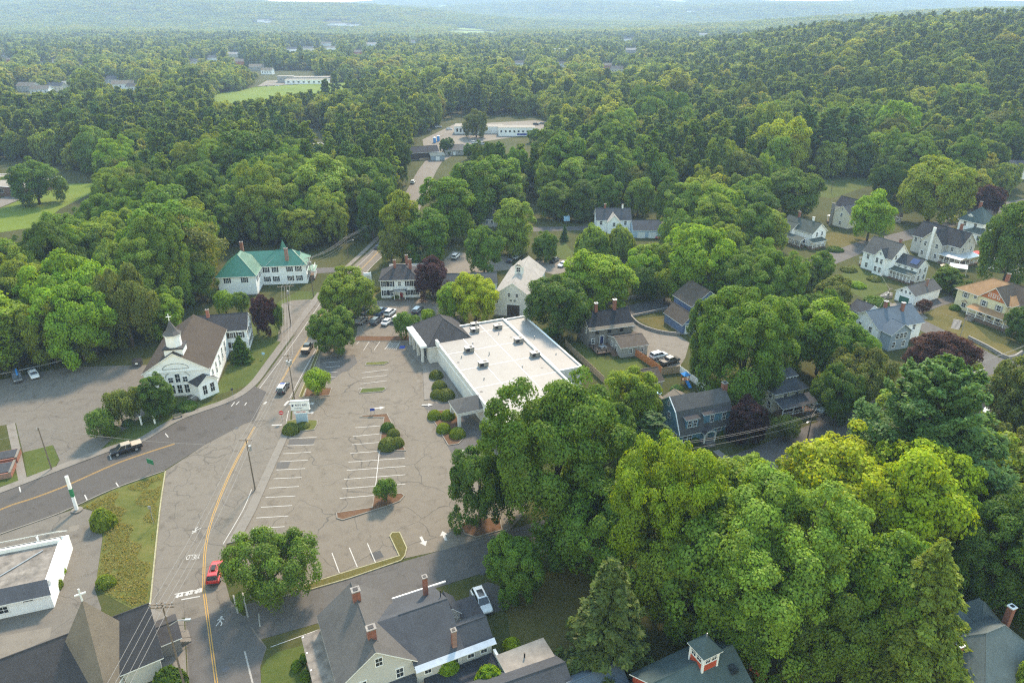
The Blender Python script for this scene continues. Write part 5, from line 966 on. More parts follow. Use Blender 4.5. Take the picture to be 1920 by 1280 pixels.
# ---- sheds on the right edge
for nm, u, v, a_, w_, d_, h_, wl_, rf_, lab in (('shed', 1851, 505, -30, 6, 4.5, 2.6, 'w_white', 'sh_pale', 'white shed beneath the spreading right hand tree'), ('shed', 1888, 512, -25, 5, 5, 2.6, 'w_cream', 'sh_green', 'pale green roofed shed at the right edge'), ('shed', 1668, 416, -28, 4, 3.6, 2.4, 'w_taupe', 'sh_brown', 'tiny brown shed near the spreading trees'), ('shed', 1818, 362, -30, 8, 7, 4.6, 'w_white', 'sh_slate', 'white cottage half hidden by trees at the upper right'), ('shed', 1868, 334, -25, 12, 9, 6, 'w_white', 'sh_slate', 'pale house with slate roof among the upper right trees'), ('shed', 1375, 245, 10, 9, 8, 5, 'w_white', 'sh_slate', 'white gable glimpsed in the wood'), ('shed', 1210, 318, 5, 7, 6, 3, 'w_white', 'sh_pale', 'pale roof glimpsed between the pines')):
    o_ = house(nm if lab.split()[1] != 'house' else 'house', lab, G(u, v), a_, 'shed'); o_.vol(0, w_, 0, d_, h_, 'gable', 'x', h_ * .45, wl_, rf_, .3); o_.win('f', 0, [w_ * .3, w_ * .7], h_ * .55, .8, 1.0); o_.door('r', w_, d_ / 2, .9, 1.9)
# ---- brick building at the left edge of the church lot
bk = house('sunken_entry', 'brick stairwell enclosure with black covers at the left edge', W(-30, 905), 22, 'building')
for y0, y1 in ((0, 4.2), (5.2, 8.8)):
    bk.mesh('wall', MB().box(-5, 4.4, y0, y1, -.2, 1.1), ['brick']); bk.mesh('cover', MB().box(-4.6, 4.1, y0 + .35, y1 - .35, 1.1, 1.25), ['roof_dark']); bk.mesh('coping', MB().box(4.1, 4.5, y0 - .05, y1 + .05, 1.1, 1.28), ['concrete'])
bk.foot.append((-5, 4.4, 0, 9))
# ---- brick school
sc_ = house('brick_school', 'low brick school with pale flat roof at the left edge', W(40, 372), -12, 'school')
sc_.e.location.z = 0; flatroof(sc_, -40, 0, 2, 26, 4.2, 'brick', 'roof_gravel', .3); sc_.win('f', 2, [-36, -30, -24, -18, -12, -6], 2.4, 2.2, 1.6); sc_.door('r', 0, 6, 1.8, 2.2, 'door_brown'); sc_.win('r', 0, [12, 18], 2.3, 2.0, 1.5)
# ---- warehouse group
wh = house('warehouse', 'long white warehouse with flat roof and dark windows', W(852, 252), 0, 'warehouse')
wh.vol(0, 18, 0, 14, 5.2, 'flat', wall='w_white', roof='roof_gravel', over=.25); wh.vol(18.02, 34, 3, 14, 4.6, 'flat', wall='w_white', roof='roof_gravel', over=.25, base=False); wh.vol(31, 56, -8, 2.98, 5.6, 'flat', wall='w_white', roof='roof_gravel', over=.25, base=False); wh.win('f', 0, [2, 4.5, 7, 10, 13, 16], 2.8, 1.0, 2.0, trim='black'); wh.win('f', -8, [33, 36, 39, 42, 45, 48, 51, 54], 3.2, 1.0, 1.0, trim='black'); wh.door('f', 3, 24, 2.4, 3.0, 'door_white', name='loading_door'); wh.mesh('wall_sign', MB().box(44, 52, -8.08, -8.02, .6, 1.8), ['sign_blue'])
ds = house('timber_shed', 'long dark timber storage shed by the warehouse yard', W(785, 300), 20, 'shed')
ds.vol(-6, 12, 0, 9, 4.2, 'gable', 'x', 2.6, 'door_brown', 'sh_dark', .5); ds.mesh('shed_trim', MB().box(-6.2, 12.2, -.1, -.02, 3.9, 4.1), ['trim']); ds.mesh('lumber_stack', MB().box(0, 10, -2.0, -.4, 0, 1.0), ['fence_tan'])
lr = house('low_workshop', 'low workshop with wide grey roof near the warehouse', W(835, 292), 8, 'workshop'); lr.vol(0, 16, 0, 11, 3.2, 'hip', 'x', 2.2, 'w_grey', 'sh_grey', .5); lr.win('f', 0, [3, 8, 13], 1.8, 1.2, 1.0); lr.door('f', 0, 5.5, 1, 2)
lr2 = house('teal_canopy', 'flat teal canopy beside the low workshop', W(808, 302), 12, 'canopy'); lr2.vol(0, 8, 0, 5, 3.0, 'shed', 'x', .6, 'w_bluegrey', 'sh_teal', .3); lr2.door('f', 0, 4, 2, 2.2)
pt = house('white_outbuilding', 'white flat outbuilding glimpsed between the pines', W(556, 285), 5, 'building'); pt.vol(0, 20, 0, 10, 3.5, 'flat', wall='w_white', roof='roof_white', over=.3); pt.win('f', 0, [4, 9, 14], 2)
sch2 = house('long_flat_building', 'long flat roofed building beside the playing field', W(514, 158), 2, 'building')
sch2.vol(0, 18, 16, 26, 7.5, 'flat', wall='w_grey', roof='roof_gravel', over=.4); sch2.vol(16, 62, 12, 30, 6.5, 'flat', wall='w_grey', roof='roof_gravel', over=.4, base=False); sch2.vol(14, 64, -4, 10, 5.0, 'flat', wall='w_white', roof='roof_gravel', over=.5, base=False); sch2.win('f', -4, [18, 24, 30, 36, 42, 48, 54, 60], 2.6, 2.4, 1.6); sch2.win('f', 16, [4, 9, 14], 4, 2.4, 2)
# ---- far houses scattered among the trees, simple at their size
rnd = random.Random(3)
FAR = [(8, 108, 14, 'w_white', 'tall white house on the far left slope'), (18, 118, 16, 'w_orange', 'pale brick toned house on the far left slope'), (78, 124, 12, 'w_white', 'small white house far left of the wooded slope'), (105, 120, 14, 'w_white', 'white gabled house among far left trees'), (155, 121, 12, 'w_ltgrey', 'pale house right of the white gable, far left'),
       (48, 172, 26, 'w_ltgrey', 'long pale roofed house in the left middle distance'), (75, 178, 22, 'w_white', 'low pale shed row left of the bushy pine'), (103, 172, 20, 'w_cream', 'cream building beyond the left pines'), (210, 158, 20, 'w_white', 'white house with grey roof above the left pines'), (232, 168, 26, 'w_white', 'large white gabled house above the left pines'), (252, 172, 16, 'w_white', 'white porch wing beside the large white gabled house'),
       (365, 122, 26, 'w_white', 'low white building among trees left of the playing field'), (400, 115, 30, 'w_white', 'white flat topped house left of the far yard'), (438, 108, 30, 'w_cream', 'long pale building beyond the round trees'), (450, 122, 24, 'w_orange', 'tan roofed building below the long pale one'), (482, 133, 30, 'w_grey', 'grey house with blue roof left of the flat building'), (500, 140, 22, 'w_white', 'white house just left of the flat building'),
       (548, 98, 30, 'w_white', 'white house row by the far yard'), (580, 96, 34, 'w_cream', 'pale house beside the far yard'), (612, 87, 46, 'w_white', 'big white building above the far yard'), (622, 95, 34, 'w_white', 'white house below the big far building'), (697, 88, 40, 'w_white', 'white gabled building right of the far yard'), (672, 103, 26, 'w_orange', 'brick toned house by the round dark trees'), (775, 82, 26, 'w_white', 'lone white house in the middle distance'),
       (493, 42, 70, 'w_white', 'far white buildings under the left hill'), (505, 43, 60, 'w_white', 'second far white building under the left hill'), (625, 48, 70, 'w_white', 'tiny far white house by the tan clearing'), (643, 49, 60, 'w_white', 'tiny far white house right of the tan clearing'), (663, 50, 90, 'w_white', 'long tiny white building on the valley floor'), (1178, 78, 40, 'w_white', 'white barn beyond the hay field'), (1182, 100, 44, 'w_grey', 'grey roofed barn at the foot of the wooded hill'), (1157, 137, 26, 'w_cream', 'pale house at the end of the power line road'),
       (1138, 130, 22, 'w_orange', 'tan house near the power line road'), (1235, 14, 60, 'w_white', 'tiny white farmhouse on the far hillside'), (1295, 23, 70, 'w_white', 'tiny white buildings on the right far hillside'), (1055, 38, 50, 'w_white', 'tiny white house in the far valley'), (975, 125, 22, 'w_white', 'small pale hut by the light poles'), (1052, 126, 20, 'w_white', 'small white hut among the light poles'), (1318, 69, 40, 'w_white', 'small white roof beyond the hill crest'), (130, 168, 18, 'w_bluegrey', 'bluish house in the left middle distance')]
FARPTS = []
for u, v, w_, wl_, lab in FAR:
    p = G(u, v); w_ = w_ * (.85 if p.y < 900 else .7); k = max(1.0, w_ / 16); o_ = House('far_house', lab, p, rnd.uniform(-25, 25), 'house'); tag(o_.e, None, None, 'far houses among the trees')
    d_ = min(w_ * .6, 10); h_ = 4.5 + min(3, w_ * .06)
    o_.vol(-w_ / 2, w_ / 2, 0, d_, h_, 'gable', 'x', d_ * .32, wl_, rnd.choice(['sh_grey', 'sh_slate', 'sh_pale', 'sh_tan']), .5, base=False)
    if p.y < 1200: o_.win('f', 0, [(-.35 + .23 * i) * w_ for i in range(4)], h_ * .55, 1.2, 1.8)
    FARPTS.append((p, w_))
# ================================================================== foliage meshes
def unit(v): return v / np.maximum(1e-6, np.linalg.norm(v, axis=-1, keepdims=True))
def leaf_cards(C, Nn, size, shade, rng, aspect=1.0, axis=None):
    n = len(C); Nn = unit(Nn)
    t = axis if axis is not None else rng.normal(size=(n, 3))
    a = unit(t - (t * Nn).sum(1, keepdims=True) * Nn); b = np.cross(Nn, a)
    s = size[:, None]; j = rng.uniform(.7, 1.3, (n, 4, 1))
    q = np.stack([-a * aspect, -b, a * aspect, b], 1) * s[:, None] * .62 * j + C[:, None]
    return q, shade
def cards_mesh(name, quads, shade, mats, extra=None):
    """quads (n,4,3); extra = MB with the woody parts (material 1)"""
    n = len(quads); V = quads.reshape(-1, 3); nv0 = len(V)
    loops = np.arange(nv0); starts = np.arange(0, nv0, 4); tot = np.full(n, 4); mi = np.zeros(n, int); sh = shade
    if extra is not None and extra.f:
        ev = np.array(extra.v); V = np.concatenate([V, ev]); el = []; es = []; et = []; k = nv0
        for f in extra.f: es.append(k); et.append(len(f)); el += [i + nv0 for i in f]; k += len(f)
        loops = np.concatenate([loops, el]); starts = np.concatenate([starts, es]); tot = np.concatenate([tot, et]); mi = np.concatenate([mi, np.ones(len(et), int)]); sh = np.concatenate([sh, np.ones(len(et))])
    me = bpy.data.meshes.new(name); me.vertices.add(len(V)); me.vertices.foreach_set('co', V.astype(np.float32).ravel())
    me.loops.add(len(loops)); me.loops.foreach_set('vertex_index', loops.astype(np.int32)); me.polygons.add(len(starts))
    me.polygons.foreach_set('loop_start', starts.astype(np.int32)); me.polygons.foreach_set('material_index', mi.astype(np.int32))
    for m in mats: me.materials.append(MATS[m])
    at = me.attributes.new('shade', 'FLOAT', 'FACE'); at.data.foreach_set('value', sh.astype(np.float32))
    me.update(calc_edges=True); me.validate(); return me
def broad(seed, Rr, H, nleaf, leaf, nlobe, zb=.22, flat=1.0, lob=(.24, .38), droop=0.0):
    rng = np.random.default_rng(seed); zc = H * (zb + (1 - zb) * .48); rz = (H - H * zb) * .5
    ph = rng.uniform(0, 6.28, 6)
    i = np.arange(nlobe) + .5; th = np.pi * (1 + 5 ** .5) * i; cz = 1 - 2 * i / nlobe * .86
    d = np.stack([np.sqrt(1 - cz ** 2) * np.cos(th), np.sqrt(1 - cz ** 2) * np.sin(th), cz], 1) + rng.normal(0, .16, (nlobe, 3)); d = unit(d)
    az = np.arctan2(d[:, 1], d[:, 0])
    irr = 1 + .16 * np.sin(2 * az + ph[0]) * np.sin(2.2 * d[:, 2] + ph[1]) + .12 * np.sin(3 * az + ph[2] + 2 * d[:, 2]) + rng.normal(0, .07, nlobe)
    rl = Rr * rng.uniform(*lob, nlobe)
    lc = d * (irr[:, None] * np.array([Rr, Rr, rz * flat]) - rl[:, None] * .95); 
    inner = rng.uniform(size=nlobe) < .15; lc[inner] *= .6
    lc[:, 2] += zc
    wts = rl ** 2; cnt = np.maximum(8, (nleaf * wts / wts.sum())).astype(int)
    Q = []; SH = []
    lshade = rng.uniform(.82, 1.18, nlobe)
    for k in range(nlobe):
        m = cnt[k]; ns = 13
        sub = unit(rng.normal(size=(ns, 3)) + d[k] * .65 + np.array([0, 0, .45])); sr = rng.uniform(.82, 1.16, ns)
        s = rng.integers(0, ns, m); e = unit(sub[s] + rng.normal(0, .36, (m, 3)))
        rr = rl[k] * sr[s] * (1.06 - .45 * rng.uniform(size=m) ** 1.6)
        p = lc[k] + e * rr[:, None] * np.array([1.08, 1.08, .86]); p[:, 2] -= droop * rl[k] * rng.uniform(size=m)
        nn = e + rng.normal(0, .42, (m, 3)) + np.array([0, 0, .25])
        q, sh = leaf_cards(p, nn, leaf * rng.uniform(.6, 1.25, m), lshade[k] * rng.uniform(.78, 1.22, m), rng)
        Q.append(q); SH.append(sh)
    A = np.concatenate(Q); c = A.mean(1); f = Rr / np.percentile(np.hypot(c[:, 0], c[:, 1]), 96.5); g = (H - zc) / (np.percentile(c[:, 2], 99.6) - zc); g2 = (zc - H * zb * .55) / (zc - np.percentile(c[:, 2], .8)); 
    cs = A.mean(1, keepdims=True); nc = cs * np.array([f, f, 1]); nc[..., 2] = zc + (cs[..., 2] - zc) * np.where(cs[..., 2] > zc, g, g2); Q = [A - cs + nc]; lc = lc * np.array([f, f, 1])
    wood = MB(); r0 = max(.12, Rr * .048)
    wood.tube((0, 0, -.3), (0, 0, H * zb), r0 * 1.25, r0, 8); top = Vector((rng.normal(0, .3), rng.normal(0, .3), H * .62)); wood.tube((0, 0, H * zb), top, r0, r0 * .5, 7)
    for k in rng.choice(nlobe, min(nlobe, 14), replace=False):
        z0 = H * (zb + rng.uniform(-.02, .3)); b = Vector(lc[k]); a = Vector((0, 0, min(z0, b.z - .2))); mm = a.lerp(b, .5) + Vector((0, 0, -.04 * H)); wood.path([a, mm, b], lambda i: r0 * (.42 - .16 * i), 5)
    return np.concatenate(Q), np.concatenate(SH), wood
def pine(seed, Rr, H, nleaf, leaf, zb=.25, whorl=1.1, shape='white'):
    rng = np.random.default_rng(seed); Q = []; SH = []; wood = MB(); z = H * zb; br = []
    r0 = H * .013; bend = rng.normal(0, .012, 2)
    ax = lambda zz: np.array([bend[0] * zz ** 2 / H, bend[1] * zz ** 2 / H, zz])
    wood.path([Vector(ax(t * H)) if t > 0 else Vector((0, 0, -.3)) for t in (0, .3, .6, .85, .99)], lambda i: r0 * (1.25 - .27 * i), 7)
    while z < H * .985:
        t = (z / H - zb) / (1 - zb)
        if shape == 'white': L = Rr * (1.0 - .75 * t ** 1.7) * (.62 + .38 * min(1, t / .2)) * rng.uniform(.7, 1.15)
        elif shape == 'spruce': L = Rr * (1 - t) ** .85 * rng.uniform(.85, 1.1) + .15
        else: L = Rr * (1 - t ** 1.3) * rng.uniform(.75, 1.15) + .3
        nb = {'white': 5, 'spruce': 8, 'hemlock': 7}[shape]; a0 = rng.uniform(0, 6.28)
        for i in range(nb):
            a = a0 + 6.28 * i / nb + rng.normal(0, .25); l = L * rng.uniform(.65, 1.12)
            br.append((z + rng.normal(0, whorl * .2), a, l, t))
        z += whorl * rng.uniform(.7, 1.3) * (1 - .35 * t)
    tot = sum(b[2] for b in br)
    for (z, a, l, t) in br:
        m = max(5, int(nleaf * l / tot)); o = ax(z); dirh = np.array([math.cos(a), math.sin(a), 0])
        up = {'white': .18 + .5 * t, 'spruce': -.22 + .3 * t, 'hemlock': -.12 + .35 * t}[shape]; dr = {'white': .05, 'spruce': .10, 'hemlock': -.22}[shape]
        ln = np.sqrt(rng.uniform(.05 if shape != 'white' else .12, 1, m)); side = np.array([-math.sin(a), math.cos(a), 0])
        w = l * {'white': .30, 'spruce': .2, 'hemlock': .26}[shape] * (1.15 - ln * .8) + .12
        off = rng.normal(0, .55, m) * w; p = o + dirh * (ln * l)[:, None] + side * off[:, None]
        thick = .16 + .10 * l
        p[:, 2] += up * ln * l + dr * (ln ** 2) * l + rng.normal(0, .5, m) * thick * (.5 if shape != 'white' else .8) + (.10 * l * np.sin(ln * 9 + a * 3) if shape == 'white' else 0)
        nn = rng.normal(0, .5, (m, 3)) + np.array([0, 0, .8]) + dirh * .35; axis = dirh * .8 + side * np.sign(off)[:, None] * .6 + np.array([0, 0, .35 if shape == 'white' else -.2]) + rng.normal(0, .35, (m, 3))
        q, sh = leaf_cards(p, nn, leaf * rng.uniform(.6, 1.3, m), rng.uniform(.85, 1.15) * rng.uniform(.75, 1.25, m), rng, 1.7, axis); Q.append(q * 1.0); SH.append(sh)
        if l > .8: wood.tube(Vector(o), Vector(o + dirh * l * .7 + np.array([0, 0, up * l * .7])), r0 * .22, r0 * .08, 4, cap=False)
    return np.concatenate(Q), np.concatenate(SH), wood
def willow(seed, Rr, H, n):
    rng = np.random.default_rng(seed); q0, s0, wood = broad(seed, Rr * .62, H, n // 4, .24, 26, .45); Q = [q0]; SH = [s0]
    ns = 300
    for i in range(ns):
        a = rng.uniform(0, 6.28); r = Rr * math.sqrt(rng.uniform(.12, 1)); top = H * (.98 - .42 * (r / Rr) ** 2) - rng.uniform(0, H * .12); L = top * rng.uniform(.45, .88)
        m = int(n * .66 / ns); t = rng.uniform(0, 1, m); p = np.stack([np.cos(a) * (r + .5 * t) + rng.normal(0, .13, m), np.sin(a) * (r + .5 * t) + rng.normal(0, .13, m), top - L * t + rng.normal(0, .05, m)], 1)
        nn = np.array([math.cos(a), math.sin(a), .2]) + rng.normal(0, .5, (m, 3)); q, sh = leaf_cards(p, nn, .24 * rng.uniform(.7, 1.3, m), rng.uniform(.75, 1.2) * rng.uniform(.85, 1.15, m), rng, 1.9, np.tile([0, 0, -1.0], (m, 1)) + rng.normal(0, .2, (m, 3))); Q.append(q); SH.append(sh)
    return np.concatenate(Q), np.concatenate(SH), wood
def shrub(seed, n, leaf=.16, smooth=False):
    rng = np.random.default_rng(seed); e = unit(rng.normal(size=(n, 3))); e[:, 2] = np.abs(e[:, 2]) * 1.05 - .12
    k = 9; sub = unit(rng.normal(size=(k, 3)) + np.array([0, 0, .5])); bump_ = 1 + (.0 if smooth else .22) * np.max(e @ sub.T, 1) ** 6 - (.0 if smooth else .12)
    p = e * bump_[:, None] * rng.uniform(.86 if not smooth else .93, 1.04, n)[:, None]; p[:, 2] = p[:, 2] * .9 + .1
    return leaf_cards(p, e + rng.normal(0, .42, (n, 3)), leaf * rng.uniform(.6, 1.3, n), rng.uniform(.75, 1.2, n), rng)
KIND = {}
def reg(kind, gen, Rr, H, mat='leaf', bark='bark'):
    Q, sh, wood = gen
    KIND.setdefault(kind, []).append((cards_mesh('crown', Q, sh, [mat]), wood.mesh('trunk', [bark], True), Rr, H))
for s_ in range(3): reg('big', broad(11 + s_, 11, 25, 105000, .28, 170, .17, 1.0, (.10, .22)), 11, 25)
for s_ in range(5): reg('maple', broad(31 + s_, 6.5, 15, 42000, .27, 84 + 6 * s_, [.18, .14, .22, .16, .2][s_], 1.0, (.13, .29)), 6.5, 15)
for s_ in range(2): reg('oval', broad(51 + s_, 4.6, 15, 34000, .25, 76, .16, 1.0, (.17, .34)), 4.6, 15)
for s_ in range(2): reg('wide', broad(61 + s_, 8, 12, 30000, .26, 60, .26, 1.0, (.12, .26)), 8, 12)
for s_ in range(2): reg('sparse', broad(71 + s_, 5, 12, 8000, .24, 30, .25, 1.0, (.2, .3)), 5, 12)
for s_ in range(3): reg('pine', pine(81 + s_, 5.2, 23, 22000, .34, .28, 1.25), 5.2, 23)
reg('bigpine', pine(85, 8.5, 25, 120000, .21, .12, .8), 8.5, 25)
reg('spruce', pine(91, 5.0, 16, 26000, .27, .05, .65, 'spruce'), 5.0, 16); reg('spruce', pine(92, 4.6, 16, 24000, .27, .05, .65, 'spruce'), 4.6, 16)
reg('hemlock', pine(95, 7.5, 22, 70000, .26, .08, .7, 'hemlock'), 7.5, 22)
reg('willow', willow(101, 5.5, 11, 26000), 5.5, 11)
reg('small', broad(111, 2.6, 4.6, 9000, .17, 26, .3, 1.0, (.28, .42)), 2.6, 4.6); reg('small', broad(112, 2.6, 4.6, 9000, .17, 24, .34, 1.0, (.26, .42)), 2.6, 4.6)
SHRUB = [cards_mesh('foliage', *shrub(121, 2600), ['leaf']), cards_mesh('foliage', *shrub(122, 2600), ['leaf'])]
TOPIARY = cards_mesh('foliage', *shrub(123, 3600, .13, True), ['leaf'])
TINT = dict(D=(.066, .135, .016), G=(.092, .18, .018), M=(.115, .22, .02), L=(.17, .28, .034), Y=(.25, .35, .010), O=(.155, .235, .016), P=(.05, .022, .028), C=(.07, .034, .025), B=(.09, .185, .055), H=(.16, .25, .022), W=(.175, .275, .045), K=(.165, .30, .014), X=(.115, .16, .028), Q=(.19, .30, .012))
rt = random.Random(5); TREES = []; TREEPX = []; USED = {}
def place_tree(x, y, r, h, kind, tint, label, name=None, group=None, vi=None, lean=0):
    vs = KIND[kind]; i = USED.get(kind, 0); USED[kind] = i + 1; i = (i if vi is None else vi) % len(vs); cm, tm, R0, H0 = vs[i]
    j = rt.uniform(.93, 1.07); c = tuple(v * j * rt.uniform(.95, 1.05) for v in (TINT[tint] if isinstance(tint, str) else tint))
    nm = name or {'pine': 'pine_tree', 'bigpine': 'pine_tree', 'spruce': 'spruce_tree', 'hemlock': 'hemlock_tree', 'willow': 'willow_tree'}.get(kind, 'broadleaf_tree')
    e = thing(nm, label, 'tree', (x, y, hz(x, y)), rt.uniform(0, 6.28), group); e.scale = (r / R0, r / R0, h / H0)
    link('trunk', tm, e); k = link('crown', cm, e); k.color = (*c, 1); TREES.append((x, y, r)); return e
def tree(u, vt, vb, w, kind, tint, label, vi=None, hmax=32):
    b = G(u, vb); dep = PX(b.x, b.y, hz(b.x, b.y))[2]; r = w / 2 * dep / FOC; d = ray(u, vt); z = CAM_H + d[2] * (b.y / d[1]) - hz(b.x, b.y)
    # the crown's far shoulder makes its outline: shorten a little
    place_tree(b.x, b.y, r, min(hmax, max(2.0, z * .97)), kind, tint, label, vi=vi)
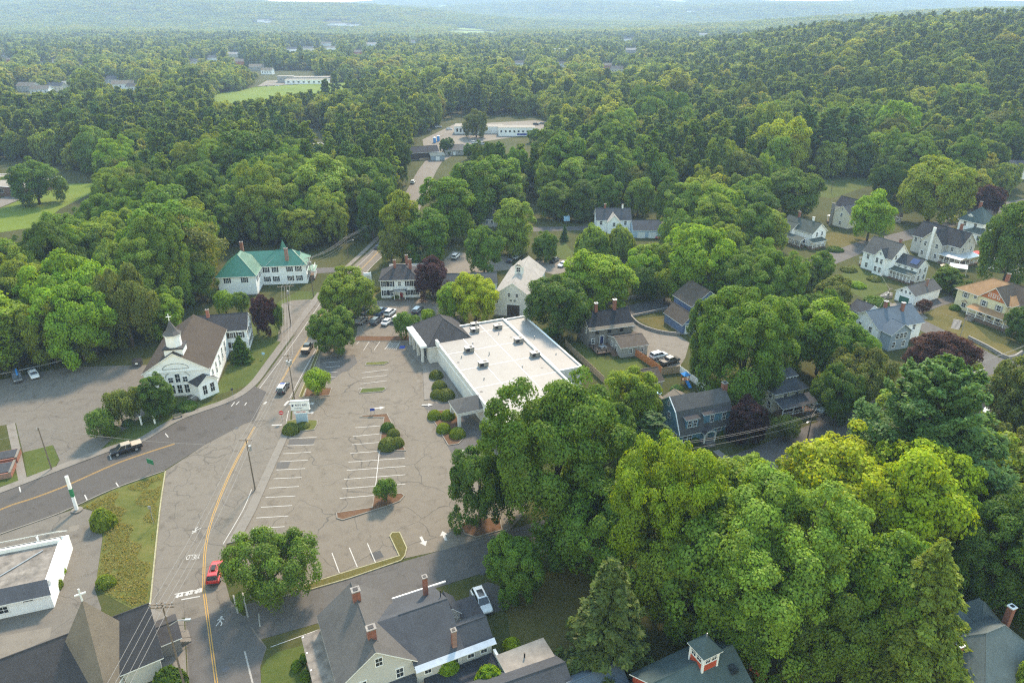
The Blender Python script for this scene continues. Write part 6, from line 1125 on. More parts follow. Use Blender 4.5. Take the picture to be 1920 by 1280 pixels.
# --- the trees one can tell apart, from the photograph
for a in (
  # big foreground trees, lower right
  (1042, 703, 1000, 262, 'big', 'G', 'huge dark green maple covering the store roof corner'), (900, 838, 985, 110, 'maple', 'D', 'dark lower tree leaning over the parking lot edge'),
  (968, 1005, 1118, 105, 'maple', 'G', 'bushy tree at the lot exit beside the mulched bed'), (1230, 818, 1105, 205, 'big', 'Q', 'yellowish maple right of the huge dark maple'), (1110, 900, 1080, 170, 'maple', 'G', 'green tree in the shade below the huge dark maple'),
  (1425, 895, 1195, 300, 'big', 'L', 'broad pale green maple in the lower right foreground'), (1540, 812, 1035, 215, 'maple', 'Y', 'golden maple nearest the grey street pole'), (1680, 826, 1075, 215, 'maple', 'Y', 'second golden maple beside the tall blue green pine'),
  (1690, 690, 985, 280, 'bigpine', 'B', 'tall spreading blue green pine beside the golden maples'), (1685, 1000, 1285, 238, 'hemlock', (.19, .27, .036), 'olive hemlock in front of the teal roofed house'), (1855, 925, 1150, 210, 'big', 'D', 'dark tree mass right of the hemlock'), (1890, 820, 960, 130, 'maple', 'X', 'grey green tree at the right edge above the dark mass'),
  (1135, 1040, 1262, 200, 'spruce', (.095, .16, .035), 'dull green spruce behind the slate outbuilding'), (1330, 950, 1190, 220, 'maple', 'M', 'rounded tree left of the broad pale maple'), (1250, 1000, 1170, 160, 'maple', 'O', 'yellow green tree beneath the yellowish maple'), (1600, 985, 1235, 190, 'maple', 'M', 'green maple between pale maple and hemlock'), (1530, 1090, 1275, 150, 'maple', 'G', 'shaded tree above the hidden garden shed'), (1400, 1085, 1250, 150, 'maple', 'G', 'shaded tree behind the red barn'),
  (1895, 668, 835, 125, 'maple', 'X', 'dusky tree at the right edge by the skylight garage'), (1905, 1235, 1330, 60, 'small', 'L', 'pale sapling at the lower right corner'), (1830, 790, 900, 110, 'maple', 'X', 'sparse tree behind the blue green pine'), (1390, 855, 955, 105, 'maple', 'L', 'light green tree beside the residential street'), (1300, 860, 960, 110, 'maple', 'O', 'yellow tinged tree in front of the blue gambrel house'),
  # around the gambrel and deck houses
  (1180, 692, 812, 105, 'maple', 'O', 'olive tree left of the blue gambrel house'), (1215, 775, 850, 85, 'pine', 'B', 'small blue green pine by the gambrel house'), (1150, 755, 870, 70, 'oval', 'G', 'slim tree between huge maple and blue gambrel house'), (1385, 548, 745, 185, 'big', 'M', 'very large green tree behind the gambrel house'), (1322, 560, 712, 80, 'oval', 'D', 'dark tree beside the drive with the pickup'), (1395, 748, 830, 75, 'maple', 'P', 'dark purple tree beside the blue gambrel house'),
  (1468, 560, 690, 130, 'maple', 'M', 'green tree right of the very large green tree'), (1530, 560, 700, 110, 'oval', 'K', 'bright tree with pale stem above the hip house'), (1575, 600, 720, 110, 'maple', 'G', 'dark tree left of the blue roofed house'), (1600, 650, 760, 130, 'wide', 'X', 'dusky spreading tree below the blue roofed house'), (1470, 782, 825, 52, 'small', 'X', 'dull bush tree in front of the pale hip house'), (1755, 622, 712, 112, 'maple', 'C', 'copper beech on the corner lawn'), (1560, 690, 790, 110, 'wide', 'D', 'dark tree behind the cars of the pale hip house'),
  # middle, behind the store
  (1045, 517, 632, 118, 'maple', 'D', 'dark round tree overlapping the store roof'), (1122, 470, 580, 128, 'maple', 'K', 'bright green tree behind the store'), (1205, 500, 560, 60, 'small', 'D', 'dark shrubby tree right of the bright green tree'), (1312, 428, 568, 125, 'maple', 'K', 'bright topped tree above the new drive'), (1380, 470, 590, 110, 'maple', 'G', 'green tree right of the bright topped tree'), (1440, 468, 600, 120, 'big', 'M', 'tall green tree left of the white farmhouse garden'), (1245, 505, 565, 50, 'small', 'O', 'olive shrub beside the new drive'),
  (1110, 418, 492, 66, 'willow', 'W', 'left one of the two weeping willows'), (1160, 420, 488, 62, 'willow', 'W', 'right one of the two weeping willows'), (1212, 460, 505, 66, 'small', 'K', 'bright leafy thicket beside the willows'), (892, 512, 605, 84, 'maple', 'Y', 'yellow green tree in front of the white barn'), (852, 528, 598, 60, 'oval', 'K', 'light green tree left of the yellow green barn tree'), (812, 480, 563, 58, 'oval', 'P', 'dark purple maple beside the white hip roofed house'), (655, 508, 596, 108, 'maple', 'O', 'round tree between main road and house lot'),
  (628, 578, 660, 82, 'maple', 'G', 'green tree at the top corner of the parking lot'), (597, 694, 742, 52, 'small', 'K', 'small round tree in the mulched island by the main road'), (762, 586, 632, 48, 'small', 'G', 'small tree at the edge of the house lot'), (803, 580, 608, 30, 'small', 'K', 'tiny sapling near the white barn'), (962, 374, 478, 74, 'oval', 'L', 'pale tall tree behind the barn'), (908, 424, 514, 72, 'maple', 'G', 'dark green tree behind the long ell'), (1022, 432, 490, 50, 'maple', 'G', 'green tree beside the barn yard'), (1058, 420, 452, 18, 'spruce', 'B', 'little blue spruce beside the back lane'),
  (805, 388, 496, 82, 'oval', 'G', 'tree by the road above the hip roofed house'), (842, 330, 455, 95, 'oval', 'M', 'tall full tree behind the hip roofed house'), (756, 354, 490, 72, 'oval', 'O', 'tall olive tree leaning over the main road'), (735, 430, 505, 52, 'sparse', 'X', 'thin leafed dying tree at the roadside'), (886, 300, 420, 90, 'oval', 'G', 'tall tree behind the tree hidden house'), (935, 290, 400, 90, 'oval', 'M', 'broad tree left of the dark conifer'),
  (1090, 338, 414, 55, 'oval', 'D', 'dark tree left behind the slate roofed house'), (1132, 325, 402, 62, 'maple', 'G', 'deep green tree right behind the slate roofed house'), (1252, 333, 424, 62, 'maple', 'D', 'dark tree right of the slate garage'), (1040, 340, 410, 60, 'oval', 'G', 'tree beside the brown clearing above the back lane'), (1195, 330, 405, 60, 'maple', 'M', 'mid green tree behind the slate garage'), (958, 345, 420, 60, 'oval', 'D', 'dark tree above the pale tall barn tree'),
  (722, 330, 425, 60, 'oval', 'G', 'roadside tree at the end of the sidewalk'), (700, 352, 448, 58, 'maple', 'D', 'dark roadside tree above the verge pole'),
  (893, 203, 258, 46, 'maple', 'X', 'dusky tree standing in front of the white warehouse'), (1003, 240, 268, 30, 'maple', 'M', 'small tree at the right end of the warehouse'), (838, 258, 290, 26, 'maple', 'D', 'small dark tree beside the low workshop'), (885, 268, 300, 30, 'maple', 'G', 'small tree in front of the low workshop'),
  # left, around the church
  (518, 1006, 1114, 168, 'wide', 'G', 'spreading dark tree on the corner island by the red car', 0), (302, 704, 782, 58, 'oval', 'D', 'dense clipped yew against the church front'), (196, 768, 822, 54, 'small', 'G', 'leftmost of three small trees by the church lot'), (232, 732, 798, 50, 'small', 'X', 'middle one of three small trees by the church lot'), (264, 726, 788, 42, 'small', 'X', 'small tree nearest the clipped yew'), (455, 628, 678, 48, 'spruce', 'D', 'small dark evergreen beside the church side wall'), (500, 553, 628, 46, 'maple', 'P', 'purple leaved tree by the main road poles'), (526, 570, 625, 24, 'small', 'G', 'narrow green bush beside the purple leaved tree'),
  (425, 545, 590, 40, 'small', 'K', 'light bush below the green roofed house'), (455, 548, 590, 36, 'small', 'G', 'green bush beside the green roofed house wall'), (75, 297, 383, 88, 'maple', 'G', 'lone tree on the school lawn'), (15, 330, 352, 26, 'small', 'L', 'pale bush by the brick school'),
  # right, around the white houses
  (1625, 358, 452, 76, 'maple', 'K', 'bright tree in front of the stone chimney house'), (1738, 298, 420, 124, 'maple', 'O', 'big willowy tree above the upper street'), (1880, 362, 535, 115, 'maple', 'G', 'big tree with bare trunk at the right edge'), (1660, 300, 378, 64, 'maple', 'D', 'dark round tree on the sloping lawn'), (1480, 310, 405, 105, 'maple', 'G', 'dark rounded tree above the porch house'), (1845, 345, 405, 60, 'maple', 'P', 'purple tree by the pyramid roofed house'), (1530, 470, 545, 50, 'oval', 'M', 'slim tree in the farmhouse garden'), (1770, 500, 545, 50, 'oval', 'G', 'dark evergreen shrub tree by the garage'), (1805, 525, 560, 40, 'oval', 'D', 'dark hedge tree beside the yellow house'), (1730, 562, 588, 28, 'small', 'C', 'red leaved bush at the lane corner'),
  (1555, 520, 590, 70, 'maple', 'X', 'garden tree below the white farmhouse'), (1910, 575, 640, 60, 'maple', 'D', 'dark tree at the right edge by the yellow porch'), (1425, 385, 470, 90, 'maple', 'W', 'pale feathery tree left of the porch house'), (1340, 345, 440, 100, 'maple', 'K', 'bright spreading tree left of the pale feathery tree'), (1275, 338, 430, 85, 'maple', 'L', 'pale round tree behind the slate garage'), (1400, 330, 420, 80, 'maple', 'M', 'green tree behind the bright spreading tree'), (1455, 218, 335, 95, 'maple', 'Y', 'yellow green tree left of the three tall pines'),
  (1500, 185, 322, 62, 'pine', 'B', 'left one of three tall pines above the lawn'), (1540, 178, 322, 66, 'pine', 'B', 'middle one of three tall pines above the lawn'), (1582, 190, 318, 64, 'pine', 'B', 'right one of three tall pines above the lawn'), (1665, 178, 300, 80, 'maple', 'K', 'bright tree right of the three tall pines')):
    tree(*a)
# --- shrubs
def bush(u, v, w, h=None, tint='D', label='', topi=False, name='shrub'):
    b = G(u, v); dep = PX(b.x, b.y, 0)[2]; r = w / 2 * dep / FOC; e = thing(name, label, 'shrub', (b.x, b.y, hz(b.x, b.y) + .05), rt.uniform(0, 6.28), None)
    m = TOPIARY if topi else SHRUB[rt.randrange(2)]; k = link('foliage', m, e); k.scale = (r, r, (h or r * 1.5)); j = rt.uniform(.9, 1.1); k.color = (*(c * j for c in TINT[tint]), 1)
    link('stem', MB().tube((0, 0, -.1), (0, 0, .6 * (h or r * 1.5)), .06, n=5).mesh('stem', ['bark']), e)
for (u, v, w, h, tn, lab) in ((818, 708, 26, 1.8, 'X', 'clipped shrub against the store wall nearest the tower'), (824, 728, 28, 1.9, 'X', 'middle clipped shrub against the store wall'), (836, 746, 34, 2.0, 'X', 'large clipped shrub against the store wall nearest the canopy'), (820, 744, 26, 1.6, 'X', 'low clipped shrub at the front of the store wall bed'),
        (815, 784, 26, 1.7, 'O', 'round topiary at the left of the drive through island'), (840, 784, 28, 1.7, 'O', 'round topiary under the drive through canopy'), (832, 808, 27, 1.7, 'O', 'round topiary in the middle of the drive through island'), (858, 818, 30, 1.8, 'O', 'round topiary nearest the camera on the drive through island'),
        (727, 806, 26, 1.6, 'D', 'dark clipped shrub at the tip of the wedge island'), (738, 818, 24, 1.5, 'X', 'small clipped shrub between the wedge island shrubs'), (728, 838, 36, 2.0, 'X', 'biggest clipped shrub on the wedge island'), (745, 834, 26, 1.7, 'X', 'clipped shrub at the right of the wedge island'), (546, 810, 32, 1.9, 'X', 'clipped shrub left of the store sign'), (568, 800, 26, .8, 'X', 'low hedge in front of the store sign'),
        ): bush(u, v, w, h, tn, lab, True)
for (u, v, w, h, tn, lab) in ((350, 765, 40, 1.3, 'D', 'low dark hedge beside the church steps'), (195, 985, 46, 3.4, 'O', 'leafy bush on the weedy strip by the side road'), (212, 812, 30, 1.3, 'X', 'low bush under the small church trees'), (240, 795, 22, 1.1, 'D', 'round low bush in the church garden'), (200, 1098, 36, 1.6, 'O', 'weedy clump at the foot of the grass strip'), (100, 1105, 36, 2.0, 'O', 'bush against the low white building'), (108, 1080, 30, 1.7, 'K', 'bright bush beside the low white building'),
        (558, 1255, 22, 1.3, 'G', 'round shrub by the grey house porch'), (572, 1240, 20, 1.2, 'G', 'second round shrub by the grey house porch'), (575, 1275, 22, 1.3, 'G', 'nearest round shrub by the grey house porch'), (840, 1275, 60, 4.5, 'K', 'bright sapling in front of the grey house wall'), (920, 1300, 70, 4.5, 'K', 'bright bush below the grey house terrace'), (960, 1215, 34, 1.5, 'Y', 'yellow bush beside the flat annex'), (1280, 825, 22, 1.7, 'D', 'round shrub left of the arched entry'), (1298, 832, 24, 1.7, 'D', 'round shrub nearest the arched entry'), (1345, 815, 30, 1.8, 'D', 'shrub right of the arched entry'), (320, 1290, 60, 3.2, 'D', 'dark shrub beside the shingled church'),
        (1268, 735, 26, 1.8, 'B', 'blue green shrub beside the grey garage'), (1590, 508, 30, 1.3, 'X', 'flowering shrub by the farmhouse porch'), (1607, 538, 30, 1.6, 'K', 'bright shrub in the farmhouse garden'), (1640, 525, 28, 1.2, 'X', 'low shrub along the farmhouse garden'), (1570, 528, 30, 1.5, 'L', 'pale shrub in the farmhouse garden'), (1640, 570, 46, 2.2, 'G', 'shrubbery beside the lane steps'), (1565, 470, 30, 1.5, 'D', 'hedge in front of the porch house'), (1790, 580, 20, 1.4, 'G', 'round shrub at the yellow house corner'), (1832, 570, 12, 4.0, 'G', 'slim columnar evergreen on the yellow house wall'), (1825, 690, 30, 1.5, 'O', 'shrub at the corner lawn wall'), (745, 558, 26, 1.3, 'X', 'shrub left of the red front door'), (700, 545, 22, 1.2, 'X', 'shrub by the roadside verge'), (715, 1235, 1, 1, 'X', '')):
    if lab: bush(u, v, w, h, tn, lab)
e_ = tree(725, 898, 940, 42, 'small', 'G', 'young tree on the long island in the parking lot')
# ================================================================== vehicles
CARS = {}
def car_parts(kind):
    if kind in CARS: return CARS[kind]
    P = {'sedan': dict(L=4.7, w=.92, H=1.45, belt=.92, st=[(-2.35, .35, .78, .8), (-2.2, .3, .95, .9), (-1.3, .25, 1.0, .92), (0, .22, .95, .92), (1.0, .22, .95, .92), (1.9, .25, .84, .9), (2.25, .3, .72, .84), (2.35, .38, .6, .76)], cab=(-1.75, 1.15, -1.0, .35)),
         'suv': dict(L=4.8, w=.96, H=1.78, belt=1.12, st=[(-2.4, .45, .9, .84), (-2.3, .38, 1.1, .94), (-1.3, .32, 1.14, .96), (0, .3, 1.12, .96), (1.0, .3, 1.1, .96), (1.9, .32, 1.02, .94), (2.3, .36, .9, .88), (2.4, .42, .75, .8)], cab=(-2.25, 1.2, -1.95, .4)),
         'pickup': dict(L=5.7, w=1.0, H=1.88, belt=1.16, st=[(-2.85, .55, 1.05, .95), (-2.8, .5, 1.12, 1.0), (-1.0, .42, 1.14, 1.0), (0, .4, 1.16, 1.0), (1.3, .4, 1.16, 1.0), (2.4, .42, 1.08, .98), (2.75, .46, .95, .92), (2.85, .5, .8, .85)], cab=(-1.0, 1.55, -.85, .75))}[kind]
    L, w, H, belt = P['L'], P['w'], P['H'], P['belt']; mb = MB(); rings = []
    for (x, z0, zt, hw) in P['st']: rings += [(x, -hw * .92, z0), (x, -hw, z0 + .18), (x, -hw, zt - .14), (x, -hw * .86, zt), (x, hw * .86, zt), (x, hw, zt - .14), (x, hw, z0 + .18), (x, hw * .92, z0)]
    n = len(P['st']); fs = [(i * 8 + j, i * 8 + (j + 1) % 8, (i + 1) * 8 + (j + 1) % 8, (i + 1) * 8 + j) for i in range(n - 1) for j in range(8)]; fs += [tuple(range(8)), tuple(range(n * 8 - 1, n * 8 - 9, -1))]
    fs = [f[::-1] for f in fs]; mb.add(rings, fs)
    x0, x1, r0, r1 = P['cab']; cw, rw = w * .87, w * .72
    parts = {}
    cb = MB().add([(x0, -cw, belt - .02), (x1, -cw, belt - .02), (x1, cw, belt - .02), (x0, cw, belt - .02), (r0, -rw, H - .05), (r1, -rw, H - .05), (r1, rw, H - .05), (r0, rw, H - .05)], [(0, 1, 5, 4), (1, 2, 6, 5), (2, 3, 7, 6), (3, 0, 4, 7), (4, 5, 6, 7)])
    parts['windows'] = cb.mesh('windows', ['glass'])
    rf = MB().add([(r0 - .05, -rw - .02, H - .07), (r1 + .05, -rw - .02, H - .07), (r1 + .05, rw + .02, H - .07), (r0 - .05, rw + .02, H - .07), (r0 + .08, -rw * .9, H), (r1 - .08, -rw * .9, H), (r1 - .08, rw * .9, H), (r0 + .08, rw * .9, H)], [(0, 1, 5, 4), (1, 2, 6, 5), (2, 3, 7, 6), (3, 0, 4, 7), (4, 5, 6, 7)])
    for sy in (-1, 1):
        for (a, b) in (((x0, r0), .0), ((x1, r1), .0), (((x0 + x1) / 2 - .1, (r0 + r1) / 2), .0)): rf.tube((a[0], sy * (cw + .005), belt - .03), (a[1], sy * (rw + .005), H - .05), .045, n=4)
    parts['roof'] = rf.mesh('roof', ['car_paint'])
    if kind == 'pickup':
        mb.box(-2.8, -1.05, -.98, -.86, 1.1, 1.34).box(-2.8, -1.05, .86, .98, 1.1, 1.34).box(-2.82, -2.7, -.86, .86, 1.1, 1.34)
        parts['truck_bed'] = MB().box(-2.7, -1.05, -.86, .86, 1.13, 1.19).mesh('truck_bed', ['black'])
    parts['body'] = mb.mesh('body', ['car_paint'])
    wr = .34 if kind == 'sedan' else .39; tb = MB().tube((0, -.12, 0), (0, .12, 0), wr, n=16).mesh('wheel', ['rubber']); rimm = MB().tube((0, -.135, 0), (0, .135, 0), wr * .62, n=10).mesh('rim', ['silver'])
    parts['_wheel'] = (tb, rimm, wr, [(s1 * L * (.30 if s1 > 0 else .29), s2 * (w - .1)) for s1 in (1, -1) for s2 in (1, -1)])
    zt = P['st'][-2][2] - .12; zr = P['st'][1][2] - .2
    parts['_lamps'] = (MB().box(-.05, .05, -.19, .19, -.08, .08).mesh('headlight', ['lamp_clear']), MB().box(-.04, .04, -.13, .13, -.12, .12).mesh('taillight', ['tail_red']), L, w, zt, zr)
    parts['bumper'] = MB().box(L / 2 - .1, L / 2 + .04, -w * .8, w * .8, P['st'][-1][1], P['st'][-1][1] + .16).box(-L / 2 - .04, -L / 2 + .1, -w * .8, w * .8, P['st'][0][1], P['st'][0][1] + .16).mesh('bumper', ['dark_metal'])
    CARS[kind] = parts; return parts
def car(kind, rear, front, color, label, group='vehicles in the town', roof=None, bed=None, at_mid=True, extra=None):
    c = (rear + front) / 2; d = front - rear; P = car_parts(kind); a = math.atan2(d.y, d.x)
    e = thing({'sedan': 'car', 'suv': 'suv', 'pickup': 'pickup_truck'}[kind], label, {'sedan': 'car', 'suv': 'car', 'pickup': 'truck'}[kind], (c.x, c.y, hz(c.x, c.y) + .04), a, group)
    for k, m in P.items():
        if k[0] == '_': continue
        o = link(k, m, e); o.color = (*((roof or color) if k == 'roof' else color), 1)
    tb, rm, wr, pos = P['_wheel']
    for x, y in pos: w_ = link('wheel', tb, e, (x, y, wr)); link('rim', rm, w_)
    hl, tl, L, w, zt, zr = P['_lamps']
    for s_ in (-1, 1): link('headlight', hl, e, (L / 2 - .1, s_ * w * .62, zt)); link('taillight', tl, e, (-L / 2 + .05, s_ * w * .72, zr))
    if bed: MB().box(-2.82, -1.02, -.92, .92, 1.33, 1.4).obj('bed_cover', [bed], e)
    if extra == 'bar': MB().box(-.2, .15, -.55, .55, 1.8, 1.92).obj('light_bar', ['sign_blue'], e)
    if extra == 'rack': MB().box(-1.2, .3, -.5, -.42, 1.8, 1.86).box(-1.2, .3, .42, .5, 1.8, 1.86).box(-1.0, .1, -.3, .3, 1.8, 2.0).obj('roof_rack', ['black'], e)
    if extra == 'sunroof': MB().box(-1.2, .2, -.45, .45, 1.78, 1.80).obj('sunroof', ['glass'], e)
    if extra == 'kayak': MB().tube((-1.8, .2, 1.95), (1.6, .2, 1.95), .22, n=8).obj('roof_kayak', ['blue_plastic'], e)
    return e
BLK, WHT, GRY, SIL, RED, BLU, TAN = (.012, .012, .014), (.72, .72, .71), (.10, .105, .11), (.42, .43, .44), (.50, .03, .025), (.012, .014, .022), (.40, .34, .26)
car('pickup', T(0, 2, 1050, 795), T(0, 2, 850, 855), BLK, 'black pickup with tan bed cover on the dark side road', roof=TAN, bed='tan_cloth')
car('suv', T(0, 3, 1602, 545), T(0, 3, 1640, 405), RED, 'red car with roof rack beside the corner tree', extra='rack')
car('suv', T(1, 2, 172, 420), T(1, 2, 238, 318), BLU, 'dark police suv with white roof driving up the main road', roof=WHT, extra='bar')
car('pickup', T(1, 2, 362, 112), T(1, 2, 412, 22), BLK, 'black pickup with tan tailgate farther up the main road', bed='tan_cloth')
car('sedan', T(1, 1, 935, 560), T(1, 1, 895, 600), BLU, 'dark car coming down the main road below the wood'); car('suv', T(1, 1, 1165, 112), T(1, 1, 1190, 80), WHT, 'white suv parked where the far road bends')
for k, q, c_, lab in (('pickup', (820, 1072), (.03, .05, .06), 'dark pickup in the back row, left'), ('pickup', (935, 1075), (.03, .08, .16), 'blue pickup in the back row of the house lot'), ('suv', (1008, 1078), WHT, 'white suv in the back row of the house lot'), ('suv', (795, 1140), (.16, .13, .10), 'brown suv at the left of the front row'), ('suv', (902, 1142), (.02, .03, .04), 'dark suv in the front row of the house lot'), ('sedan', (985, 1146), WHT, 'white sedan in the front row of the house lot'), ('suv', (1062, 1125), (.62, .60, .55), 'cream suv in the front row beside the small tree'), ('suv', (1215, 1062), BLK, 'black suv with pale roof apart from the other parked cars')):
    m = T(1, 1, *q); d = Vector((math.cos(R(72)), math.sin(R(72)))) * 2; car(k, m - d, m + d, c_, lab, 'cars parked in front of the hip roofed house', roof=(WHT if 'pale roof' in lab else None))
car('suv', T(1, 3, 1655, 612), T(1, 3, 1735, 775), WHT, 'white suv with sunroof parked beside the grey house', extra='sunroof')
car('suv', T(0, 2, 128, 262), T(0, 2, 142, 312), GRY, 'grey suv by the guard rail in the church lot', extra='kayak'); car('sedan', T(0, 2, 245, 240), T(0, 2, 272, 285), WHT, 'white hatchback by the guard rail in the church lot')
car('suv', T(2, 2, 1030, 140), T(2, 2, 1165, 105), WHT, 'white suv beside the orange fence'); car('pickup', T(2, 2, 1105, 190), T(2, 2, 1255, 140), BLK, 'black pickup with open bed behind the orange fence', roof=TAN)
car('sedan', T(3, 2, 300, 485), T(3, 2, 400, 535), (.45, .52, .56), 'silver sedan beside the pale hip house porch'); car('suv', T(3, 2, 375, 445), T(3, 2, 478, 515), BLK, 'black suv parked next to the silver sedan'); car('sedan', T(2, 2, 1060, 745), T(2, 2, 1165, 770), (.6, .6, .58), 'pale car half hidden below the gambrel house')
car('sedan', T(2, 1, 400, 705), T(2, 1, 360, 725), WHT, 'white car in the gravel barn yard'); car('sedan', T(2, 1, 330, 675), T(2, 1, 305, 690), BLK, 'black car beside the white one in the barn yard'); car('suv', T(1, 1, 1480, 672), T(1, 1, 1515, 640), WHT, 'white suv parked on the gravel behind the hip roofed house'); car('sedan', T(1, 1, 1895, 695), T(1, 1, 1925, 670), BLK, 'black car behind the barn'); car('sedan', T(1, 1, 1935, 670), T(1, 1, 1965, 650), SIL, 'silver car behind the barn')
car('sedan', T(2, 1, 1092, 522), T(2, 1, 1100, 490), (.4, .05, .04), 'red and white car by the slate garage', roof=WHT)
for (u, v, k, c_, lab) in ((803, 246, 'pickup', (.05, .05, .05), 'dark truck in the warehouse yard'), (842, 244, 'suv', WHT, 'white van in the warehouse yard'), (822, 240, 'pickup', SIL, 'silver truck at the back of the warehouse yard'), (890, 270, 'suv', WHT, 'white van behind the low workshop'), (905, 272, 'suv', SIL, 'silver van behind the low workshop'), (1005, 235, 'suv', BLK, 'dark suv right of the warehouse'), (1015, 233, 'sedan', SIL, 'silver car right of the warehouse'), (1030, 238, 'sedan', RED, 'red car at the end of the warehouse yard'), (500, 163, 'sedan', BLK, 'dark car by the long flat building'), (520, 162, 'sedan', WHT, 'white car by the long flat building'), (545, 160, 'sedan', SIL, 'silver car by the long flat building'), (565, 159, 'sedan', WHT, 'white car at the right of the long flat building'), (585, 158, 'suv', BLK, 'dark suv at the right of the long flat building')):
    m = G(u, v); d = Vector((1, .3)); car(k, m - d, m + d, c_, lab, 'vehicles by the far buildings')

# ================================================================== poles, wires, signs
def head(u, v, base): # height at which a picture point stands above a base
    d = ray(u, v); return CAM_H + d[2] * (base.y / d[1])
def pole(u, v, ut, vt, label, ang=23, arms=((0.4, 2.4),), cans=0, lamp=None, r=.14, h=None, name='utility_pole', mat='wood_pole'):
    b = G(u, v); z0 = hz(b.x, b.y); h = h or (head(ut, vt, b) - z0); e = thing(name, label, 'utility pole', (b.x, b.y, z0), R(ang), 'utility poles')
    MB().tube((0, 0, -.3), (0, 0, h), r, r * .62, 10).obj('pole', [mat], e)
    for dz, w_ in arms:
        MB().box(-w_ / 2, w_ / 2, -r - .12, -r + .02, h - dz - .12, h - dz).obj('crossarm', ['wood_pole'], e)
        for x in (-w_ / 2 + .12, -w_ / 6, w_ / 6, w_ / 2 - .12): MB().tube((x, -r - .05, h - dz), (x, -r - .05, h - dz + .2), .05, n=6).obj('insulator', ['grey_metal'], e)
    for i in range(cans):
        a = 2.1 * i + .6; MB().tube((.42 * math.cos(a), .42 * math.sin(a), h - 2.6), (.42 * math.cos(a), .42 * math.sin(a), h - 1.6), .26, n=10).obj('transformer', ['grey_metal'], e)
    if lamp: MB().path([(0, 0, h * .74), (lamp * .6, 0, h * .80), (lamp, 0, h * .80)], .05, 6).box(lamp - .1, lamp + .6, -.14, .14, h * .79, h * .8 + .08).obj('street_lamp', ['grey_metal'], e)
    return Vector((b.x, b.y, z0 + h)), R(ang)
def wire(a, b, sag=.6, r=.026, label='power line between roadside poles', grp='overhead wires'):
    n = 10; pts = [a.lerp(b, i / n) - Vector((0, 0, sag * 4 * (i / n) * (1 - i / n))) for i in range(n + 1)]
    o = MB().path(pts, r, 4).obj('power_line', ['wire']); tag(o, label, 'wire', grp)
ORD = ['first', 'second', 'third', 'fourth', 'fifth', 'sixth', 'seventh', 'eighth', 'ninth', 'tenth', 'eleventh', 'twelfth', 'thirteenth', 'fourteenth', 'fifteenth', 'sixteenth', 'seventeenth', 'eighteenth', 'nineteenth', 'twentieth']
def span(p, q, offs, sag=.6, drop=0.2, r=.026, label='power line between roadside poles'):
    (a, aa), (b, ba) = p, q
    for i_, o in enumerate(offs):
        dz = o[1] if isinstance(o, tuple) else drop; x = o[0] if isinstance(o, tuple) else o
        wire(a + Vector((x * math.cos(aa), x * math.sin(aa), -dz)), b + Vector((x * math.cos(ba), x * math.sin(ba), -dz)), sag, r, ORD[i_] + ' from the left ' + label)
pa = pole(97, 880, 72, 801, 'utility pole on the grass plot by the church lot', -60, ((.3, .8),))
pd = pole(349, 1296, 325, 1128, 'tall utility pole with double crossarm at the bottom edge', 5, ((.15, 2.8), (.6, 2.8)), lamp=2.2)
pb = pole(479, 920, 464, 822, 'utility pole with crossarm on the main road verge', 0, ((.15, 2.4),), 1)
pc = pole(552, 749, 539, 664, 'utility pole with three transformers by the store entrance', 15, ((.2, 2.2),), 3)
pe = pole(546, 612, 534, 535, 'utility pole with wide crossarm before the green roofed house', 10, ((.2, 4.2),), 1)
pg = pole(588, 557, 577, 482, 'utility pole right beside the green roofed house', 20, ((.2, 2.4), (1.2, 2.0)), 2)
pf = pole(653, 484, 650, 444, 'utility pole on the verge below the wood', 30, ((.3, 2.4),), lamp=2.0)
ph_ = pole(735, 425, 731, 388, 'utility pole under the roadside trees', 30, ((.3, 2.4),))
p1 = pole(1514, 822, 1521, 777, 'street pole with lamp beside the grey street', 44, ((.2, 1.6),), 0, -2.0)
p2 = pole(1751, 736, 1754, 705, 'street pole with transformer at the corner lawn wall', 40, ((.2, 1.6),), 1)
p3 = pole(1656, 596, 1670, 540, 'dark utility pole beside the lane steps', 30, ((.3, 1.8),), 1, -1.6); p3b = pole(1652, 592, 1656, 558, 'shorter pole beside the lane steps', 30, (), 0)
p4_ = pole(1800, 632, 1806, 600, 'slender grey pole before the yellow house', 0, (), r=.08, mat='grey_metal'); p5_ = pole(1558, 362, 1561, 340, 'pale pole behind the stone chimney house', 0, ((.2, 1.6),)); p6_ = pole(1178, 392, 1177, 366, 'pole with pale fitting behind the slate roofed house', 0, ((.2, 1.6),))
span(pd, pb, (-1.2, -.4, .5, 1.2), .9, label='wire from the bottom pole to the verge pole'); span(pb, pc, (-1.0, -.3, .4, 1.0), .8, label='wire from the verge pole to the transformer pole'); span(pc, pe, (-1.0, -.3, .3, 1.0), .8, label='wire from the transformer pole to the wide crossarm'); span(pe, pg, (-1.0, 0, 1.0), .6, label='wire from the wide crossarm to the next pole'); span(pg, pf, (-1.0, -.4, .4, 1.0, (0, 1.6), (0, 2.4)), 1.0, label='wire from the green roofed house to the wood'); span(pf, ph_, (-1.0, -.3, .3, 1.0, (0, 1.8)), 1.0, label='wire vanishing into the roadside trees')
for i_, x in enumerate((-1.2, -.4, .5, 1.2)): wire(Vector((pd[0].x + x, pd[0].y, pd[0].z - .1)), Vector((pd[0].x + x + 1, 20, pd[0].z - .2)), .6, label=ORD[i_] + ' from the left wire running off the bottom edge')
wire(pa[0], pb[0] + Vector((0, 0, -1.4)), .9, label='wire crossing the side road to the verge pole'); wire(pa[0] + Vector((0, 0, -.6)), Vector((-120, pa[0].y - 12, 7)), .6, label='wire leaving the grass plot pole to the left')
e0 = W(1240, 925); e0 = (Vector((e0.x, e0.y, 10.5)), R(40))
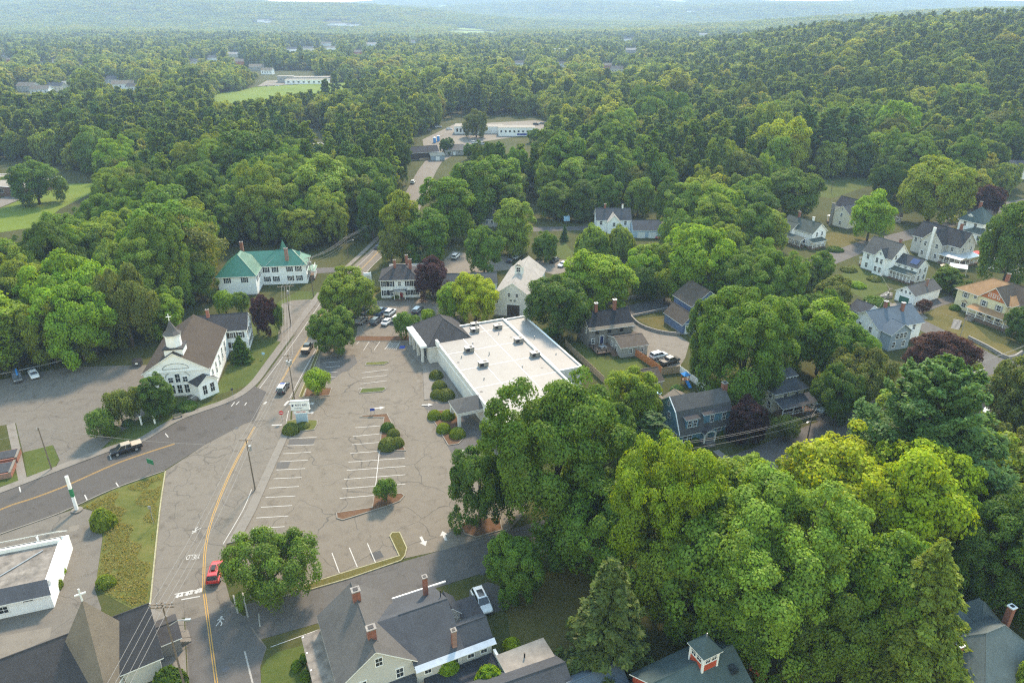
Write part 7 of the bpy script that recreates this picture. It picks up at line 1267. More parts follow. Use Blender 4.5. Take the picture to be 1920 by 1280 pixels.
span(e0, p1, (-.6, .6, (0, 1.6)), .8, label='wire reaching the grey street pole from the trees'); span(p1, p2, (-.6, .6, (0, 1.6)), .9, label='wire between the two grey street poles'); e1 = W(2050, 655); span(p2, (Vector((e1.x, e1.y, 11)), R(40)), (-.6, .6), .8, label='wire leaving the corner lawn pole to the right')
wire(p3[0], p4_[0] + Vector((0, 0, -.3)), .7, label='wire from the lane pole to the slender grey pole'); wire(p3[0], p1[0], 1.5, label='wire from the lane pole down to the street pole'); wire(p3[0] + Vector((0, 0, -.4)), fa.e.location + Vector((2, -2, 5)), .5, label='service wire to the white farmhouse')
w0 = W(985, 395); wire(Vector((w0.x, w0.y, 8)), Vector((p6_[0].x, p6_[0].y, p6_[0].z - .3)), .6, label='wire along the back lane')
for (u, v, vt, lab) in ((1036, 218, 192, 'pole left of the power line road'), (1070, 206, 188, 'pole with crossarm on the power line road'), (1084, 203, 185, 'second crossarm pole on the power line road'), (1100, 192, 176, 'farthest pole on the power line road'), (866, 226, 198, 'pole behind the warehouse'), (911, 222, 200, 'pole right of the warehouse tree')): pole(u, v, u, vt, lab, 0, ((.3, 2.2),), r=.13)
for (u, v, lab) in ((981, 126, 'floodlight pole left of the group'), (1040, 123, 'tall floodlight pole in the middle'), (1048, 122, 'floodlight pole beside the tall one'), (1062, 125, 'short floodlight pole on the right')):
    b = G(u, v); e = thing('floodlight_pole', lab + ' beyond the trees', 'light pole', (b.x, b.y, hz(b.x, b.y)), 0, 'floodlight poles'); MB().tube((0, 0, 0), (0, 0, 24), .3, .2, 8).obj('pole', ['silver'], e); MB().box(-1.6, 1.6, -.3, .3, 24, 25.2).obj('lamp_bank', ['white_metal'], e)

# --- store sign
def text3(txt, parent, loc, size, mat, name='lettering'):
    c = bpy.data.curves.new(name, 'FONT'); c.body = txt; c.size = size; c.extrude = .015; c.align_x = 'CENTER'; c.align_y = 'CENTER'; c.materials.append(MATS[mat])
    o = bpy.data.objects.new(name, c); col.objects.link(o); o.parent = parent; o.location = loc; o.rotation_euler = (math.pi / 2, 0, 0); return to_mesh(o)
b = T(1, 2, 350, 612); sg = thing('store_sign', 'white and blue store sign on a blue grey pylon', 'sign', (b.x, b.y, .15), R(6))
MB().box(-1.15, 1.15, -.3, .3, 0, 2.3).obj('pylon', ['pylon'], sg); MB().box(-1.45, 1.45, -.25, .25, 2.3, 3.1).obj('reader_panel', ['white_metal'], sg); MB().box(-1.85, 1.85, -.32, .32, 3.2, 5.2).obj('sign_panel', ['white_metal'], sg); MB().box(-1.95, 1.95, -.36, .36, 5.2, 5.3).box(-1.95, 1.95, -.36, .36, 3.1, 3.2).obj('sign_frame', ['grey_metal'], sg)
text3('RITE AID', sg, (.25, -.34, 4.35), .62, 'navy'); text3('PHARMACY', sg, (-.35, -.34, 3.65), .30, 'navy'); text3('DRIVE THRU', sg, (0, -.27, 2.7), .36, 'sign_red')
MB().add([(-1.65, -.335, 4.55), (-1.25, -.335, 4.55), (-1.25, -.335, 4.25), (-1.45, -.335, 4.02), (-1.65, -.335, 4.25)], [(4, 3, 2, 1, 0)]).obj('shield_logo', ['navy'], sg)
def post_sign(u, v, h, w_, hh, mat, label, ang=0, name='street_sign', posts=1, txt=None, tmat='white_metal', round_=False):
    b = G(u, v); e = thing(name, label, 'sign', (b.x, b.y, .05), R(ang))
    for i in range(posts): x = (i - (posts - 1) / 2) * w_ * .7; MB().tube((x, 0, -.1), (x, 0, h), .045, n=6).obj('post', ['grey_metal'], e)
    if round_:
        n = 16; MB().add([(w_ / 2 * math.cos(6.283 * i / n), -.06, h - hh / 2 + w_ / 2 * math.sin(6.283 * i / n)) for i in range(n)] + [(w_ / 2 * math.cos(6.283 * i / n), -.03, h - hh / 2 + w_ / 2 * math.sin(6.283 * i / n)) for i in range(n)], [tuple(range(n)), tuple(range(2 * n - 1, n - 1, -1))] + [(i, (i + 1) % n, n + (i + 1) % n, n + i) for i in range(n)]).obj('plate', [mat], e); MB().box(-w_ * .35, w_ * .35, -.075, -.062, h - hh / 2 - .07, h - hh / 2 + .07).obj('bar', ['white_metal'], e)
    else: MB().box(-w_ / 2, w_ / 2, -.08, -.03, h - hh, h).obj('plate', [mat], e)
    if txt: text3(txt, e, (0, -.1, h - hh / 2), hh * .55, tmat)
    return e
post_sign(530, 792, 2.6, .95, .95, 'sign_red', 'round red no entry sign at the lot entrance', 10, round_=True); post_sign(699, 778, 1.5, 1.0, .6, 'sign_blue', 'small blue sign on two posts in the lot', 10, posts=2); post_sign(588, 738, 1.1, .8, .6, 'sign_blue', 'little blue sign in the mulched tree island', 0)
post_sign(495, 672, 1.6, .7, .6, 'blue_pale', 'pale blue sign on the lawn by the church'); post_sign(287, 885, 2.8, 1.7, 1.0, 'sign_green', 'dark green back of a road sign on the weedy strip', -25, posts=2); post_sign(289, 983, 3.8, .5, .6, 'grey_metal', 'thin grey sign post on the weedy strip', 0); post_sign(438, 748, 2.6, .5, .6, 'dark_metal', 'thin dark sign post on the church sidewalk', 30)
post_sign(1290 // 1, 1, 1, 1, 1, 'grey_metal', 'x') if False else None
b = W(145, 957); t = thing('pillar_sign', 'tall white pillar sign with a green band by the side road', 'sign', (b.x, b.y, 0), R(10)); MB().box(-.22, .22, -.2, .2, 0, 7.2).obj('pillar', ['white_metal'], t); MB().box(-.24, .24, -.22, .22, 3.0, 4.6).obj('band', ['sign_green'], t); MB().tube((0, 0, -.1), (0, 0, .25), .9, n=14).obj('base', ['concrete'], t)
b = W(172, 1122); 
for i, (u, v) in enumerate(((266, 796), (291, 794))):
    b = W(u, v); t = thing('white_post', ['left of the two white posts in the church garden', 'right of the two white posts in the church garden'][i], 'post', (b.x, b.y, 0)); MB().box(-.14, .14, -.14, .14, 0, 2.0).obj('shaft', ['white_metal'], t); MB().box(-.2, .2, -.2, .2, 2.0, 2.1).obj('cap', ['white_metal'], t)
b = T(0, 2, 1335, 575); t = thing('bench', 'pale bench on the paved corner by the church', 'bench', (b.x, b.y, .03), R(35))
for i in range(4): MB().box(-.9, .9, -.25 + i * .13, -.15 + i * .13, .42, .47).obj('seat_slat', ['concrete'], t)
for i in range(3): MB().box(-.9, .9, .28, .32, .55 + i * .14, .65 + i * .14).obj('back_slat', ['concrete'], t)
for x in (-.8, .8): MB().box(x - .06, x + .06, -.25, .32, 0, .42).obj('leg', ['dark_metal'], t)
b = T(0, 2, 1035, 180); t = thing('dumpster', 'black dumpster at the back of the church lot', 'dumpster', (b.x, b.y, .03), R(10)); MB().box(-1, 1, -.7, .7, .15, 1.3).obj('bin', ['dark_metal'], t); MB().slab([(-1.05, -.8, 1.3), (1.05, -.8, 1.3), (1.05, .75, 1.6), (-1.05, .75, 1.6)], [(0, 1, 2, 3)], .06).obj('lid', ['black', 'black'], t); MB().box(-.3, .3, -.715, -.705, .6, 1.0).obj('label_plate', ['white_metal'], t)
# guard rail
gl = [T(0, 2, x, y) for x, y in ((-120, 290), (0, 262), (235, 215), (470, 158))]; t = thing('guard_rail', 'metal guard rail along the edge of the church lot', 'guard rail', (gl[0].x, gl[0].y, 0)); o0 = Vector((gl[0].x, gl[0].y, 0))
pts = [Vector((q.x, q.y, .6)) - o0 for q in smoothline(gl, 4)]
for i in range(len(pts) - 1): MB().tube(pts[i], pts[i + 1], .16, n=6).obj('rail', ['grey_metal'], t); MB().tube((pts[i].x, pts[i].y, -.1), (pts[i].x, pts[i].y, .75), .07, n=6).obj('post', ['grey_metal'], t)
# fences
def fence(pts, h, mat, label, name='fence', seg=2.4, th=.05):
    pts = [Vector(p) for p in pts]; o0 = Vector((pts[0].x, pts[0].y, 0)); t = thing(name, label, 'fence', (pts[0].x, pts[0].y, hz(pts[0].x, pts[0].y)))
    for a, b in zip(pts[:-1], pts[1:]):
        L = (b - a).length; n = max(1, round(L / seg)); ang = math.atan2(b.y - a.y, b.x - a.x); l = L / n
        pan = MB(); nb = max(3, int(l / .3))
        for i in range(nb): pan.box(l * i / nb + .012, l * (i + 1) / nb - .012, -th / 2 + (.012 if i % 2 else 0), th / 2, .05, h - (.03 if i % 2 else 0))
        pan.box(0, l, th / 2, th / 2 + .05, h * .2, h * .2 + .1).box(0, l, th / 2, th / 2 + .05, h * .8, h * .8 + .1)
        pm = pan.mesh('panel', [mat]); qm = MB().box(-.07, .07, -.07, .07, -.1, h + .08).mesh('post', [mat])
        for i in range(n):
            p = a + (b - a) * (i / n) - Vector((pts[0].x, pts[0].y)); link('panel', pm, t, (p.x, p.y, 0), ang); link('post', qm, t, (p.x, p.y, 0), ang)
fence(tt(2, 2, [(925, 110), (1040, 185), (1120, 245)]), 1.9, 'fence_orange', 'new orange wooden fence beside the parked suv'); fence(tt(2, 2, [(1120, 250), (1255, 235)]), 1.9, 'fence_tan', 'tan wooden fence behind the black pickup'); fence(tt(2, 2, [(1258, 235), (1450, 372)]), 1.8, 'fence_white', 'white vinyl fence behind the gambrel house'); fence(tt(2, 2, [(400, 35), (470, 105), (690, 315)]), 1.8, 'fence_tan', 'wooden fence behind the store')
fence([T(2, 3, 1575, 1010), T(2, 3, 1900, 1275)], 1.3, 'w_red', 'low red and white fence behind the red barn'); fence([T(2, 3, 920, 1285), T(2, 3, 1045, 1245)], 1.5, 'fence_orange', 'short wooden fence left of the red barn')
def wallrun(pts, h, mat, label, w_=.4):
    l = smoothline(pts, 3); t = strip('stone_wall', l, -w_ / 2, w_ / 2, h, mat, None, None, None, h + .2); t['kind'] = 'thing'; tag(t, label, 'wall')
wallrun(tt(2, 1, [(640, 1015), (900, 960), (1260, 905)]), .9, 'stone', 'dark dry stone wall above the new drive'); wallrun(tt(2, 1, [(893, 1098), (1120, 1050), (1365, 992)]), .7, 'stone', 'pale topped stone wall below the new drive'); wallrun([T(3, 2, 1000, 290), T(3, 2, 1250, 345), T(3, 2, 1400, 300), T(3, 2, 1620, 225)], .8, 'stone', 'stone wall along the corner lawn'); wallrun([T(3, 2, 1500, -20), T(3, 2, 1640, 50), T(3, 2, 1800, 135), T(3, 2, 1900, 90)], .9, 'stone', 'stone retaining wall below the yellow house'); wallrun([W(1612, 578), W(1640, 563), W(1672, 558)], 1.0, 'stone', 'stone wall beside the garage apron')
wallrun(tt(2, 1, [(890, 1100), (960, 1165), (1100, 1215), (1260, 1235)]), .8, 'stone', 'curved stone wall round the dry lawn')
# steps, umbrellas and yard things
for (u, v, a, n, lab) in ((1790, 618, -35, 9, 'long stone garden steps to the yellow house'), (1655, 556, -62, 6, 'narrow garden steps to the white farmhouse')):
    b = G(u, v); t = thing('garden_steps', lab, 'steps', (b.x, b.y, 0), R(a))
    for i in range(n): MB().box(-1.0, 1.0, i * .55, i * .55 + .5, 0, .06 + .12 * i).obj('step', ['stone'], t)
def umbrella(u, v, r, h, mat, label):
    b = G(u, v); t = thing('patio_umbrella', label, 'umbrella', (b.x, b.y, hz(b.x, b.y))); n = 8; MB().tube((0, 0, 0), (0, 0, h), .04, n=6).obj('pole', ['white_metal'], t); MB().slab([(r * math.cos(6.283 * i / n), r * math.sin(6.283 * i / n), h - .55) for i in range(n)] + [(0, 0, h)], [(i, (i + 1) % n, n) for i in range(n)], .04).obj('canopy', [mat, mat], t)
umbrella(1834, 487, 2.2, 3.0, 'umbrella_red', 'red garden umbrella beside the pale victorian'); umbrella(1772, 510, 2.0, 2.7, 'tan_cloth', 'tan garden umbrella before the victorian porch'); umbrella(1224, 752, 1.8, 2.6, 'blue_pale', 'blue and white umbrella behind the gambrel house')
b = G(1794, 512); t = thing('garden_canopy', 'flat metal garden canopy before the victorian porch', 'canopy', (b.x, b.y, 0), R(-30)); MB().slab([(-2.6, -2, 2.3), (2.6, -2, 2.3), (2.6, 2, 2.6), (-2.6, 2, 2.6)], [(0, 1, 2, 3)], .08).obj('roof', ['roof_metal_grey', 'trim'], t)
for x in (-2.4, 2.4):
    for y in (-1.8, 1.8): MB().tube((x, y, 0), (x, y, 2.35), .06, n=6).obj('post', ['white_metal'], t)
b = T(2, 2, 1295, 315); t = thing('play_tower', 'small blue and orange play tower behind the house', 'play tower', (b.x, b.y, 0), R(20))
for x in (-.6, .6):
    for y in (-.6, .6): MB().box(x - .07, x + .07, y - .07, y + .07, 0, 2.4).obj('post', ['fence_orange'], t)
MB().box(-.75, .75, -.75, .75, 1.0, 1.1).obj('platform', ['wood_deck'], t); MB().slab([(-.85, -.85, 2.4), (.85, -.85, 2.4), (.85, .85, 2.4), (-.85, .85, 2.4), (0, 0, 3.1)], [(0, 1, 4), (1, 2, 4), (2, 3, 4), (3, 0, 4)], .05).obj('roof', ['blue_plastic', 'blue_plastic'], t); MB().slab([(-.4, -.75, 1.1), (.4, -.75, 1.1), (.4, -2.4, .1), (-.4, -2.4, .1)], [(1, 0, 3, 2)], .08).obj('slide', ['blue_plastic', 'blue_plastic'], t)
for i, (u, v) in enumerate(((815, 268), (822, 265))):
    b = G(u, v); t = thing('portable_toilet', ['left of the blue portable toilets in the warehouse yard', 'right of the blue portable toilets in the warehouse yard'][i], 'toilet', (b.x, b.y, 0)); MB().box(-.8, .8, -.8, .8, 0, 3.4).obj('cabin', ['blue_plastic'], t); MB().slab([(-.9, -.9, 3.4), (.9, -.9, 3.4), (.9, .9, 3.4), (-.9, .9, 3.4), (0, 0, 3.8)], [(0, 1, 4), (1, 2, 4), (2, 3, 4), (3, 0, 4)], .06).obj('roof', ['white_metal', 'white_metal'], t); MB().box(-.5, .5, -.85, -.81, .2, 2.8).obj('door', ['blue_tarp'], t)
b = G(1062, 415); t = thing('covered_trailer', 'pale blue covered trailer beside the back lane', 'trailer', (b.x, b.y, 0)); MB().box(-1.2, 1.2, -1.8, 1.8, .5, 2.3).obj('cover', ['blue_pale'], t); MB().tube((-1.25, 0, .35), (1.25, 0, .35), .35, n=12).obj('wheel', ['rubber'], t)
b = W(672, 522 + 6); t = thing('white_kiosk', 'small white notice kiosk at the roadside verge', 'kiosk', (W(690, 528).x, W(690, 528).y, 0), R(10)); MB().box(-1.2, 1.2, -.2, .2, .9, 3.0).obj('panel', ['white_metal'], t); MB().box(-.9, .9, -.24, -.205, 1.1, 2.2).obj('poster', ['w_cream'], t)
for x in (-1.1, 1.1): MB().box(x - .1, x + .1, -.1, .1, 0, 3.2).obj('post', ['white_metal'], t)
# ================================================================== woods
def inside(poly, X, Y):
    r = np.zeros(len(X), bool); n = len(poly)
    for i in range(n):
        x0, y0 = poly[i]; x1, y1 = poly[i - 1]
        c = ((y0 > Y) != (y1 > Y)); 
        with np.errstate(divide='ignore', invalid='ignore'): xi = (x1 - x0) * (Y - y0) / (y1 - y0 + 1e-12) + x0
        r ^= c & (X < xi)
    return r
def gp(l): return [tuple(G(*q)) for q in l]
NEAR = [(-330, 150)] + [tuple(W(*q)) for q in ((0, 704), (120, 694), (255, 690), (292, 612), (385, 580), (402, 520), (412, 478), (470, 455), (585, 470), (640, 470), (700, 410), (735, 372), (755, 330), (775, 262), (840, 222), (1010, 214), (1050, 230), (985, 262), (905, 285), (850, 320), (835, 345), (870, 360), (960, 372), (1040, 372), (1110, 385), (1190, 392), (1250, 372), (1330, 375), (1440, 360), (1510, 338), (1640, 338), (1720, 345), (1800, 352), (1920, 330))] + [(420, 300), (420, -100), (-330, -100)]
FILL = [gp(l) for l in ([(1240, 440), (1290, 380), (1440, 372), (1460, 420), (1470, 480), (1540, 520), (1560, 560), (1600, 590), (1600, 640), (1540, 660), (1450, 640), (1300, 545), (1270, 560), (1200, 530)], [(1560, 650), (1620, 640), (1640, 690), (1690, 720), (1640, 760), (1560, 745), (1540, 690)],
        [(1090, 1010), (1230, 960), (1420, 900), (1640, 850), (1900, 800), (2000, 900), (2000, 1100), (1780, 1140), (1560, 1230), (1420, 1180), (1200, 1200), (1170, 1110)], [(1000, 500), (1080, 450), (1100, 440), (1080, 490)], [(870, 470), (1000, 455), (1000, 475), (900, 480)], [(280, 600), (400, 575), (420, 590), (300, 640)], [(1840, 780), (1990, 740), (1990, 900), (1860, 870)], [(1690, 360), (1900, 340), (1900, 372), (1800, 392), (1700, 400)], [(860, 362), (985, 372), (985, 405), (960, 440), (930, 440), (860, 425)], [(1010, 372), (1110, 385), (1110, 408), (1020, 408)], [(1030, 445), (1100, 440), (1230, 450), (1240, 480), (1180, 500), (1090, 505), (1040, 480)], [(945, 200), (1080, 205), (1120, 260), (1010, 262)], [(1100, 520), (1200, 510), (1240, 545), (1130, 560)])]
CLEAR = [gp([(1005, 515), (1005, 485), (1080, 482), (1080, 512)]), gp([(790, 300), (800, 262), (850, 234), (1000, 226), (1030, 232), (985, 254), (890, 268), (835, 300)]), gp([(990, 440), (990, 420), (1290, 408), (1290, 430)])] + [[tuple(q) for q in f] for f in FIELDS] + [gp(l) for l in ([(-80, 440), (0, 425), (72, 424), (115, 392), (190, 356), (230, 338), (150, 322), (60, 300), (-80, 310)], [(505, 160), (520, 132), (600, 132), (600, 158)], [(540, 300), (560, 270), (650, 270), (660, 295)], [(150, 700), (60, 640), (110, 610), (135, 640), (140, 690)])]
PATHS = [north, street_line, upper, lane]
rf = np.random.default_rng(21)
def clearmask(X, Y, margin=4.0):
    m = np.zeros(len(X), bool)
    for c in CLEAR: m |= inside(c, X, Y)
    for P in PATHS:
        for a, b in zip(P[:-1], P[1:]):
            ab = b - a; t = np.clip(((X - a.x) * ab.x + (Y - a.y) * ab.y) / ab.length_squared, 0, 1); m |= np.hypot(X - a.x - t * ab.x, Y - a.y - t * ab.y) < (5.5 if P is north else 8.0)
    for h in HOUSES:
        c, s = math.cos(h.a), math.sin(h.a); dx, dy = X - h.O[0], Y - h.O[1]; lx = dx * c + dy * s; ly = -dx * s + dy * c
        for (x0, x1, y0, y1) in h.foot: m |= (lx > x0 - margin) & (lx < x1 + margin) & (ly > y0 - margin) & (ly < y1 + margin)
    for (x, y, r) in TREES: m |= np.hypot(X - x, Y - y) < r * .75 + 1.5
    return m
def rect(a, b, c, d): return [(a, b), (c, b), (c, d), (a, d)]
OPEN = [[(-60, 330), (36, 328), (190, 340), (170, 365), (110, 395), (70, 425), (-60, 430)], [(400, 190), (405, 176), (480, 163), (508, 137), (590, 135), (600, 155), (690, 156), (690, 166), (600, 168), (520, 176), (430, 194)],
        [(785, 300), (780, 262), (840, 230), (850, 216), (1000, 216), (1040, 230), (985, 256), (895, 268), (840, 302)], [(768, 366), (780, 326), (795, 308), (825, 308), (803, 338), (788, 366)], [(562, 240), (605, 240), (605, 262), (562, 262)]] + [rect(*q) for q in (
        (1460, 395, 1550, 470), (1607, 440, 1742, 535), (1705, 412, 1826, 500), (1797, 380, 1850, 455), (1545, 357, 1615, 440), (1787, 513, 1920, 620), (1630, 600, 1740, 680), (1430, 672, 1532, 770), (1790, 717, 1865, 790), (1228, 715, 1366, 835), (1268, 535, 1357, 635), (1092, 575, 1215, 670), (1540, 440, 1720, 500), (1410, 800, 1560, 870), (1117, 380, 1228, 447), (1180, 560, 1290, 640), (1670, 575, 1900, 700), (1607, 568, 1640, 610), (1790, 1130, 1920, 1280), (1220, 1195, 1395, 1280), (1515, 305, 1600, 335), (880, 375, 920, 420), (985, 410, 1080, 440), (1210, 640, 1290, 690), (408, 458, 580, 560), (272, 600, 480, 690), (985, 470, 1075, 500))]
for p, w_ in FARPTS:
    u_, v_, d_ = PX(p.x, p.y, hz(p.x, p.y)); k = FOC / d_; OPEN.append(rect(u_ - w_ * k * .42, v_ - 7.5 * k, u_ + w_ * k * .42, v_ - 2.0 * k))
def hides(X, Y, H, Rr):
    """trees that would stand in front of something the photograph shows in the open"""
    Z = hgt(X, Y); m = np.zeros(len(X), bool)
    for fz in (.02, .3, .6, .95):
        for fx in (-.8, 0, .8):
            if fz == .02 and fx: continue
            z = Z + H * fz - CAM_H; dep = Y * CP - z * SP; u = 960 + FOC * (X + fx * Rr * (1 - .6 * (fz > .9))) / dep; v = 640 - FOC * (Y * SP + z * CP) / dep
            for o in OPEN[:5]: m |= inside(o, u, v)
    zt = Z + H * .97 - CAM_H; dt = Y * CP - zt * SP; vt = 640 - FOC * (Y * SP + zt * CP) / dt; zb = Z - CAM_H; db = Y * CP - zb * SP; vb = 640 - FOC * (Y * SP + zb * CP) / db; uc = 960 + FOC * X / db; ru = FOC * Rr * .78 / db
    for o in OPEN[5:]:
        (a, b), (c, d) = o[0], o[2]; m |= (uc + ru > a) & (uc - ru < c) & (vt < d) & (vb > d - 2)
    return m
def grid(sp, y0, y1, wid):
    ys = np.arange(y0, y1, sp * .87); out = []
    for i, y in enumerate(ys):
        xs = np.arange(-wid * (y + 60), wid * (y + 60), sp) + (sp / 2 if i % 2 else 0); out.append(np.stack([xs, np.full_like(xs, y)], 1))
    P = np.concatenate(out); return P + rf.uniform(-.38, .38, P.shape) * sp
P = grid(9.6, 70, 760, .98)
X, Y = P[:, 0], P[:, 1]; near = inside(NEAR, X, Y); fill = np.zeros(len(X), bool)
for f in FILL: fill |= inside(f, X, Y)
keep = (~near | fill) & ~clearmask(X, Y)
P = P[keep]; X, Y = P[:, 0], P[:, 1]
def kindnoise(X, Y): return .5 + .30 * np.sin(X / 47 + 2 * np.sin(Y / 61)) * np.cos(Y / 53 + X / 110) + .25 * np.sin(X / 19 + 1.7) * np.sin(Y / 23 + .6)
infill = np.zeros(len(X), bool)
for f in FILL: infill |= inside(f, X, Y)
hill = hgt(X, Y) > 3
pineprob = np.where(infill, .06, np.where(hill, .62, np.where(Y > 300, .46, .10))); ispine = (rf.uniform(size=len(X)) * .6 + .4 * kindnoise(X, Y)) < pineprob * 1.05
# a pine belt left of the road and beside the warehouse
Z = hgt(X, Y)
dep = Y * CP + (CAM_H - Z) * SP; U = 960 + FOC * X / dep; V = 640 - FOC * (Y * SP - (CAM_H - Z) * CP) / dep
belt = ((U > 300) & (U < 790) & (V > 262) & (V < 348)) | ((U > 1230) & (U < 1420) & (V > 262) & (V < 345)) | ((U < 330) & (V > 225) & (V < 300)); ispine |= belt & (rf.uniform(size=len(X)) < .75)
H = np.where(ispine, rf.normal(21.5, 2.6, len(X)), rf.normal(18.5, 4.2, len(X))); H = np.clip(H, 8, 30); H = np.where(infill, H * .72, H)
Rr = np.where(ispine, H * .235, rf.uniform(.30, .50, len(X)) * H)
ok = ~hides(X, Y, H, Rr); X, Y, Z, H, Rr, U, V, dep, ispine, infill = (q[ok] for q in (X, Y, Z, H, Rr, U, V, dep, ispine, infill))
inview = (U > -40) & (U < 1960) & (V < 1330)
size = np.where(inview, H / dep, 0)
order = np.argsort(-size); indiv = np.zeros(len(X), bool)
nind_b = [i for i in order if not ispine[i]][:285]; nind_p = [i for i in order if ispine[i]][:120]
indiv[nind_b] = True; indiv[nind_p] = True
TB = ['D', 'G', 'G', 'M', 'M', 'L', 'O', 'X', 'K', 'H']
TONE = dict(D='dark green', G='deep green', M='mid green', L='pale green', O='olive green', X='dusky green', K='bright green', H='yellowish green', B='blue green')
MARKS = [('the church lot guard rail', 60, 690), ('the white church', 310, 620), ('the green roofed house', 490, 470), ('the brick school', 20, 350), ('the lone school lawn tree', 110, 380), ('the white warehouse', 920, 240), ('the far road bend', 790, 340), ('the tree hidden house', 900, 400), ('the slate roofed house', 1150, 390), ('the three tall pines', 1540, 250), ('the porch house', 1500, 430), ('the blue garage house', 1320, 590), ('the white farmhouse', 1670, 490), ('the gambrel house', 1300, 780), ('the pale hip house', 1480, 720), ('the blue roofed house', 1690, 640), ('the red barn', 1310, 1240), ('the olive hemlock', 1690, 1130), ('the playing field', 540, 185), ('the left picture edge', 0, 520), ('the roadside pole below the wood', 650, 450), ('the white outbuilding', 580, 260), ('the two willows', 1135, 450), ('the dark timber shed', 790, 285), ('the skylight garage', 1830, 760), ('the pyramid roofed house', 1830, 400), ('the golden maples', 1610, 900)]
todo = {}
for i in np.nonzero(indiv)[0]:
    um, vm = U[i], V[i] - .5 * H[i] / dep[i] * FOC
    mk, du = min(((m_, math.hypot(um - m_[1], vm - m_[2])) for m_ in MARKS), key=lambda t: t[1])
    tn = rt.choice(['B', 'D', 'H', 'G']) if ispine[i] else rt.choice(TB)
    todo.setdefault((mk[0], bool(ispine[i]), tn), []).append((du, i))
for (mk, pn_, tn), L_ in todo.items():
    L_.sort(); sp_ = 'pine' if pn_ else 'broadleaf'
    for r_, (du, i) in enumerate(L_):
        lab = TONE[tn] + ' ' + sp_ + ' tree ' + ('nearest ' if r_ == 0 else ORD[min(r_, 19)] + ' nearest ') + mk
        place_tree(X[i], Y[i], Rr[i], H[i], 'pine' if pn_ else ('big' if H[i] > 21 and rt.random() < .7 else rt.choice(['maple', 'maple', 'maple', 'oval', 'oval', 'oval', 'wide', 'sparse'])), tn, lab, group=TONE[tn] + ' ' + sp_ + ' trees near ' + mk)
# the rest of the woods reads as one mass: instanced
def src(name, Q, sh, wood, mats):
    o = bpy.data.objects.new(name, cards_mesh(name, Q, sh, mats, wood)); return o
def coll(name, objs):
    c = bpy.data.collections.new(name)
    for o in objs: c.objects.link(o)
    return c
cb = coll('broadleaf_source', [src('broadleaf_%d' % i, *broad(201 + i, 6.5, 15, 9500, .54, 52, .12, 1.0, (.17, .34)), ['leaf_broad', 'bark']) for i in range(6)])
cp = coll('pine_source', [src('pine_%d' % i, *pine(221 + i, 5.0, 21, 4200, .68, .22, 1.5), ['leaf_pine', 'bark']) for i in range(4)])
cbf = coll('far_broadleaf_source', [src('far_broadleaf_%d' % i, *broad(231 + i, 6.5, 14, 2200, .95, 24, .05, 1.0, (.22, .42)), ['leaf_broad', 'bark']) for i in range(5)])
cpf = coll('far_pine_source', [src('far_pine_%d' % i, *pine(241 + i, 4.6, 19, 1400, .95, .1, 1.9), ['leaf_pine', 'bark']) for i in range(3)])
def patch_src(seed, mat_p):
    rng = np.random.default_rng(seed); Q = []; SH = []
    for i in range(46):
        x, y = rng.uniform(-36, 36, 2); h = rng.uniform(9, 17); r = rng.uniform(4, 6.5); m = 46
        e = unit(rng.normal(size=(m, 3))); e[:, 2] = np.abs(e[:, 2]); p = e * np.array([r, r, h * .5]) + np.array([x, y, h * .5])
        q, sh = leaf_cards(p, e + rng.normal(0, .35, (m, 3)), 2.6 * rng.uniform(.6, 1.2, m), rng.uniform(.7, 1.25) * rng.uniform(.85, 1.15, m), rng); Q.append(q); SH.append(sh)
    return np.concatenate(Q), np.concatenate(SH), None
cpatch = coll('forest_patch_source', [src('patch_%d' % i, *patch_src(251 + i, 0), ['leaf_broad']) for i in range(6)])
def scatter(name, pts, scl, rot, source, label, nsrc):
    me = bpy.data.meshes.new(name); me.vertices.add(len(pts)); me.vertices.foreach_set('co', pts.astype(np.float32).ravel())
    a = me.attributes.new('scl', 'FLOAT_VECTOR', 'POINT'); a.data.foreach_set('vector', scl.astype(np.float32).ravel())
    a = me.attributes.new('rot', 'FLOAT', 'POINT'); a.data.foreach_set('value', rot.astype(np.float32))
    a = me.attributes.new('idx', 'INT', 'POINT'); a.data.foreach_set('value', rf.integers(0, nsrc, len(pts)).astype(np.int32))
    o = link(name, me); tag(o, label, 'wood', kind='stuff')
    ng = bpy.data.node_groups.new(name, 'GeometryNodeTree'); ng.interface.new_socket('Geometry', in_out='INPUT', socket_type='NodeSocketGeometry'); ng.interface.new_socket('Geometry', in_out='OUTPUT', socket_type='NodeSocketGeometry')
    n = ng.nodes; gi = n.new('NodeGroupInput'); go = n.new('NodeGroupOutput'); ip = n.new('GeometryNodeInstanceOnPoints'); ci = n.new('GeometryNodeCollectionInfo')
    ci.inputs['Collection'].default_value = source; ci.inputs['Separate Children'].default_value = True; ci.inputs['Reset Children'].default_value = True
    def attr(nm, ty):
        t = n.new('GeometryNodeInputNamedAttribute'); t.data_type = ty; t.inputs['Name'].default_value = nm; return t.outputs['Attribute']
    cx_ = n.new('ShaderNodeCombineXYZ'); ng.links.new(attr('rot', 'FLOAT'), cx_.inputs['Z'])
    ng.links.new(gi.outputs[0], ip.inputs['Points']); ng.links.new(ci.outputs[0], ip.inputs['Instance']); ip.inputs['Pick Instance'].default_value = True
    ng.links.new(attr('idx', 'INT'), ip.inputs['Instance Index']); ng.links.new(cx_.outputs[0], ip.inputs['Rotation']); ng.links.new(attr('scl', 'FLOAT_VECTOR'), ip.inputs['Scale'])
    ng.links.new(ip.outputs[0], go.inputs[0]); m = o.modifiers.new('scatter', 'NODES'); m.node_group = ng; return o
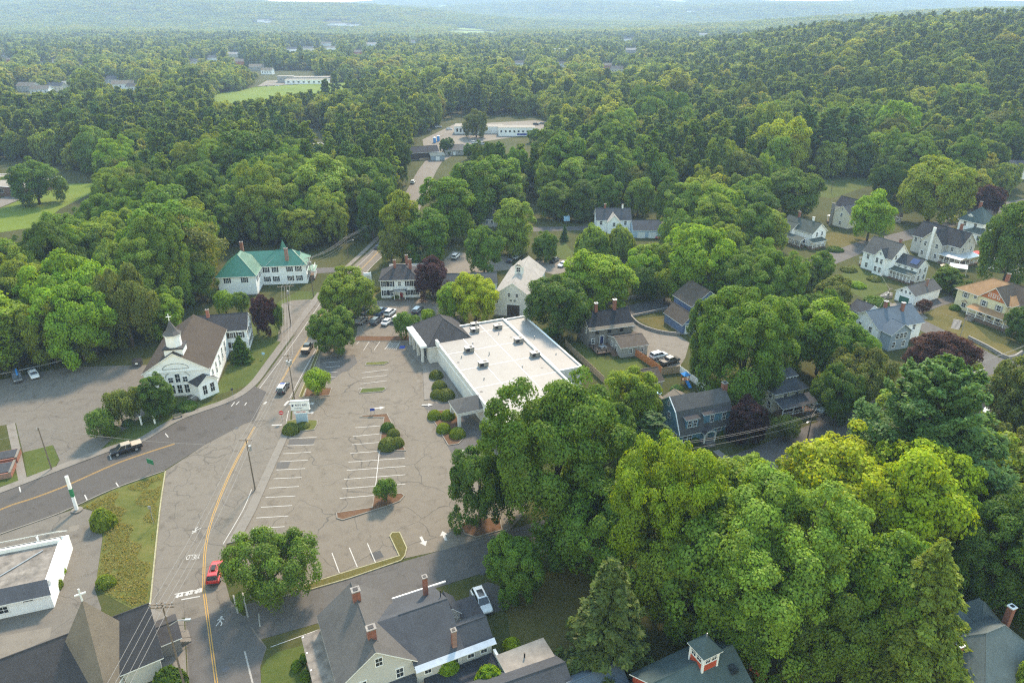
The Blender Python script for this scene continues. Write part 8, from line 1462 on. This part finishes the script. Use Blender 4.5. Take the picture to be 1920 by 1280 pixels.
def go_(name, sel, X, Y, H, Rr, source, R0, H0, label, ns):
    x, y, h, r = X[sel], Y[sel], H[sel], Rr[sel]; n = len(x)
    scatter(name, np.stack([x, y, hgt(x, y) - .3], 1), np.stack([r / R0, r / R0, h / H0], 1), rf.uniform(0, 6.28, n), source, label, ns)
rest = ~indiv
go_('broadleaf_wood', rest & ~ispine, X, Y, H, Rr, cb, 6.5, 15, 'mixed broadleaf wood filling the middle distance', 6); go_('pine_wood', rest & ispine, X, Y, H, Rr, cp, 5.0, 21, 'tall pines standing through the middle distance wood', 4)
# farther woods
P2 = grid(12.0, 750, 2300, .92); X2, Y2 = P2[:, 0], P2[:, 1]; k = ~clearmask(X2, Y2, 6.0)
# thin the back slope that nothing shows
P2 = P2[k]; X2, Y2 = P2[:, 0], P2[:, 1]; Z2 = hgt(X2, Y2)
pp2 = np.where(Z2 > 6, .6, np.where(Y2 > 1150, .48, .34)); isp2 = (rf.uniform(size=len(X2)) * .5 + .5 * kindnoise(X2, Y2)) < pp2; H2 = np.where(isp2, rf.normal(19, 3.2, len(X2)), rf.normal(16.5, 3.8, len(X2))); H2 = np.clip(H2, 6, 26); R2 = np.where(isp2, H2 * .26, H2 * rf.uniform(.44, .66, len(X2)))
ok = ~hides(X2, Y2, H2, R2); X2, Y2, H2, R2, isp2 = (q[ok] for q in (X2, Y2, H2, R2, isp2))
go_('far_broadleaf_wood', ~isp2, X2, Y2, H2, R2, cbf, 6.5, 14, 'wooded valley and hill in the distance', 5); go_('far_pine_wood', isp2, X2, Y2, H2, R2, cpf, 4.6, 19, 'distant pines on the valley floor and hill', 3)
P3 = grid(52, 2250, 8800, .80); X3, Y3 = P3[:, 0], P3[:, 1]; k = np.ones(len(X3), bool)
for f in FIELDS: k &= ~inside([tuple(q) for q in f], X3, Y3)
k &= ~hides(X3, Y3, np.full(len(X3), 15.0), np.full(len(X3), 36.0))
X3, Y3 = X3[k], Y3[k]
scatter('hill_forest', np.stack([X3, Y3, hgt(X3, Y3) - 1.5], 1), np.tile([1.1, 1.1, 1.0], (len(X3), 1)) * rf.uniform(.85, 1.2, (len(X3), 1)), rf.uniform(0, 6.28, len(X3)), cpatch, 'forest covering the far blue hills', 6)
# undergrowth and weeds on the grass strip
wq, ws, _ = [], [], 0
rng = np.random.default_rng(77); wp = [tuple(q) for q in px([(305, 890), (294, 960), (276, 1130), (250, 1138), (182, 1102), (196, 1010), (192, 965), (158, 951), (210, 922)])]
xs = np.array([q[0] for q in wp]); ys = np.array([q[1] for q in wp]); cx_ = rng.uniform(xs.min(), xs.max(), 26000); cy_ = rng.uniform(ys.min(), ys.max(), 26000); ok = inside(wp, cx_, cy_) & ((np.sin(cx_ * .9) * np.cos(cy_ * .7 + 1) + .6 * np.sin(cx_ * .37 + cy_ * .29)) > -.35)
cx_, cy_ = cx_[ok], cy_[ok]; n = len(cx_); hh = rng.uniform(.05, .5, n) * (.6 + .5 * np.sin(cx_ * .5 + cy_ * .4) ** 2)
q, sh = leaf_cards(np.stack([cx_, cy_, hh * .7 + .02], 1), rng.normal(0, .6, (n, 3)) + np.array([0, 0, .5]), rng.uniform(.06, .15, n), rng.uniform(.7, 1.3, n), rng, 1.8)
wo = link('weeds', cards_mesh('weeds', q, sh, ['leaf'])); wo.color = (.21, .20, .055, 1); tag(wo, 'tangled weeds growing over the grass strip', 'weeds', kind='stuff')

# ================================================================== haze
m = bpy.data.materials.new('haze'); m.use_nodes = True; nt = m.node_tree; nt.nodes.remove(nt.nodes['Principled BSDF'])
pv = nt.nodes.new('ShaderNodeVolumePrincipled'); pv.inputs['Color'].default_value = (.50, .68, 1.0, 1); pv.inputs['Density'].default_value = 0.000165; pv.inputs['Anisotropy'].default_value = 0.0
nt.links.new(pv.outputs[0], nt.nodes['Material Output'].inputs['Volume']); MATS['haze'] = m
tag(MB().box(-13500, 13500, -400, 12600, -40, 420).obj('haze', ['haze']), 'pale summer haze lying over the valley', 'haze', kind='stuff')
